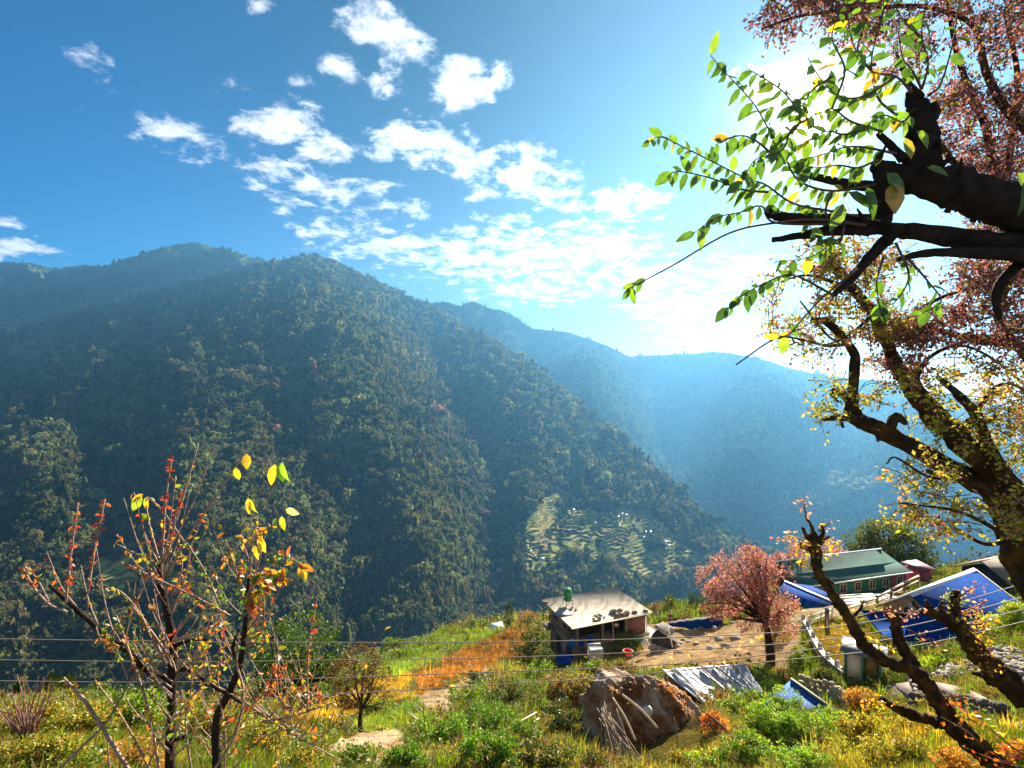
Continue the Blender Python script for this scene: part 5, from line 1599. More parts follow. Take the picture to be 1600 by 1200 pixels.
o = MB().tube([(0, 0, 0), (.03, 0, 1.1)], .035, 6).build('wooden_stake', M_PALEWOOD); o.location = P(987, 1053, 30); tag(o, 'pale wooden stake standing behind the boulder', 'stake')

# ---- hamlet on the terraces across the valley
HUTS = [(824, 854), (829, 862), (847, 875), (836, 870), (972, 804), (978, 806), (966, 808), (1009, 832), (1016, 832), (1006, 840), (1045, 854), (1040, 848), (1030, 798), (968, 822), (896, 798), (930, 818)]
tmpl = None
for i, (px, py) in enumerate(HUTS):
    D = float(FRONT.sample(np.array([px * 1.0]), np.array([py * 1.0]))[0]) - 14
    if tmpl is None:
        tmpl = thing('farmhouse', 'tiny pale roofed farmhouse among the terraces across the valley', 'farmhouse', (0, 0, 0), 0, 'farmhouses on the far terraces')
        MB().box((0, 0, 0), (9, 6, 8)).build('wall', M_WHITE, tmpl)
        MB().slab([(-5.4, -4, 3.6), (5.4, -4, 3.6), (5.4, 0, 7), (-5.4, 0, 7)], .3).build('roof', M_RIDGE, tmpl)
        MB().slab([(-5.4, .1, 7), (5.4, .1, 7), (5.4, 4, 3.6), (-5.4, 4, 3.6)], .3).build('roof_slope', M_RIDGE, tmpl)
        o = tmpl
    else:
        o = copy_tree(tmpl)
    o.location = P(px, py, D); o.rotation_euler = (0, 0, rg.uniform(-.6, .6)); s = rg.uniform(.6, 1.0); o.scale = (s, s, s)
# ------------------------------------------------------------------ plants
M_BARK = surf('bark', (0.055, 0.036, 0.026), 0.95, (0.02, 0.014, 0.011), 9.0, 0.1, 1.0, 26.0, 8.0)
M_MOSSBARK = surf('mossy_bark', (0.038, 0.024, 0.016), 0.95, (0.15, 0.085, 0.02), 5.0, 0.1, 1.0, 18.0, 8.0, 0.46, 0.66)
M_TWIG = surf('twig', (0.17, 0.085, 0.055), 0.7, (0.10, 0.05, 0.035), 12.0, 0.3, 0.4, 60.0)
M_STEM = surf('pale_stem', (0.40, 0.25, 0.18), 0.5, (0.22, 0.12, 0.08), 25.0, 0.4, 0.5, 80.0)
M_LEAF = leaf_mat('leaf', 0.55, var=0.42, gloss=0.05, tint=(1.3, 1.25, 0.5))
M_PETAL = leaf_mat('petal', 0.5, var=0.2, gloss=0.02, tint=(1.2, 1.0, 0.95))
M_FAR_LEAF = leaf_mat('crown_leaf', 0.45, var=0.3, gloss=0.02, tint=(1.25, 1.2, 0.55))

# leaf: pointed, folded along the midrib; origin at the stalk, points along +x, unit length
LEAF_V = np.array([(0, 0, 0), (.22, .20, .05), (.55, .24, .06), (.82, .12, .03), (1, 0, -.05), (.82, -.12, .03), (.55, -.24, .06), (.22, -.20, .05), (.25, 0, .0), (.58, 0, -.01)])
LEAF_F = np.array([(0, 8, 1, 1), (8, 9, 2, 1), (9, 4, 3, 2), (0, 7, 8, 8), (7, 6, 9, 8), (6, 5, 4, 9)])
LEAF_T = [(0, 8, 1), (0, 7, 8)]
LEAF_Q = [(8, 9, 2, 1), (9, 4, 3, 2), (7, 6, 9, 8), (6, 5, 4, 9)]
SMALL_V = np.array([(0, 0, 0), (.5, .27, .04), (1, 0, 0), (.5, -.27, .04)])


def frames(dirs, ups):
    x = dirs / (np.linalg.norm(dirs, axis=1)[:, None] + 1e-9)
    y = np.cross(ups, x); y /= (np.linalg.norm(y, axis=1)[:, None] + 1e-9)
    return x, y, np.cross(x, y)


def leaves_mesh(name, pos, dirs, ups, size, cols, m, parent=None, big=False, base=None):
    pos = np.asarray(pos, float); n = len(pos)
    if base is not None: pos = pos - np.asarray(base)
    x, y, z = frames(np.asarray(dirs, float), np.asarray(ups, float))
    T = LEAF_V if big else SMALL_V
    s = np.broadcast_to(np.asarray(size, float), (n,))[:, None, None]
    rc = np.random.default_rng(n)
    curl = rc.uniform(-.12, .42, n)[:, None, None] if big else 0.0
    wid = rc.uniform(.75, 1.2, n)[:, None, None]
    twist = rc.normal(0, .22, n)[:, None, None] if big else 0.0
    v = pos[:, None] + s * (T[None, :, 0:1] * x[:, None] + T[None, :, 1:2] * wid * y[:, None] + (T[None, :, 2:3] - curl * T[None, :, 0:1] ** 2 + twist * T[None, :, 0:1] * T[None, :, 1:2] * 2) * z[:, None])
    k = len(T); off = (np.arange(n) * k)[:, None, None]
    if big:
        f = [(np.array(LEAF_T)[None] + off).reshape(-1, 3), (np.array(LEAF_Q)[None] + off).reshape(-1, 4)]
    else:
        f = [(np.array([(0, 1, 2, 3)])[None] + off).reshape(-1, 4)]
    c = np.repeat(np.asarray(cols, float), k, 0)
    return mesh_obj(name, v.reshape(-1, 3), f, m, parent, colour=c)


def pal(rg_, n, cols, w, var=0.25):
    cols = np.array(cols, float); k = rg_.choice(len(cols), n, p=np.array(w) / sum(w))
    return cols[k] * rg_.uniform(1 - var, 1 + var, (n, 1))


GREENS = [(0.055, 0.12, 0.015), (0.10, 0.17, 0.02), (0.16, 0.20, 0.03)]


def lobed_tree(name, label, base, lobes, trunk_r, n, size, cols, w, seed, cat='tree', group=None, gap=0.45, m=M_FAR_LEAF, bark=M_BARK, droop=0.0, trunk_path=None, crown_name='crown'):
    """trunk with limbs into each lobe; leaves through the outer part of every lobe, with gaps.
    lobes: (centre xyz relative to base, radii xyz)"""
    rg_ = np.random.default_rng(seed); base = np.asarray(base, float)
    t = thing(name, label, cat, base, 0, group)
    mb = MB()
    cz = np.mean([l[0][2] for l in lobes]); cx = np.mean([l[0][0] for l in lobes]); cy = np.mean([l[0][1] for l in lobes])
    fork = np.array([cx * .45, cy * .45, cz * .5])
    tp = trunk_path or [(0, 0, -.4), tuple(fork * .5 + rg_.normal(0, trunk_r * .5, 3)), tuple(fork)]
    fork = np.array(tp[-1])
    p_, r_ = smooth_path(tp, np.linspace(trunk_r * 1.25, trunk_r * .75, len(tp)), 5)
    v, f = tube(p_, r_, 9, True, .22, seed); mb.add(v, f)
    for (c, r) in lobes:
        c = np.array(c, float)
        for j in range(3):
            e = c + rg_.normal(0, .42, 3) * np.array(r); mid = (fork + e) / 2 + rg_.normal(0, .12, 3) * np.linalg.norm(e - fork) * .5
            p_, r_ = smooth_path([fork - (0, 0, .05), mid, e], [trunk_r * .5, trunk_r * .3, trunk_r * .08], 5)
            mb.add(*tube(p_, r_, 6))
    mb.build('trunk', bark, t, True)
    P_, D_, C_ = [], [], []
    vol = np.array([np.prod(r) ** (2 / 3) for _, r in lobes]); cnt = (n * vol / vol.sum()).astype(int)
    for (c, r), k in zip(lobes, cnt):
        d = rg_.normal(size=(k * 2, 3)); d /= np.linalg.norm(d, axis=1)[:, None]
        rad = rg_.uniform(.25, 1.08, k * 2) ** .6
        p = np.array(c) + d * rad[:, None] * np.array(r)
        sc = 2.2 / max(np.mean(r), .05)
        g = fbm(p[:, 0] * sc + 31, p[:, 2] * sc + 17 + p[:, 1] * sc * .8, seed + 3, 3)
        keep = g > np.quantile(g, gap); p, d = p[keep][:k], d[keep][:k]
        P_.append(p); D_.append(d)
        cc = pal(rg_, len(p), cols, np.array(w, float) * rg_.uniform(.25, 1.75, len(w)), .3) * rg_.uniform(.72, 1.25)
        C_.append(cc)
    p = np.vstack(P_); d = np.vstack(D_); c = np.vstack(C_); k = len(p)
    dr = d + rg_.normal(0, .6, (k, 3)); dr[:, 2] -= droop
    up = rg_.normal(0, .6, (k, 3)) + np.array([0, -.2, .8])
    leaves_mesh(crown_name, p, dr, up, size * rg_.uniform(.6, 1.3, k), c, m, t)
    return t


def px_lobe(base, px, py, rx, ry, d, ryd=None):
    """a lobe given by its place and size in the photo at distance d"""
    c = P(px, py, d) - np.asarray(base); k = d / F
    return (tuple(c), (rx * k, (ryd if ryd else rx) * k, ry * k))


# pink cherry between house and shed
b = P(1203, 1066, 38.5)
PINKS = [(0.44, 0.17, 0.17), (0.56, 0.29, 0.27), (0.27, 0.09, 0.08), (0.44, 0.24, 0.10), (0.24, 0.21, 0.035)]
lobed_tree('cherry_tree', 'round pink blossoming cherry tree on the bare earth right of the concrete house', b,
           [px_lobe(b, *q, 38.5) for q in ((1165, 885, 42, 30), (1125, 905, 36, 34), (1195, 905, 44, 34), (1150, 935, 46, 34), (1205, 945, 40, 36), (1120, 940, 26, 30), (1180, 965, 34, 24), (1228, 960, 22, 34), (1175, 868, 18, 14))],
           .30, 18000, .17, PINKS, (4, 2.5, 3, 2, 1.6), 611, gap=.52, m=M_PETAL, trunk_path=[(0, 0, -.5), (.05, 0, 1.5), (-.1, 0, 3.2), (-.35, 0, 4.6)], crown_name='blossom_crown')
b = P(1385, 905, 84)
lobed_tree('broadleaf_tree', 'large rounded dark green tree behind the green roofed house', b,
           [px_lobe(b, *q, 84) for q in ((1385, 838, 40, 26), (1352, 855, 32, 26), (1418, 856, 36, 28), (1385, 872, 46, 22), (1446, 882, 22, 18), (1335, 880, 22, 16), (1425, 885, 30, 14))],
           .5, 17000, .40, [(0.07, 0.10, 0.012), (0.12, 0.135, 0.015), (0.17, 0.13, 0.018), (0.04, 0.065, 0.01)], (3, 3, 1.5, 2), 612, gap=.3)
b = P(1285, 900, 80)
lobed_tree('cherry_tree', 'hazy pink cherry tree behind the left end of the green roof', b,
           [px_lobe(b, *q, 80) for q in ((1290, 862, 28, 22), (1262, 868, 24, 20), (1310, 878, 22, 18), (1235, 880, 20, 14))], .3, 4200, .34, PINKS[:4] + [(0.5, 0.3, 0.12)], (2, 4, 1, 3, 2), 613, m=M_PETAL, crown_name='blossom_crown')
b = P(1222, 915, 66)
lobed_tree('cherry_tree', 'pale pink cherry tree peeping over the round pink tree at its right', b,
           [px_lobe(b, *q, 66) for q in ((1222, 878, 16, 14), (1240, 868, 14, 12), (1210, 895, 16, 12))], .2, 1500, .26, PINKS[:4], (2, 4, 1, 3), 633, m=M_PETAL, crown_name='blossom_crown')
b = P(566, 1146, 30)
lobed_tree('small_tree', 'small bronze leaved tree with slim dark trunk on the green terrace', b,
           [px_lobe(b, *q, 30) for q in ((560, 1035, 32, 26), (535, 1055, 26, 26), (588, 1055, 24, 28), (560, 1075, 38, 24), (545, 1095, 20, 14), (590, 1085, 18, 18))], .13, 5200, .13,
           [(0.11, 0.075, 0.02), (0.15, 0.07, 0.025), (0.09, 0.10, 0.02), (0.24, 0.09, 0.035)], (4, 2, 3, 1), 614, gap=.45)
b = P(470, 1100, 36)
lobed_tree('bushy_tree', 'dense green bushy tree left of the small bronze tree', b,
           [px_lobe(b, *q, 36) for q in ((470, 1000, 46, 40), (435, 1010, 36, 40), (505, 1020, 34, 36), (460, 1050, 54, 40), (500, 1060, 34, 36), (420, 1050, 26, 36), (528, 1050, 16, 30))], .25, 9000, .19,
           [(0.045, 0.095, 0.012), (0.08, 0.14, 0.018), (0.12, 0.16, 0.03), (0.03, 0.06, 0.01)], (4, 3, 1.5, 2), 615)
b = P(1043, 975, 71)
lobed_tree('conifer', 'small dark pointed conifer behind the standing person', b, [px_lobe(b, 1046, 952, 12, 18, 71), px_lobe(b, 1044, 965, 15, 12, 71), px_lobe(b, 1046, 938, 6, 10, 71)], .12, 1600, .22, [(0.05, 0.075, 0.012), (0.08, 0.09, 0.02)], (1, 1), 616, gap=.3)
b = P(1092, 962, 74)
lobed_tree('conifer', 'dark conifer at the left side of the pink tree crown', b, [px_lobe(b, 1088, 945, 11, 20, 74), px_lobe(b, 1080, 935, 5, 12, 74), px_lobe(b, 1102, 948, 12, 16, 74)], .12, 1500, .22, [(0.02, 0.05, 0.015), (0.035, 0.06, 0.012)], (1, 1), 617, gap=.3)
b = P(1028, 966, 70)
lobed_tree('bush', 'dull pinkish bush at the back right corner of the concrete house', b, [px_lobe(b, 1028, 950, 12, 10, 70), px_lobe(b, 1020, 960, 10, 8, 70)], .08, 700, .22, [(0.22, 0.08, 0.07), (0.14, 0.08, 0.03)], (2, 1), 618, 'bush')
b = P(1110, 966, 68)
lobed_tree('bush', 'yellow green bush above the blue tarpaulin fence', b, [px_lobe(b, 1100, 955, 16, 8, 68), px_lobe(b, 1075, 960, 14, 7, 68), px_lobe(b, 1130, 955, 12, 8, 68)], .08, 1400, .22, [(0.26, 0.30, 0.03), (0.16, 0.20, 0.03), (0.3, 0.16, 0.05)], (3, 2, 1), 619, 'bush')
b = P(828, 1035, 62)
lobed_tree('bush', 'big dark green bush against the left wall of the concrete house', b, [px_lobe(b, 828, 985, 22, 18, 62), px_lobe(b, 818, 1005, 20, 24, 62), px_lobe(b, 845, 1010, 20, 24, 62), px_lobe(b, 832, 1025, 26, 18, 62)], .15, 3600, .24, [(0.03, 0.06, 0.01), (0.07, 0.12, 0.015), (0.14, 0.18, 0.02)], (4, 2, 1), 620, 'bush')
b = P(795, 990, 80)
lobed_tree('conifer', 'single slim columnar tree at the brink left of the house', b, [px_lobe(b, 795, 950, 6, 12, 80), px_lobe(b, 795, 966, 7, 12, 80), px_lobe(b, 796, 980, 5, 8, 80)], .1, 900, .24, [(0.025, 0.045, 0.012)], (1,), 621, gap=.2)
b = P(830, 975, 86)
lobed_tree('bush', 'small pinkish bush just left of the gallery of the house', b, [px_lobe(b, 822, 962, 12, 8, 86), px_lobe(b, 836, 966, 10, 7, 86)], .08, 700, .25, [(0.34, 0.15, 0.10), (0.2, 0.14, 0.05)], (2, 1), 622, 'bush')
for i, (px, py, rx, ry, d, lab, sd) in enumerate((
        (720, 990, 34, 14, 84, 'bright green bush on the brink above the orange field', 1), (680, 1012, 40, 16, 74, 'bright green hedge bush left of the orange field', 2), (748, 982, 20, 10, 86, 'dark green bush at the top of the orange field', 3),
        (640, 1030, 40, 16, 66, 'yellow green bush on the brink behind the small bronze tree', 4), (615, 1012, 20, 14, 72, 'round yellow bush on the brink left of the green hedge', 5))):
    b = P(px, py + ry, d)
    cols = [(0.12, 0.22, 0.02), (0.22, 0.30, 0.03), (0.06, 0.12, 0.015)] if i != 2 else [(0.04, 0.09, 0.012), (0.08, 0.14, 0.02), (0.03, 0.06, 0.01)]
    lobed_tree('bush', lab, b, [px_lobe(b, px - rx * .45, py, rx * .55, ry, d), px_lobe(b, px + rx * .45, py, rx * .55, ry * .9, d), px_lobe(b, px, py - ry * .3, rx * .5, ry * .8, d)], .07, 1700, .26, cols, (3, 3, 2), 640 + sd, 'bush')
# mixed bushes of the middle bank
BUSH = [
    # px, py, rx, ry, d, n, leaf, palette, label
    (905, 1075, 62, 34, 31, 6000, .14, 'rust', 'wide rust and green bush below the white slatted crate'),
    (960, 1060, 36, 28, 31, 3000, .14, 'rust', 'dark red leaved bush directly left of the boulder top'),
    (880, 1125, 60, 36, 27, 4200, .13, 'dark', 'dark shaded bush left of the boulder with two blue bags'),
    (850, 1055, 36, 20, 40, 2000, .16, 'lime', 'lime green weeds clump on the bank below the house'),
    (985, 1000, 28, 18, 49, 1500, .18, 'lime', 'green weeds around the red tub'),
    (930, 1046, 22, 14, 44, 1200, .16, 'lime', 'small lime bush under the white crate'),
    (960, 995, 16, 10, 53, 700, .18, 'lime', 'green shrub before the brick wall of the house'),
    (690, 1150, 60, 40, 20, 7000, .10, 'fern', 'feathery bright green bush at the bottom centre left'),
    (760, 1125, 56, 44, 22, 6500, .10, 'fern', 'tall feathery green bush in the bottom centre'),
    (760, 1180, 66, 34, 17, 6000, .09, 'fern', 'low feathery green bush at the bottom edge under the tall one'),
    (860, 1180, 60, 34, 19, 4200, .10, 'dark', 'dark weedy bush at the bottom edge left of the boulder'),
    (640, 1190, 50, 26, 17, 3200, .09, 'fern', 'low yellow green bush beside the bare dirt patch'),
    (1200, 1130, 56, 40, 19, 7500, .085, 'spring', 'light green feathery bush right of the boulder'),
    (1265, 1140, 56, 40, 18, 7500, .085, 'spring', 'bright light green bush in front of the blue shelter'),
    (1160, 1175, 56, 34, 17, 5200, .08, 'spring', 'leafy light green bush at the bottom edge right of the boulder'),
    (1260, 1190, 60, 30, 15, 5000, .08, 'spring', 'low green bush at the bottom edge below the blue shelter'),
    (1335, 1150, 50, 34, 17, 4200, .09, 'gold', 'golden green bush at the right of the blue shelter'),
    (1400, 1175, 60, 30, 14, 3600, .08, 'gold', 'golden bush below the mossy tree foot'),
    (1345, 1095, 34, 20, 24, 2400, .10, 'orange', 'orange leaved bush in front of the outhouse'),
    (1580, 970, 36, 34, 31, 5200, .13, 'acid', 'acid yellow green bush in front of the blue roof at right'),
    (1610, 915, 30, 24, 38, 3000, .16, 'acid', 'yellow green bush at the right edge below the brown roof'),
    (1470, 1040, 34, 14, 29, 1900, .13, 'acid', 'low yellow green bush under the teal wall of the blue house'),
    (1500, 950, 30, 26, 27, 2600, .12, 'orange', 'orange and green leaved bush behind the right mossy stump'),
    (1250, 1030, 24, 26, 36, 2000, .13, 'lime', 'green creeper bush on the bank left of the white parapet'),
    (1210, 985, 26, 22, 42, 1500, .15, 'gold', 'golden dry bush under the right side of the pink tree'),
    (1195, 1050, 18, 14, 37, 800, .13, 'lime', 'small green bush at the foot of the pink tree'),
    (1150, 1105, 36, 16, 24, 2200, .10, 'lime', 'green shrubs under the front edge of the silver tarpaulin'),
    (1115, 1130, 22, 22, 22, 1400, .11, 'rust2', 'orange dead fern between the sloping poles and the green bush'),
    (730, 1085, 34, 18, 36, 1600, .14, 'lime', 'green weeds beside the bare dirt track'),
    (590, 1105, 40, 14, 34, 1500, .13, 'lime', 'strip of green weeds under the golden terrace'),
    (30, 1125, 70, 30, 14, 4600, .085, 'hay', 'yellow green scrub in the lower left corner'),
    (140, 1125, 70, 30, 15, 4600, .085, 'hay', 'golden scrub left of the bare sapling'),
    (220, 1115, 60, 40, 20, 4200, .10, 'lime', 'green bush behind the foot of the bare sapling'),
    (330, 1130, 60, 36, 20, 4200, .10, 'hay', 'golden weedy bush between the two sapling stems'),
    (420, 1160, 60, 34, 18, 4000, .09, 'hay', 'rusty yellow bush right of the second sapling stem'),
    (60, 1185, 80, 30, 11, 4600, .07, 'hay', 'tangled yellow grass bush at the very bottom left corner'),
    (560, 1185, 50, 22, 18, 3000, .09, 'lime', 'green weedy bush left of the bare dirt patch at the bottom'),
    (480, 1195, 50, 24, 16, 3000, .085, 'hay', 'rusty gold bush at the bottom edge right of the second sapling'),
    (800, 1090, 44, 26, 34, 3200, .13, 'dark', 'dark green bush on the shaded bank above the bamboo frame'),
    (740, 1060, 22, 14, 46, 1100, .16, 'dark', 'small dark bush at the dirt track bend'),
    (820, 1150, 44, 26, 23, 3000, .11, 'fern', 'green feathery bush below the bamboo frame'),
    (1000, 1192, 40, 16, 20, 2200, .09, 'dark', 'dark bush growing against the foot of the boulder'),
    (1065, 1190, 34, 18, 19, 2200, .09, 'gold', 'golden weeds under the right half of the boulder'),
    (920, 1195, 44, 24, 18, 2800, .09, 'dark', 'dark bush at the bottom edge under the twig bundle'),
    (1110, 1190, 40, 26, 17, 3200, .08, 'spring', 'light green bush at the right foot of the boulder'),
    (1225, 1095, 30, 24, 23, 2600, .09, 'spring', 'light green bush at the left corner of the blue shelter'),
    (1300, 1125, 30, 22, 21, 2400, .09, 'spring', 'light green bush over the front of the blue shelter'),
    (1290, 1060, 26, 20, 33, 2000, .12, 'dark', 'dark bush in the shade of the white parapet'),
    (1500, 1190, 46, 24, 12.5, 2600, .07, 'orange', 'orange weeds at the bottom edge under the crooked pollarded tree'),
    (1590, 1180, 34, 24, 11.5, 2200, .07, 'orange', 'red orange weeds in the bottom right corner'),
    (1420, 1140, 34, 18, 18, 1800, .09, 'gold', 'golden weeds in front of the dark stone wall'),
    (1440, 995, 24, 16, 37, 1400, .15, 'acid', 'green bush at the foot of the blue lean to roof'),
    (100, 1190, 60, 30, 13, 3600, .08, 'lime', 'green bush at the bottom left between the golden scrubs'),
    (200, 1185, 70, 30, 12, 4200, .07, 'rust3', 'reddish yellow bush at the bottom edge before the sapling'),
]
PALS = {'rust': ([(0.15, 0.06, 0.022), (0.10, 0.11, 0.02), (0.20, 0.16, 0.04), (0.05, 0.045, 0.012), (0.24, 0.08, 0.03)], (3, 3, 2, 2, 1)),
        'dark': ([(0.03, 0.05, 0.012), (0.06, 0.085, 0.015), (0.10, 0.10, 0.02), (0.12, 0.06, 0.025)], (3, 3, 2, 1)),
        'lime': ([(0.14, 0.22, 0.02), (0.07, 0.13, 0.015), (0.24, 0.26, 0.035), (0.04, 0.08, 0.012)], (3, 3, 2, 2)),
        'fern': ([(0.06, 0.14, 0.01), (0.11, 0.19, 0.012), (0.035, 0.09, 0.008), (0.20, 0.23, 0.02)], (4, 3, 2, 1)),
        'spring': ([(0.12, 0.23, 0.02), (0.20, 0.28, 0.03), (0.06, 0.14, 0.012), (0.30, 0.28, 0.04)], (4, 3, 2, 1)),
        'gold': ([(0.28, 0.22, 0.025), (0.16, 0.18, 0.02), (0.36, 0.18, 0.03), (0.10, 0.10, 0.015)], (3, 3, 1.5, 1.5)),
        'orange': ([(0.46, 0.19, 0.03), (0.36, 0.22, 0.03), (0.22, 0.10, 0.02), (0.18, 0.20, 0.02)], (3, 2, 2, 1)),
        'acid': ([(0.30, 0.36, 0.02), (0.20, 0.28, 0.02), (0.42, 0.34, 0.03), (0.10, 0.15, 0.012)], (4, 3, 1, 1)),
        'rust2': ([(0.44, 0.16, 0.035), (0.32, 0.10, 0.025), (0.5, 0.24, 0.05)], (3, 2, 1)),
        'hay': ([(0.26, 0.24, 0.025), (0.14, 0.18, 0.02), (0.32, 0.18, 0.03), (0.22, 0.09, 0.03), (0.06, 0.08, 0.012)], (3, 3, 1.5, 1, 1.5)),
        'rust3': ([(0.30, 0.12, 0.035), (0.28, 0.20, 0.03), (0.14, 0.16, 0.02), (0.40, 0.18, 0.05)], (2, 2, 2, 1))}
PALS = {k: ([tuple(1.45 * q for q in c) for c in v[0]], v[1]) for k, v in PALS.items()}
for i, (px, py, rx, ry, d, n, ls, pl, lab) in enumerate(BUSH):
    b = ground_hit(px, py + ry * .8); rgl = np.random.default_rng(700 + i)
    ls = ls * (b[1] / d) ** .7; d = b[1]
    lobes = []
    for k in range(7):
        a = rgl.uniform(0, 6.28); q = rgl.uniform(.25, .62)
        lobes.append(px_lobe(b, px + rx * q * math.cos(a), py + ry * q * math.sin(a) * .9, rx * rgl.uniform(.32, .48), ry * rgl.uniform(.4, .6), d, rx * .45))
    lobed_tree('bush', lab, b, lobes, .03 * d / 20 + .01, n, ls, *PALS[pl], 700 + i, 'bush', gap=.42, bark=M_TWIG, droop=.15)


def tuft_plant(name, label, pos, n, h, spread, cols, w, seed, cat, wd=.02):
    """arching blades from one root"""
    rg_ = np.random.default_rng(seed); mbv = []; fs = []; cs = []
    for k in range(n):
        a = rg_.uniform(0, 6.28); l = h * rg_.uniform(.5, 1.1); o_ = rg_.uniform(.1, 1) * spread
        r0 = np.array([math.cos(a), math.sin(a), 0]) * rg_.uniform(0, .25) * spread; dirv = np.array([math.cos(a), math.sin(a), 0])
        sd = np.array([-math.sin(a), math.cos(a), 0]) * wd
        p0 = r0; p1 = r0 + dirv * o_ * .35 + np.array([0, 0, l * .65]); p2 = r0 + dirv * o_ + np.array([0, 0, l * rg_.uniform(.6, 1)])
        i = len(mbv); mbv += [p0 - sd, p0 + sd, p1 - sd * .8, p1 + sd * .8, p2]
        fs += [[i, i + 1, i + 3, i + 2], [i + 2, i + 3, i + 4]]
        cs.append(np.repeat(pal(rg_, 1, cols, w), 5, 0))
    o = mesh_obj(name, mbv, fs, M_LEAF, colour=np.vstack(cs)); o.location = pos
    return tag(o, label, cat)


def dry_mat(name, label, px, py, s, seed):
    """a mat of dry fern: many small tufts that follow the rock face, blades hanging down"""
    rg_ = np.random.default_rng(seed); root = on_boulder(px, py); V, Fc, Cc = [], [], []
    for k in range(60):
        a = rg_.normal(0, 1, 2); q = on_boulder(px + a[0] * 17 * s, py + a[1] * 11 * s) - root
        for j in range(9):
            d_ = np.array([rg_.normal(0, .7), -abs(rg_.normal(.5, .4)), rg_.normal(.25, .5)]); d_ /= np.linalg.norm(d_)
            l = s * rg_.uniform(.12, .38); sd = np.cross(d_, (0, 1, .3)); sd = sd / (np.linalg.norm(sd) + 1e-6) * .011
            i = len(V); V += [q - sd, q + sd, q + d_ * l * .6 + sd * .8, q + d_ * l * .6 - sd * .8, q + d_ * l + np.array([0, -.02, -l * .55])]
            Fc += [[i, i + 1, i + 2, i + 3], [i + 3, i + 2, i + 4]]
            Cc.append(np.repeat(pal(rg_, 1, FERN + [(0.20, 0.09, 0.03), (0.30, 0.2, 0.1)], (3, 2, 1, 2, 1.5)), 5, 0))
    o = mesh_obj(name, V, Fc, M_LEAF, colour=np.vstack(Cc)); o.location = root
    return tag(o, label, 'fern')


FERN = [(0.46, 0.16, 0.03), (0.34, 0.10, 0.02), (0.55, 0.26, 0.06)]
for i, (px, py, s, lab) in enumerate(((965, 1085, .8, 'orange dry fern on the upper left of the boulder'), (985, 1072, .6, 'orange dry fern near the top of the boulder'), (1045, 1072, .8, 'orange dry fern along the boulder top beside the tarp'), (1062, 1082, .6, 'orange dry fern just under the tarp edge on the boulder'), (1000, 1130, .9, 'bushy orange dry fern in the middle of the boulder face'), (1020, 1155, .7, 'orange dry fern low in the boulder cleft'), (1062, 1112, .6, 'orange dry fern on the right shoulder of the boulder'), (1040, 1175, .6, 'lowest orange dry fern at the boulder foot'), (1098, 1150, .9, 'tall orange dry grass on the right edge of the boulder'))):
    dry_mat('dry_fern', lab, px, py, s, 800 + i)

# ---- ground cover: grass tufts and weeds
def tuft_template(name, seed, leafy):
    rg_ = np.random.default_rng(seed); v = []; f = []
    for k in range(26 if not leafy else 26):
        a = rg_.uniform(0, 6.28); dv_ = np.array([math.cos(a), math.sin(a), 0]); sd = np.array([-math.sin(a), math.cos(a), 0])
        r0 = dv_ * rg_.uniform(0, .35) + rg_.normal(0, .1, 3) * (1, 1, 0)
        i = len(v)
        if leafy:
            p = r0 * 1.4 + np.array([0, 0, rg_.uniform(.1, .8)]); l = rg_.uniform(.16, .3)
            v += [p, p + dv_ * l * .5 + sd * l * .35 + (0, 0, .06), p + dv_ * l - (0, 0, .05), p + dv_ * l * .5 - sd * l * .35 + (0, 0, .06)]
            f.append([i, i + 1, i + 2, i + 3])
        else:
            h = rg_.uniform(.3, .95); w = .028; o_ = rg_.uniform(.1, .7)
            v += [r0 - sd * w, r0 + sd * w, r0 + dv_ * o_ * .35 + (0, 0, h * .6) - sd * w * .7, r0 + dv_ * o_ * .35 + (0, 0, h * .6) + sd * w * .7, r0 + dv_ * o_ + (0, 0, h)]
            f += [[i, i + 1, i + 3, i + 2], [i + 2, i + 3, i + 4]]
    me = bpy.data.meshes.new(name); me.from_pydata([tuple(map(float, q)) for q in v], [], f); me.materials.append(M_TUFT)
    return me


M_TUFT = leaf_mat('tuft_leaf', 0.5, inst=True, var=0.3, gloss=0.02, tint=(1.25, 1.2, 0.5))


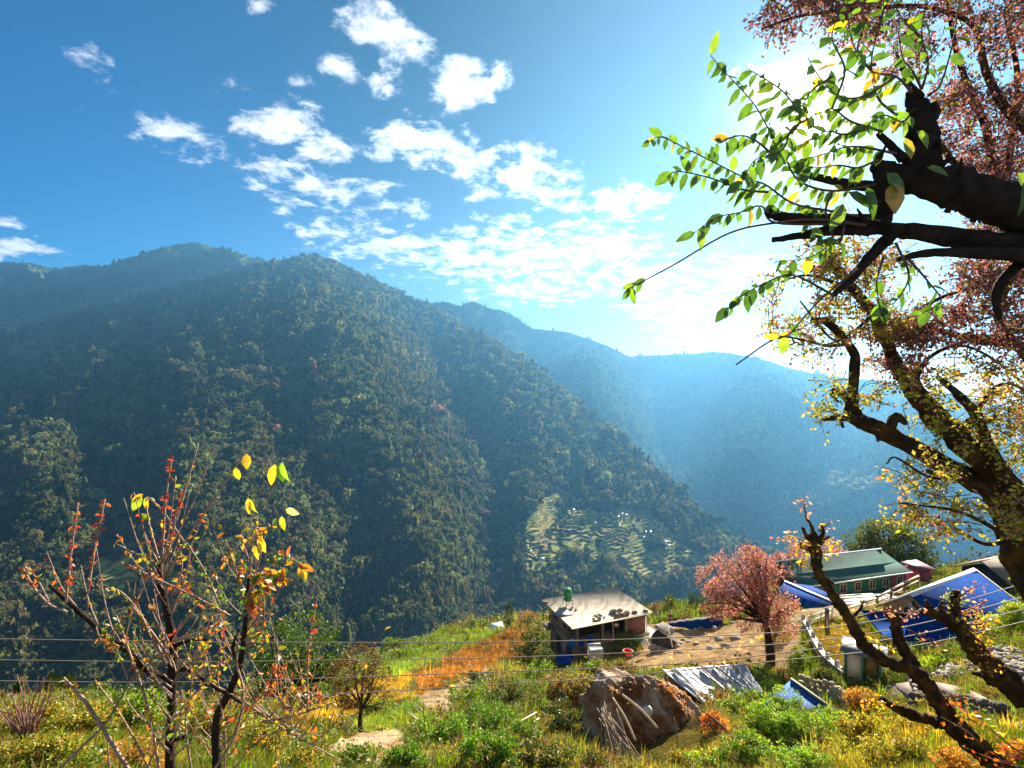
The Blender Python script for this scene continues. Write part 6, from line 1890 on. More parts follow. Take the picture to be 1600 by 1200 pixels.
def ground_cover():
    n = 86000
    u = RNG.uniform(-1.35, 1.35, n); d = np.exp(math.log(7) + RNG.uniform(0, 1, n) ** 1.25 * math.log(15))
    x = u * d; z = ground_z(x, d); px = 800 + u * F; py = 600 - z / d * F
    c, kind = ground_colour(px, py, x, d)
    names = [p[0] for p in PATCH]
    bare = np.isin(kind, [names.index(k) + 1 for k in ('earth', 'yard', 'scar', 'scar2', 'path')])
    short = np.isin(kind, [names.index(k) + 1 for k in ('lawn',)])
    crop = np.isin(kind, [names.index(k) + 1 for k in ('crop', 'gold', 'green', 'green2')])
    keep = ~(bare & (RNG.uniform(0, 1, n) > .08)) & ~(short & (RNG.uniform(0, 1, n) > .5)) & (py < 1290)
    s = np.minimum(0.06 + 0.0125 * d, 0.17 + 0.0085 * d) * RNG.lognormal(0, .3, n)
    s = np.where(short | bare, s * .4, s); s = np.where(crop, s * .85, s)
    big = (fbm(x / 6 + 3, d / 6, 881, 3) > .56) & ~crop & ~short
    s = np.where(big, s * 1.5, s)
    keep &= ~in_poly(px, py, [(935, 1120), (1000, 1060), (1100, 1090), (1105, 1160), (1060, 1200), (960, 1200)])
    m = len(px)
    tint = np.ones((m, 3)) * RNG.uniform(.5, 1.25, (m, 1))
    hue = fbm(x / 9 + 5, d / 9 + 2, 882, 4)
    cc = c * tint * 1.6 * (0.55 + 1.1 * np.clip((hue - .3) * 2.2, 0, 1))[:, None]
    r = RNG.uniform(0, 1, m)
    wild = ~crop & ~short & ~bare
    g = wild & (r < .62 - .5 * np.clip((hue - .45) * 4, 0, 1)); cc[g] = np.array([0.16, 0.25, 0.018]) * tint[g] * (0.5 + 1.0 * hue[g])[:, None]
    g = wild & (r > .93); cc[g] = np.array([0.24, 0.10, 0.03]) * tint[g]
    g = wild & (r > .84) & (r < .93); cc[g] = np.array([0.32, 0.25, 0.04]) * tint[g]
    pick = np.where(crop | short | (RNG.uniform(0, 1, m) < .45) | (d < 15), RNG.integers(0, 3, m), RNG.integers(0, 6, m))
    pts = np.stack([x, d, z - .03], -1)
    scatter_object('grass', pts[keep], s[keep], cc[keep], [tuft_template('tuft', 900 + k, k >= 3) for k in range(6)], pick[keep])


ground_cover()
# trees falling away below the brink
def brink_wood():
    n = 1500
    px = RNG.uniform(-400, 1900, n); f_ = RNG.uniform(1.25, 3.0, n)
    d = interp(px, [(a, c) for a, b_, c in BR]) * f_
    x = (px - 800) / F * d; z = ground_z(x, d)
    s = RNG.uniform(1.3, 2.6, n)
    edge = interp(px, [(a, b_) for a, b_, c in BR])
    ok = (600 - (z + s * 2.1) / d * F) > edge + 2       # stays below the brink line
    col = np.array([0.07, 0.10, 0.02]) * RNG.uniform(.5, 1.6, (n, 1))
    scatter_object('brink_thicket', np.stack([x, d, z], -1)[ok], s[ok], col[ok], CROWNS, RNG.choice(6, n)[ok])


brink_wood()
# ------------------------------------------------------------------ near trees
def PP(pts, d):
    """photo polyline -> world points; d is one depth or a list"""
    d = np.broadcast_to(np.asarray(d, float), (len(pts),)) if np.ndim(d) < 2 and not isinstance(d, (list, tuple)) else np.interp(np.linspace(0, 1, len(pts)), np.linspace(0, 1, len(d)), d)
    return np.array([P(x, y, k) for (x, y), k in zip(pts, d)])


def limb(mb, base, pts, rad_px, d, n=10, rough=.3, seed=0, step=5):
    if n >= 9: step, n = step + 4, n + 4
    w = PP(pts, d); dd = w[:, 1]
    r = np.array(rad_px, float)
    if len(r) != len(w): r = np.interp(np.linspace(0, 1, len(w)), np.linspace(0, 1, len(r)), r)
    r = r / F * dd
    p_, r_ = smooth_path(w - base, r, step)
    v, f = tube(p_, r_, n, True, rough, seed)
    mb.add(v, f)
    return w


def twig_leaves(rg_, pts, d, spacing, size, side, out, start=0.0, droop=.7, both=True):
    """leaves along a twig: position, direction, normal"""
    w = PP(pts, d); p_, _ = smooth_path(w, [1] * len(w), 8)
    L = np.concatenate([[0], np.cumsum(np.linalg.norm(np.diff(p_, axis=0), axis=1))])
    s = np.arange(L[-1] * start + spacing * .3, L[-1] + 1e-6, spacing)
    for i, q in enumerate(s):
        p = np.array([np.interp(q, L, p_[:, k]) for k in range(3)])
        j = min(np.searchsorted(L, q), len(p_) - 1); t = p_[j] - p_[max(j - 1, 0)]; t = t / (np.linalg.norm(t) + 1e-9)
        sd = np.cross(t, (0, 1, 0)); sd /= np.linalg.norm(sd) + 1e-9
        sgn = (1 if i % 2 else -1)
        dr = t * rg_.uniform(.2, .7) + sd * sgn * rg_.uniform(.3, .9) + np.array([0, rg_.normal(0, .35), -droop * rg_.uniform(.5, 1.4)])
        up = np.array([rg_.normal(0, .55), -1.0, rg_.normal(.25, .5)])
        out.append((p, dr, up, size * rg_.uniform(.55, 1.25)))


GREENLEAF = [(0.10, 0.20, 0.015), (0.065, 0.145, 0.012), (0.15, 0.24, 0.02), (0.04, 0.10, 0.012)]
YELLOWLEAF = [(0.60, 0.36, 0.02), (0.50, 0.26, 0.02), (0.40, 0.34, 0.03)]


# ---- the leaning tree with big green leaves, upper right
def big_leaf_tree():
    D0 = 2.9
    base = np.array([4.2, 3.4, gz(4.2, 3.4)])
    t = thing('leafy_tree', 'dark thick leaning tree with cut stubs and big backlit green leaves at the upper right', 'tree', base)
    rg_ = np.random.default_rng(1001)
    mb = MB()
    # trunk outside the frame, rising and leaning in
    w_in = P(1700, 345, 3.0)
    tr = [base - (0, 0, .4), base + (.05, 0, 1.2), np.array([4.1, 3.3, base[2] * .25]), (np.array([3.95, 3.2, .55]) + w_in) / 2 + (.1, 0, 0), w_in]
    p_, r_ = smooth_path([np.array(q) - base for q in tr], [.26, .24, .22, .20, .165], 6)
    v, f = tube(p_, r_, 14, True, .25, 3); mb.add(v, f)
    limb(mb, base, [(1710, 345), (1640, 336), (1560, 318), (1480, 292), (1400, 276), (1366, 258)], [40, 36, 32, 27, 19, 9], [3.0, D0], 14, .35, 4)
    limb(mb, base, [(1450, 285), (1440, 250), (1442, 210), (1433, 165), (1424, 140)], [22, 23, 20, 14, 7], D0, 12, .4, 5)
    limb(mb, base, [(1448, 190), (1462, 178), (1458, 160)], [9, 7, 4], D0, 8, .3, 6)
    limb(mb, base, [(1700, 392), (1600, 384), (1500, 372), (1390, 358), (1340, 358)], [22, 18, 15, 11, 9], [3.05, D0 - .05], 12, .35, 7)
    limb(mb, base, [(1385, 270), (1380, 310), (1376, 356)], [18, 16, 16], D0 - .03, 11, .35, 8)
    limb(mb, base, [(1372, 345), (1310, 343), (1256, 342), (1215, 337), (1200, 331)], [10, 9.5, 8, 8, 6], [D0 - .05, D0 - .25], 9, .35, 9)
    limb(mb, base, [(1372, 357), (1300, 360), (1250, 368), (1208, 375)], [9, 8, 6, 4.5], [D0 - .05, D0 - .1], 9, .35, 10)
    limb(mb, base, [(1392, 366), (1350, 412), (1325, 440), (1302, 461)], [10, 8, 6, 4], [D0 - .05, D0 - .2], 9, .3, 11)
    limb(mb, base, [(1376, 292), (1330, 288), (1290, 280), (1250, 271)], [9, 8, 6, 4], [D0, D0 - .1], 8, .35, 12)
    limb(mb, base, [(1412, 250), (1392, 228), (1372, 207)], [8, 6, 4], D0, 8, .3, 13)
    limb(mb, base, [(1640, 398), (1540, 396), (1460, 394), (1404, 405)], [14, 10, 7, 4], D0, 8, .3, 14)
    limb(mb, base, [(1660, 400), (1600, 410), (1566, 440), (1556, 470), (1562, 500)], [12, 9, 7, 6, 3], D0 + .1, 8, .3, 15)
    for k in range(14):     # spurs and knots
        px, py = [(1440, 150), (1424, 180), (1462, 230), (1370, 250), (1390, 290), (1392, 330), (1356, 350), (1300, 350), (1480, 330), (1520, 345), (1410, 372), (1470, 260), (1500, 275), (1390, 380)][k]
        a = rg_.uniform(0, 6.28)
        limb(mb, base, [(px, py), (px + 12 * math.cos(a), py - 10), (px + 24 * math.cos(a), py + 16 * math.sin(a) - 12)], [5, 3.5, 1.5], [D0 - .12, D0 - .2], 6, .3, 40 + k, 3)
    mb.build('trunk', M_BARK, t, True)
    # twigs and leaves
    tw = MB(); lv = []
    TW = [
        # pts, depth list, spacing, start
        ([(1370, 288), (1300, 298), (1248, 282), (1224, 240), (1200, 200), (1176, 160), (1132, 112), (1110, 86)], [2.85, 2.55], .043, .12),
        ([(1215, 225), (1250, 190), (1230, 150), (1200, 126), (1168, 108)], [2.62, 2.6], .045, .1),
        ([(1375, 345), (1300, 330), (1240, 318), (1195, 288), (1168, 280), (1120, 256), (1064, 228), (1032, 214), (1012, 222)], [2.8, 2.5], .040, .22),
        ([(1200, 300), (1160, 296), (1110, 278), (1060, 268), (1042, 276)], [2.55, 2.5], .042, .1),
        ([(1215, 250), (1184, 222), (1156, 212), (1118, 226)], [2.6, 2.5], .046, .1),
        ([(1320, 350), (1212, 348), (1190, 322), (1156, 332), (1120, 340), (1084, 364)], [2.75, 2.5], .06, .5),
        ([(1352, 352), (1280, 343), (1212, 348), (1140, 364), (1056, 412), (1000, 442), (980, 452)], [2.75, 2.4], .05, .90),
        ([(1424, 145), (1400, 120), (1360, 110), (1330, 60), (1322, -20)], [2.85, 2.6], .05, .1),
        ([(1400, 120), (1350, 150), (1310, 150), (1280, 120), (1262, 90)], [2.75, 2.6], .055, .1),
        ([(1376, 205), (1330, 190), (1300, 170), (1270, 180), (1240, 160)], [2.8, 2.6], .05, .1),
        ([(1400, 240), (1350, 230), (1320, 230), (1290, 240), (1250, 250)], [2.8, 2.6], .05, .1),
        ([(1440, 140), (1450, 100), (1440, 50), (1452, -20)], [2.9, 2.7], .055, .05),
        ([(1360, 110), (1340, 80), (1350, 30), (1330, -30)], [2.8, 2.6], .055, .1),
        ([(1440, 140), (1425, 110), (1410, 90), (1402, 40)], [2.9, 2.8], .06, .1),
        ([(1300, 300), (1290, 330), (1300, 372), (1270, 400), (1210, 410)], [2.75, 2.6], .07, .4),
        ([(1302, 461), (1240, 430), (1200, 440), (1160, 462), (1132, 486)], [2.6, 2.45], .045, .35),
        ([(1340, 420), (1280, 470), (1235, 520), (1215, 525)], [2.65, 2.5], .07, .7),
        ([(1400, 380), (1420, 430), (1400, 470), (1380, 480)], [2.8, 2.7], .07, .2),
        ([(1420, 405), (1450, 440), (1470, 470), (1440, 490)], [2.85, 2.7], .065, .3),
        ([(1380, 400), (1370, 440), (1376, 490)], [2.8, 2.7], .08, .3),
        ([(1430, 170), (1410, 190), (1380, 180), (1350, 200)], [2.8, 2.65], .05, .1),
        ([(1450, 150), (1470, 130), (1490, 60), (1500, -20)], [2.95, 2.9], .09, .2),
        ([(1300, 170), (1320, 110), (1300, 60), (1312, 20)], [2.7, 2.6], .06, .1),
        ([(1400, 180), (1370, 150), (1362, 90), (1380, 20), (1376, -30)], [2.85, 2.7], .06, .1),
        ([(1350, 200), (1320, 210), (1290, 205), (1255, 225)], [2.7, 2.55], .05, .1),
        ([(1320, 350), (1310, 380), (1280, 372), (1262, 350)], [2.75, 2.6], .06, .2),
        ([(1372, 250), (1340, 262), (1310, 258), (1270, 262), (1240, 252)], [2.75, 2.6], .05, .15),
        ([(1300, 120), (1270, 140), (1252, 165), (1230, 170)], [2.65, 2.55], .05, .1),
        ([(1440, 60), (1410, 30), (1390, -10)], [2.8, 2.75], .06, .1),
        ([(1262, 185), (1235, 205), (1222, 235), (1180, 250), (1160, 285)], [2.6, 2.5], .06, .1),
    ]
    for k, (pts, d, sp, st) in enumerate(TW):
        limb(tw, base, pts, [2.2, 1.2, .6] if k != 6 else [2.6, 1.6, .8], d, 5, 0, 0, 6)
        twig_leaves(rg_, pts, d, sp * .58, .084, 1, lv, st)
    tw.build('twigs', M_TWIG, t, True)
    # the cluster of large leaves in front of the limb
    for (px, py, s, a) in ((1325, 300, .15, -.6), (1352, 290, .17, -1.2), (1385, 270, .16, -.8), (1396, 285, .15, -1.5), (1448, 262, .13, -.2), (1318, 318, .14, -2.0), (1590, 270, .16, -.8), (1598, 285, .15, -1.3), (1432, 205, .11, -.6), (1415, 215, .11, -1.4)):
        lv.append((P(px, py, 2.45), np.array([math.cos(a), 0, math.sin(a)]), np.array([rg_.normal(0, .3), -1, .3]), s))
    pos = np.array([q[0] for q in lv]) ; dr = np.array([q[1] for q in lv]); up = np.array([q[2] for q in lv]); sz = np.array([q[3] for q in lv])
    col = pal(rg_, len(lv), GREENLEAF, (4, 3, 2, 2), .25)
    px_ = 800 + pos[:, 0] / pos[:, 1] * F
    yl = rg_.uniform(0, 1, len(lv)) < np.where(px_ > 1230, .09, .025); col[yl] = pal(rg_, yl.sum(), YELLOWLEAF, (2, 1, 2))
    last = (px_ > 1025) & (px_ < 1075) & (600 - pos[:, 2] / pos[:, 1] * F > 400); col[last] = (0.62, 0.36, 0.02)
    leaves_mesh('leaves', pos, dr, up, sz, col, M_LEAF, t, True, base)


big_leaf_tree()


# ---- blossoming tree with forked trunk, right edge
def blossom_tree():
    base = np.array([8.4, 6.6, gz(8.4, 6.6)])
    t = thing('cherry_tree', 'near forked cherry tree with fine pink blossom and yellow green young leaves', 'tree', base)
    rg_ = np.random.default_rng(1002); mb = MB()
    L1 = [(1680, 1000), (1625, 880), (1590, 812), (1552, 768), (1483, 730), (1418, 695), (1368, 668), (1335, 651), (1332, 615), (1336, 561), (1326, 538), (1292, 503), (1268, 500)]
    limb(mb, base, [(1740, 1150)] + L1, [50, 46, 40, 30, 20, 14, 13, 13, 12, 7, 7, 6, 6, 3], [6.6, 6.0], 14, .3, 21)
    L2 = [(1600, 800), (1560, 745), (1506, 695), (1460, 649), (1426, 607), (1399, 569), (1388, 540), (1366, 490), (1338, 457), (1300, 412), (1286, 390)]
    limb(mb, base, L2, [22, 19, 17, 16, 13, 10, 9, 8, 7, 5, 3], [6.2, 6.4], 12, .3, 22)
    L3 = [(1580, 770), (1556, 725), (1541, 691), (1526, 649), (1495, 615), (1464, 588)]
    limb(mb, base, L3, [14, 12, 9, 8, 6, 3], 6.1, 10, .3, 23)
    for pts, r in (([(1338, 640), (1322, 622), (1304, 608)], [6, 6, 4]), ([(1345, 655), (1310, 652), (1284, 656)], [6, 5, 3]), ([(1304, 608), (1300, 616), (1310, 628)], [4, 3, 2]), ([(1392, 668), (1400, 652), (1416, 662)], [8, 8, 4]), ([(1530, 655), (1548, 655), (1556, 648)], [5, 5, 3]), ([(1512, 655), (1520, 662), (1530, 658)], [4, 4, 3]),
                   ([(1310, 652), (1318, 668)], [3, 2]), ([(1370, 672), (1372, 690)], [4, 2]), ([(1448, 735), (1470, 742), (1500, 744)], [3, 3, 2])):
        limb(mb, base, pts, r, 6.0, 7, .35, 24, 4)
    # upper boughs that carry the blossom
    U = []
    for pts, r, d in (
            ([(1700, 640), (1640, 590), (1590, 540), (1530, 532), (1480, 520), (1420, 500)], [16, 12, 9, 7, 4, 2], [6.4, 6.8]),
            ([(1750, 500), (1680, 430), (1600, 380), (1560, 300), (1540, 200), (1500, 100), (1480, 0)], [18, 14, 10, 8, 6, 4, 3], [6.6, 6.9]),
            ([(1600, 380), (1560, 345), (1530, 300), (1480, 240), (1430, 160), (1400, 80)], [8, 6, 5, 4, 3, 2], [6.6, 6.3]),
            ([(1750, 320), (1660, 240), (1580, 180), (1540, 110), (1520, 40), (1440, 10), (1330, 15), (1250, 25), (1190, 45)], [14, 10, 7, 5, 4, 3, 2.5, 2, 1.2], [6.6, 6.0]),
            ([(1560, 300), (1580, 230), (1590, 120), (1570, 20)], [6, 5, 4, 2], [6.7, 7.0]),
            ([(1590, 540), (1560, 500), (1570, 460), (1600, 400)], [6, 5, 4, 3], 6.6),
            ([(1388, 540), (1420, 500), (1460, 470), (1520, 450), (1580, 440)], [5, 4, 3, 2.5, 2], [6.3, 6.8]),
            ([(1338, 457), (1300, 440), (1260, 430), (1220, 440)], [4, 3, 2, 1.2], [6.3, 6.0]),
            ([(1326, 538), (1290, 540), (1250, 530), (1210, 530), (1150, 570)], [3, 2.4, 1.8, 1.4, 1], [6.0, 5.8]),
            ([(1366, 490), (1330, 520), (1300, 530), (1250, 470)], [3, 2, 2, 1.2], 6.1),
            ([(1426, 607), (1450, 560), (1500, 540), (1550, 560), (1600, 600)], [4, 3, 2.4, 2, 1.6], [6.3, 6.8]),
            ([(1506, 695), (1540, 620), (1580, 600), (1640, 640)], [4, 3, 2, 1.6], [6.2, 6.6]),
            ([(1625, 880), (1560, 830), (1500, 800), (1440, 790), (1405, 785)], [5, 3.5, 2.5, 1.8, 1], [5.9, 5.5]),
            ([(1600, 840), (1540, 850), (1490, 825), (1465, 838)], [4, 3, 2, 1.2], [5.9, 5.6]),
            ([(1552, 768), (1500, 750), (1450, 745), (1400, 715), (1385, 725)], [3, 2.5, 2, 1.5, 1], 5.8)):
        limb(mb, base, pts, r, d, 7, .25, 25, 5); U.append((pts, d))
    mb.build('trunk', M_MOSSBARK, t, True)
    # twigs with blossom: regions of the crown (photo polygon), number of twigs, colours, depth
    MAUVE = [(0.24, 0.09, 0.085), (0.34, 0.15, 0.13), (0.17, 0.065, 0.04), (0.24, 0.22, 0.03), (0.09, 0.055, 0.03)]
    OLIVE = [(0.36, 0.36, 0.03), (0.46, 0.38, 0.035), (0.26, 0.30, 0.025), (0.30, 0.12, 0.07), (0.40, 0.18, 0.14)]
    GOLD = [(0.42, 0.40, 0.03), (0.26, 0.32, 0.03), (0.5, 0.42, 0.06), (0.46, 0.22, 0.16)]
    REG = [([(1290, -30), (1640, -30), (1640, 340), (1500, 300), (1470, 180), (1410, 120), (1330, 90)], 300, MAUVE, (4, 3, 2, 2, 1.5), (5.6, 7.6)),
           ([(1185, 10), (1260, -20), (1340, -20), (1340, 90), (1290, 60), (1230, 50), (1190, 58)], 44, MAUVE, (4, 2, 3, 1, 2), (5.8, 6.6)),
           ([(1410, 400), (1640, 400), (1640, 560), (1560, 540), (1480, 540), (1400, 520)], 170, MAUVE, (4, 3, 2, 2, 1), (5.8, 7.2)),
           ([(1500, 290), (1640, 320), (1640, 420), (1540, 410)], 60, MAUVE, (4, 3, 2, 2, 1), (6, 7.4)),
           ([(1190, 420), (1300, 380), (1400, 400), (1430, 500), (1380, 560), (1290, 565), (1200, 520)], 150, OLIVE, (4, 3, 3, 2, 2), (5.6, 6.8)),
           ([(1300, 330), (1400, 370), (1420, 430), (1300, 420), (1240, 380)], 36, OLIVE, (3, 3, 2, 2, 2), (6, 7)),
           ([(1350, 500), (1440, 500), (1450, 600), (1360, 560)], 44, MAUVE, (4, 3, 1, 2, 1), (5.9, 6.6)),
           ([(1340, 580), (1480, 580), (1560, 640), (1600, 730), (1520, 720), (1400, 650), (1340, 640)], 76, GOLD, (4, 4, 3, 1), (5.7, 6.6)),
           ([(1460, 560), (1640, 560), (1640, 690), (1560, 660)], 66, OLIVE, (3, 3, 2, 3, 2), (6, 7)),
           ([(1270, 600), (1330, 590), (1340, 660), (1270, 665)], 12, GOLD, (2, 5, 2, 0), (5.8, 6.1)),
           ([(1400, 690), (1560, 740), (1620, 830), (1500, 800), (1380, 740)], 46, GOLD, (4, 3, 3, 2), (5.6, 6.3)),
           ([(1395, 775), (1470, 780), (1510, 830), (1460, 850), (1400, 800)], 22, GOLD, (4, 3, 3, 4), (5.4, 5.8)),
           ([(1560, 640), (1640, 650), (1640, 860), (1560, 830), (1570, 740)], 40, GOLD, (4, 3, 3, 4), (5.6, 6.5))]
    tw = MB(); pos, dr, up, sz, col = [], [], [], [], []
    for poly, n, cols, w, (d0, d1) in REG:
        mult = 2.0 if cols is MAUVE else 1.15
        a = np.array(poly); made = 0
        while made < n * mult:
            x, y = rg_.uniform(a[:, 0].min(), a[:, 0].max()), rg_.uniform(a[:, 1].min(), a[:, 1].max())
            if not in_poly(np.array([x]), np.array([y]), poly)[0]: continue
            if fbm(np.array([x / 42.0]), np.array([y / 42.0]), 71, 3)[0] < .40: continue
            made += 1
            d = rg_.uniform(d0, d1); c0 = P(x, y, d)
            dirn = np.array([rg_.normal(-.5, .7), rg_.normal(0, .7), rg_.normal(-.15, .6)]); dirn /= np.linalg.norm(dirn)
            L = rg_.uniform(.22, .55); p0 = c0 - dirn * L / 2; p2 = c0 + dirn * L / 2 + (0, 0, -.05); p1 = c0 + rg_.normal(0, .04, 3)
            q, r_ = smooth_path([p0 - base, p1 - base, p2 - base], [.006, .004, .002], 3)
            tw.add(*tube(q, r_, 4, False))
            m_ = rg_.integers(16, 30)
            s = rg_.uniform(0, 1, m_)
            pp = p0[None] * (1 - s)[:, None] + p2[None] * s[:, None] + rg_.normal(0, .035, (m_, 3))
            pos.append(pp); dd = rg_.normal(size=(m_, 3)) + np.array([0, 0, -.5]); dr.append(dd); up.append(rg_.normal(size=(m_, 3)) + (0, -.5, .2))
            sz.append(rg_.uniform(.036, .072, m_)); col.append(pal(rg_, m_, cols, w, .3))
    tw.build('twigs', M_TWIG, t)
    leaves_mesh('blossom', np.vstack(pos), np.vstack(dr), np.vstack(up), np.concatenate(sz), np.vstack(col), M_PETAL, t, False, base)


blossom_tree()


# ---- pollarded mossy trees at the lower right
def pollard(name, label, limbs, d, twigs, n_or, orange_at, seed, root):
    base = np.array(root, float)
    t = thing(name, label, 'tree', base); rg_ = np.random.default_rng(seed); mb = MB()
    for k, (pts, r, dd) in enumerate(limbs):
        limb(mb, base, pts, [q * .78 for q in r], dd, 14 if max(r) > 10 else 8, .5, seed + k, 9)
    mb.build('trunk', M_MOSSBARK, t, True)
    tw = MB(); pos, dr, up, sz, col = [], [], [], [], []
    for (pts, dd, cols, sp) in twigs:
        limb(tw, base, pts, [1.6, 1.0, .5], dd, 5, 0, 0, 5)
        w = PP(pts, dd); p_, _ = smooth_path(w, [1] * len(w), 10)
        k = max(6, int(len(p_) * sp)); i = rg_.integers(len(p_) // 4, len(p_), k)
        pos.append(p_[i] + rg_.normal(0, .05, (k, 3))); dr.append(rg_.normal(size=(k, 3)) + (0, 0, -.4)); up.append(rg_.normal(size=(k, 3)) + (0, -.6, .2)); sz.append(rg_.uniform(.05, .10, k)); col.append(pal(rg_, k, cols, [1] * len(cols), .3))
    for (px, py, rx, ry, dd, k, cols, s) in orange_at:
        a = rg_.uniform(0, 6.28, k); q = np.sqrt(rg_.uniform(0, 1, k))
        x = px + rx * q * np.cos(a); y = py + ry * q * np.sin(a); de = dd + rg_.normal(0, .25, k)
        pos.append(np.stack([(x - 800) / F * de, de, (600 - y) / F * de], -1)); dr.append(rg_.normal(size=(k, 3)) + (0, 0, -.4)); up.append(rg_.normal(size=(k, 3)) + (0, -.6, .2)); sz.append(rg_.uniform(.6, 1.2, k) * s); col.append(pal(rg_, k, cols, [1] * len(cols), .3))
    tw.build('twigs', M_TWIG, t)
    leaves_mesh('leaves', np.vstack(pos), np.vstack(dr), np.vstack(up), np.concatenate(sz), np.vstack(col), M_LEAF, t, False, base)


OR = [(0.50, 0.20, 0.02), (0.55, 0.30, 0.02), (0.36, 0.12, 0.015)]
YE = [(0.56, 0.40, 0.03), (0.40, 0.36, 0.03)]
PK = [(0.55, 0.20, 0.22), (0.62, 0.32, 0.30), (0.45, 0.14, 0.12)]
RD = [(0.45, 0.05, 0.02), (0.50, 0.14, 0.02), (0.30, 0.05, 0.02)]
d9 = 9.0
rootC = P(1640, 1262, 8.3)
pollard('pollard_tree', 'crooked mossy pollarded tree curving up from the bottom right to a knotted bare head', [
    ([(1660, 1290), (1590, 1226), (1540, 1180), (1490, 1132), (1455, 1082), (1425, 1048), (1385, 1032), (1350, 1008), (1334, 978), (1312, 946), (1292, 915), (1277, 888), (1276, 858), (1270, 834)], [26, 23, 21, 19, 16, 14, 12, 11, 11, 10, 9, 10, 9, 7], [8.3, 9.8]),
    ([(1437, 1052), (1414, 1018), (1402, 992), (1401, 968), (1398, 956)], [12, 10, 10, 9, 5], [9.0, 9.0]),
    ([(1402, 975), (1390, 966), (1386, 950)], [5, 4, 3], 9.0), ([(1402, 968), (1412, 960), (1418, 948)], [5, 4, 3], 9.0), ([(1400, 990), (1390, 980)], [5, 2], 8.9),
    ([(1492, 1134), (1460, 1128), (1430, 1118), (1400, 1106), (1376, 1092)], [12, 11, 11, 8, 5], [8.7, 8.8]),
    ([(1276, 850), (1262, 840), (1254, 824)], [7, 5, 3], 9.8), ([(1274, 860), (1258, 856), (1250, 850)], [7, 5, 3], 9.75), ([(1278, 845), (1286, 834), (1284, 820)], [6, 4, 2], 9.8), ([(1272, 838), (1268, 822), (1258, 806)], [6, 3, 1.5], 9.8), ([(1280, 850), (1290, 842), (1296, 838)], [5, 3, 2], 9.75),
    ([(1300, 912), (1286, 906), (1268, 902)], [5, 3, 2], 9.6), ([(1330, 965), (1344, 952), (1350, 938)], [4, 2.5, 1.2], 9.4)],
    d9, [([(1262, 815), (1258, 800), (1256, 782)], 9.8, PK, 1.2), ([(1278, 830), (1290, 822), (1300, 815)], 9.8, PK + YE, 1.0), ([(1255, 845), (1235, 838), (1215, 842)], 9.8, PK + YE, 1.6),
         ([(1340, 965), (1375, 955), (1410, 958), (1440, 955)], 8.7, PK, 1.2), ([(1345, 1003), (1370, 1006), (1395, 1014)], 9.2, YE, 1.6), ([(1560, 1200), (1520, 1150), (1470, 1120)], 7.9, RD + OR, .8), ([(1600, 1180), (1560, 1150), (1530, 1120)], 7.9, RD + YE, 1.0), ([(1598, 1200), (1560, 1190), (1500, 1165)], 7.7, RD, 1.0)],
    0, [(1262, 868, 24, 22, 9.8, 110, YE + OR, .085), (1296, 855, 18, 18, 9.8, 60, YE + OR, .08), (1245, 846, 22, 14, 9.8, 60, PK + YE, .075), (1495, 1094, 18, 12, 8.6, 60, RD + OR, .07), (1515, 1118, 20, 10, 8.4, 50, OR, .07), (1370, 1098, 30, 12, 8.7, 90, OR + YE, .07), (1580, 1180, 24, 24, 7.9, 60, RD + OR, .08)], 1101, rootC)
rootD = P(1720, 1190, 9.8)
pollard('pollard_tree', 'second mossy pollarded stump at the right edge with orange leaves around it', [
    ([(1760, 1220), (1660, 1128), (1600, 1084), (1555, 1050), (1520, 1010), (1495, 976), (1468, 962), (1440, 955)], [34, 30, 26, 21, 17, 14, 12, 6], [9.8, 10.4]),
    ([(1488, 972), (1492, 945), (1494, 922)], [11, 9, 6], 10.4), ([(1460, 960), (1450, 945), (1446, 938)], [6, 5, 3], 10.4), ([(1440, 955), (1430, 946), (1426, 938)], [5, 4, 2], 10.4), ([(1478, 962), (1470, 950), (1474, 940)], [6, 5, 3], 10.3), ([(1560, 1052), (1540, 1056), (1520, 1052)], [8, 6, 3], 9.9)],
    10, [([(1495, 960), (1520, 950), (1545, 938)], 10.3, PK, 1.4), ([(1490, 940), (1510, 925), (1535, 910)], 10.3, PK, 1.4), ([(1440, 952), (1420, 962), (1400, 975)], 10.0, PK, 1.0), ([(1500, 975), (1530, 975), (1560, 965)], 10.2, PK + OR, 1.4), ([(1420, 985), (1450, 1000), (1475, 1012)], 9.9, PK, 1.2)],
    0, [(1520, 975, 26, 26, 10.3, 190, OR + YE, .085), (1535, 1010, 20, 16, 10.1, 80, OR, .08), (1490, 935, 18, 16, 10.5, 70, [(0.20, 0.24, 0.03), (0.32, 0.30, 0.04)], .08), (1545, 1045, 26, 10, 9.8, 60, OR, .07)], 1151, rootD)


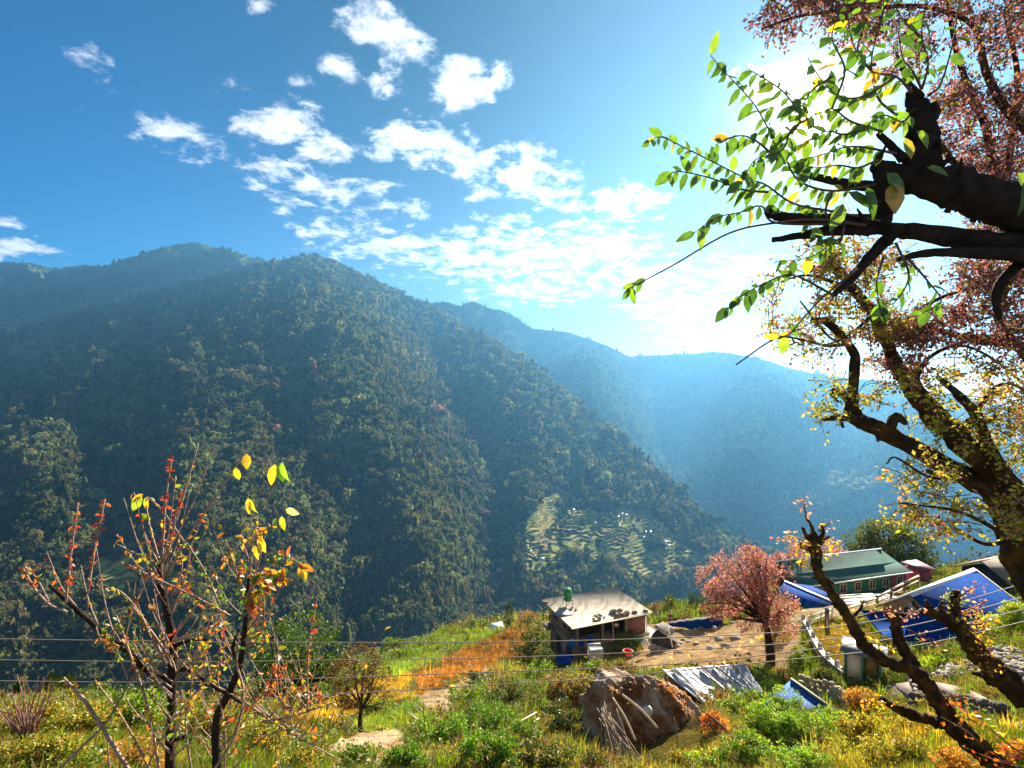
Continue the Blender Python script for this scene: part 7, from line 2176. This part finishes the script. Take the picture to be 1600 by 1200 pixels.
# ---- bare saplings at the left
def sapling(name, label, stems, shoots, single, seed, root, extra):
    base = np.array(root, float)
    t = thing(name, label, 'sapling', base); rg_ = np.random.default_rng(seed); mb = MB(); sb = MB()
    for k, (pts, r, dd) in enumerate(stems):
        limb(mb, base, pts, [q * .78 for q in r], dd, 9, .22, seed + k, 6)
    mb.build('trunk', M_BARK, t, True)
    pos, dr, up, sz, col = [], [], [], [], []
    for (pts, r, dd, cols, n, s0, s) in shoots:
        limb(sb, base, pts, [q * .72 for q in r], dd, 6, .1, seed, 5)
        n = int(n * 1.25); s = s * .66
        if n:
            w = PP(pts, dd); p_, _ = smooth_path(w, [1] * len(w), 12)
            i = rg_.integers(int(len(p_) * s0), len(p_), n)
            pos.append(p_[i] + rg_.normal(0, .004, (n, 3))); d_ = rg_.normal(size=(n, 3)) * (1, .7, .8) + (0, -.1, -.25); dr.append(d_)
            up.append(rg_.normal(0, .6, (n, 3)) + (0, -.7, .5)); sz.append(s * rg_.uniform(.6, 1.25, n)); col.append(pal(rg_, n, cols, [1] * len(cols), .3))
    # many thin shoots growing up and out of the stems
    for (x0, y0, x1, y1, k) in extra:
        for j in range(k):
            q = rg_.uniform(0, 1); x, y = x0 + (x1 - x0) * q, y0 + (y1 - y0) * q
            a = rg_.choice([-1, 1]) * rg_.uniform(.1, 1.1); L = rg_.uniform(45, 150)
            pts = [(x, y), (x + L * .5 * math.sin(a), y - L * .42 * math.cos(a * .8)), (x + L * math.sin(a) * .9, y - L * math.cos(a * .7))]
            dd = 2.9 + rg_.normal(0, .1)
            limb(sb, base, pts, [1.15, .85, .5], [2.93, dd], 5, 0, 0, 4)
            w = PP(pts, [2.93, dd]); p_, _ = smooth_path(w, [1] * 3, 10); n = rg_.integers(2, 8)
            i = rg_.integers(6, len(p_), n); cols = [RL_, OL, MX, MX][rg_.integers(0, 4)]
            pos.append(p_[i] + rg_.normal(0, .004, (n, 3))); dr.append(rg_.normal(size=(n, 3)) * (1, .7, .8) + (0, -.1, -.3)); up.append(rg_.normal(0, .6, (n, 3)) + (0, -.7, .5)); sz.append(.034 * rg_.uniform(.6, 1.4, n)); col.append(pal(rg_, n, cols, [1] * len(cols), .3))
    sb.build('shoots', M_STEM, t, True)
    for (px, py, dd, a, s, c) in single:
        pos.append(P(px, py, dd)[None]); dr.append(np.array([[math.cos(a), rg_.normal(0, .15), math.sin(a)]])); up.append(np.array([[rg_.normal(0, .3), -1, .25]])); sz.append(np.array([s])); col.append(np.array([c], float))
    leaves_mesh('leaves', np.vstack(pos), np.vstack(dr), np.vstack(up), np.concatenate(sz), np.vstack(col), M_LEAF, t, True, base)


RL_ = [(0.40, 0.06, 0.02), (0.30, 0.04, 0.02), (0.46, 0.13, 0.02)]
OL = [(0.48, 0.19, 0.02), (0.46, 0.28, 0.02), (0.24, 0.24, 0.02)]
MX = [(0.48, 0.24, 0.02), (0.16, 0.26, 0.02), (0.44, 0.12, 0.02), (0.10, 0.20, 0.015)]
YL, GL_ = (0.58, 0.38, 0.02), (0.22, 0.30, 0.02)
r1 = P(264, 1330, 3.0)
sapling('bare_sapling', 'nearly leafless red tipped sapling with tall straight shoots at the lower left', [
    ([(262, 1400), (264, 1290), (265, 1200), (268, 1100), (270, 1010), (262, 960), (252, 915), (246, 872)], [10, 9.5, 9, 8.5, 8, 7, 6, 4.5], [3.0, 3.0]),
    ([(268, 1062), (232, 1048), (190, 1010), (150, 980), (112, 945), (76, 914)], [6, 5.5, 5, 4.5, 4, 2.5], [3.0, 2.8]),
    ([(270, 1010), (300, 1000), (330, 1000)], [4, 3, 2], 3.0), ([(270, 1052), (292, 1046), (330, 1070), (380, 1100)], [5, 4, 3, 2], [3.0, 2.8]),
    ([(265, 1160), (290, 1150), (316, 1130)], [5, 4, 2.5], 3.0)],
    [([(103, 942), (110, 872), (122, 785)], [2.4, 2, 1.5], 2.8, RL_, 34, .15, .05), ([(137, 928), (150, 845), (164, 780)], [2.4, 2, 1.4], 2.8, RL_, 30, .15, .05),
     ([(104, 956), (78, 945), (56, 922), (36, 888)], [2.4, 2.2, 1.8, 1.2], 2.8, RL_, 10, .6, .045), ([(76, 940), (62, 912), (44, 887)], [1.8, 1.5, 1.2], 2.8, RL_ + OL, 12, .5, .05),
     ([(252, 900), (258, 790), (268, 720)], [2.6, 2, 1.3], 3.0, RL_, 36, .2, .05), ([(255, 880), (282, 790), (310, 693)], [2.6, 2, 1.2], 3.0, RL_, 4, .1, .04), ([(262, 870), (274, 805), (284, 765)], [2, 1.6, 1.2], 3.0, RL_, 20, .3, .045),
     ([(250, 880), (236, 830), (228, 790)], [2.2, 1.8, 1.4], 3.0, OL, 6, .1, .05), ([(262, 900), (290, 845), (345, 765), (381, 709)], [2.6, 2.2, 1.8, 1.2], [3.0, 2.8], OL, 6, .1, .04),
     ([(290, 850), (255, 800), (230, 776)], [1.8, 1.5, 1.2], 3.0, OL, 4, .6, .05), ([(258, 868), (300, 790), (325, 725)], [1.4, 1.1, .8], 3.05, OL, 4, .3, .035),
     ([(258, 1036), (236, 990), (212, 950), (190, 926), (171, 919)], [3.2, 2.8, 2.4, 2, 1.4], [3.0, 2.85], OL, 14, .2, .045), ([(262, 1022), (228, 975), (205, 945)], [2.6, 2.2, 1.6], [3.0, 2.9], OL, 12, .3, .045),
     ([(195, 880), (245, 905), (300, 930), (360, 962)], [1.6, 2, 2, 1.6], [2.8, 2.9], RL_ + OL, 34, 0, .05), ([(180, 849), (214, 866), (240, 878)], [1.2, 1.6, 1.8], 2.9, OL, 6, 0, .05),
     ([(275, 990), (310, 940), (342, 890), (372, 850)], [2.4, 2, 1.6, 1.1], [3.0, 2.9], OL, 22, .2, .045), ([(268, 960), (290, 900), (300, 850), (320, 800)], [2.2, 1.8, 1.4, 1], 3.0, RL_ + OL, 26, .2, .045),
     ([(272, 1000), (320, 985), (350, 970)], [2, 1.6, 1.2], 2.95, OL, 12, .2, .045), ([(268, 930), (284, 890), (280, 850)], [1.8, 1.5, 1.2], 3.0, OL, 18, .2, .05), ([(345, 948), (318, 890), (292, 848)], [1.8, 1.5, 1.2], 2.85, MX, 14, .2, .05),
     ([(378, 916), (365, 880), (352, 842)], [1.6, 1.3, 1], 2.85, MX, 8, .3, .05), ([(205, 1210), (160, 1138), (130, 1092), (99, 1059)], [4.5, 4, 3.4, 2.6], 2.7, OL, 8, .7, .06), ([(88, 1206), (130, 1165), (165, 1130), (196, 1078)], [3, 3, 2.6, 2], 2.75, MX, 10, .6, .06),
     ([(250, 1210), (232, 1110), (206, 1030), (182, 962)], [2.8, 2.5, 2, 1.5], 2.9, MX, 26, .3, .055), ([(238, 1210), (195, 1128), (148, 1062)], [2.2, 1.8, 1.3], 2.85, OL, 14, .3, .05), ([(172, 1210), (168, 1150), (175, 1120)], [1.6, 1.3, 1], 2.8, OL, 5, .2, .05),
     ([(200, 1062), (180, 1010), (160, 975)], [1.8, 1.5, 1], 2.85, MX, 18, .3, .06), ([(150, 980), (158, 1000), (180, 1020)], [1.5, 1.2, .8], 2.8, MX, 16, .2, .06),
     ([(225, 1210), (260, 1140), (300, 1090), (340, 1040)], [2, 1.7, 1.4, 1], 2.8, OL + MX, 24, .2, .05), ([(300, 1210), (290, 1130), (300, 1060), (286, 1000)], [2, 1.7, 1.4, 1], 2.85, OL + MX, 26, .2, .05), ([(210, 1210), (236, 1160), (232, 1100)], [1.6, 1.3, 1], 2.8, OL, 12, .2, .05)],
    [(386, 709, 2.8, -1.5, .085, YL), (368, 730, 2.8, -1.5, .085, (0.42, 0.38, 0.02)), (224, 772, 3.0, -2.6, .09, (0.5, 0.28, 0.02)), (230, 776, 3.0, -1.7, .085, YL), (222, 775, 3.0, -2.1, .10, GL_), (236, 812, 3.0, 2.6 - 6.28, .07, GL_), (254, 812, 3.0, -1.6, .08, YL)], 1201, r1, [(266, 1190, 270, 1000, 24), (262, 960, 248, 880, 12), (250, 1050, 120, 950, 9), (275, 1050, 330, 1070, 8)])
r2 = P(340, 1330, 2.9)
sapling('bare_sapling', 'second dark stemmed sapling with yellow and green leaves bunched at its top', [
    ([(342, 1400), (341, 1290), (340, 1210), (337, 1160), (340, 1118), (356, 1086), (374, 1042), (382, 992), (385, 940), (390, 900)], [9, 9, 8.5, 8, 7.5, 7, 6, 5, 4, 3], [2.9, 2.85]),
    ([(374, 1042), (364, 1012), (372, 985)], [4, 3, 2], 2.85)],
    [([(390, 905), (394, 850), (402, 810)], [2.4, 1.8, 1.2], 2.85, OL, 10, .4, .06), ([(388, 930), (410, 890), (440, 868), (474, 884)], [2, 1.7, 1.4, 1], 2.8, MX, 26, .2, .075), ([(386, 950), (400, 910), (432, 900), (446, 905)], [2, 1.6, 1.3, 1], 2.8, MX, 40, .1, .075),
     ([(384, 960), (400, 930), (420, 915)], [1.8, 1.5, 1], 2.8, MX, 36, .1, .075), ([(385, 945), (372, 910), (380, 880)], [1.8, 1.5, 1], 2.85, MX, 26, .1, .065), ([(392, 880), (380, 850), (378, 830)], [1.4, 1.1, .8], 2.85, OL, 6, .3, .06), ([(394, 850), (410, 830), (426, 822)], [1.2, 1, .8], 2.82, OL + MX, 8, .3, .07),
     ([(330, 1210), (366, 1150), (380, 1085), (370, 1035), (374, 990)], [3.4, 3, 2.6, 2, 1.3], 2.8, MX, 10, .3, .05), ([(350, 1210), (352, 1150), (340, 1060), (345, 1000)], [2, 1.7, 1.4, 1], 2.85, OL, 12, .3, .05),
     ([(300, 1052), (380, 1096), (432, 1132), (520, 1182)], [2.6, 2.2, 1.8, 1.2], [2.9, 2.7], MX + OL, 30, .2, .05), ([(408, 1128), (466, 1116), (520, 1098)], [2.2, 2, 1.3], 2.75, OL, 24, .2, .05), ([(480, 1112), (482, 1010), (496, 930)], [2, 1.6, 1], 2.75, RL_, 22, .1, .045),
     ([(436, 1095), (432, 1060), (430, 1035)], [1.6, 1.3, 1], 2.8, RL_, 12, .2, .05), ([(395, 1100), (430, 1075), (470, 1080), (515, 1090)], [1.8, 1.5, 1.3, 1], 2.75, RL_ + OL, 34, .1, .05), ([(360, 1210), (400, 1160), (450, 1140), (500, 1150)], [1.8, 1.5, 1.2, .8], 2.75, MX, 30, .2, .055),
     ([(382, 1000), (410, 985), (412, 930)], [1.8, 1.4, 1], 2.82, MX, 22, .2, .055), ([(376, 1040), (402, 1020), (420, 990)], [1.6, 1.3, .9], 2.82, OL, 14, .3, .05), ([(440, 1210), (430, 1160), (445, 1110)], [1.6, 1.3, 1], 2.8, OL + MX, 16, .2, .05),
     ([(408, 800), (425, 765), (434, 735)], [1.2, 1, .7], 2.85, OL, 2, .5, .05)],
    [(436, 724, 2.85, -1.5, .125, (0.05, 0.13, 0.012)), (440, 722, 2.83, -1.35, .12, (0.16, 0.28, 0.02)), (430, 725, 2.87, -1.75, .12, YL), (388, 778, 2.85, -1.5, .095, (0.50, 0.36, 0.02)), (392, 780, 2.84, -1.45, .09, (0.26, 0.30, 0.02)), (440, 806, 2.82, -1.4, .085, (0.34, 0.34, 0.02)), (446, 796, 2.82, -.3, .085, (0.62, 0.48, 0.30)),
     (404, 838, 2.84, -1.1, .10, YL), (410, 842, 2.82, -1.7, .09, (0.5, 0.40, 0.03)), (398, 852, 2.84, -1.3, .085, YL), (470, 882, 2.8, -.6, .08, (0.5, 0.16, 0.02)), (466, 886, 2.8, -1.0, .085, YL), (470, 890, 2.8, -1.3, .075, GL_)], 1251, r2, [(340, 1200, 356, 1090, 16), (374, 1042, 388, 920, 16), (380, 1096, 500, 1170, 16), (400, 1125, 500, 1100, 12)])


def bare_shrub():
    base = ground_hit(44, 1168); d = base[1]
    t = thing('bare_shrub', 'leafless pinkish brush of fine twigs at the far left edge', 'shrub', base); rg_ = np.random.default_rng(1300); mb = MB()
    for k in range(46):
        x, y = 44 + rg_.normal(0, 30), rg_.uniform(1050, 1120)
        limb(mb, base, [(44 + rg_.normal(0, 3), 1160), (44 + (x - 44) * .5 + rg_.normal(0, 4), (1160 + y) / 2), (x, y)], [1.1, .8, .4], [d, d + rg_.normal(0, .4)], 4, 0, 0, 3)
    mb.build('twigs', surf('pink_twig', (0.28, 0.13, 0.12), 0.8, (0.18, 0.09, 0.08), 9.0), t)


bare_shrub()
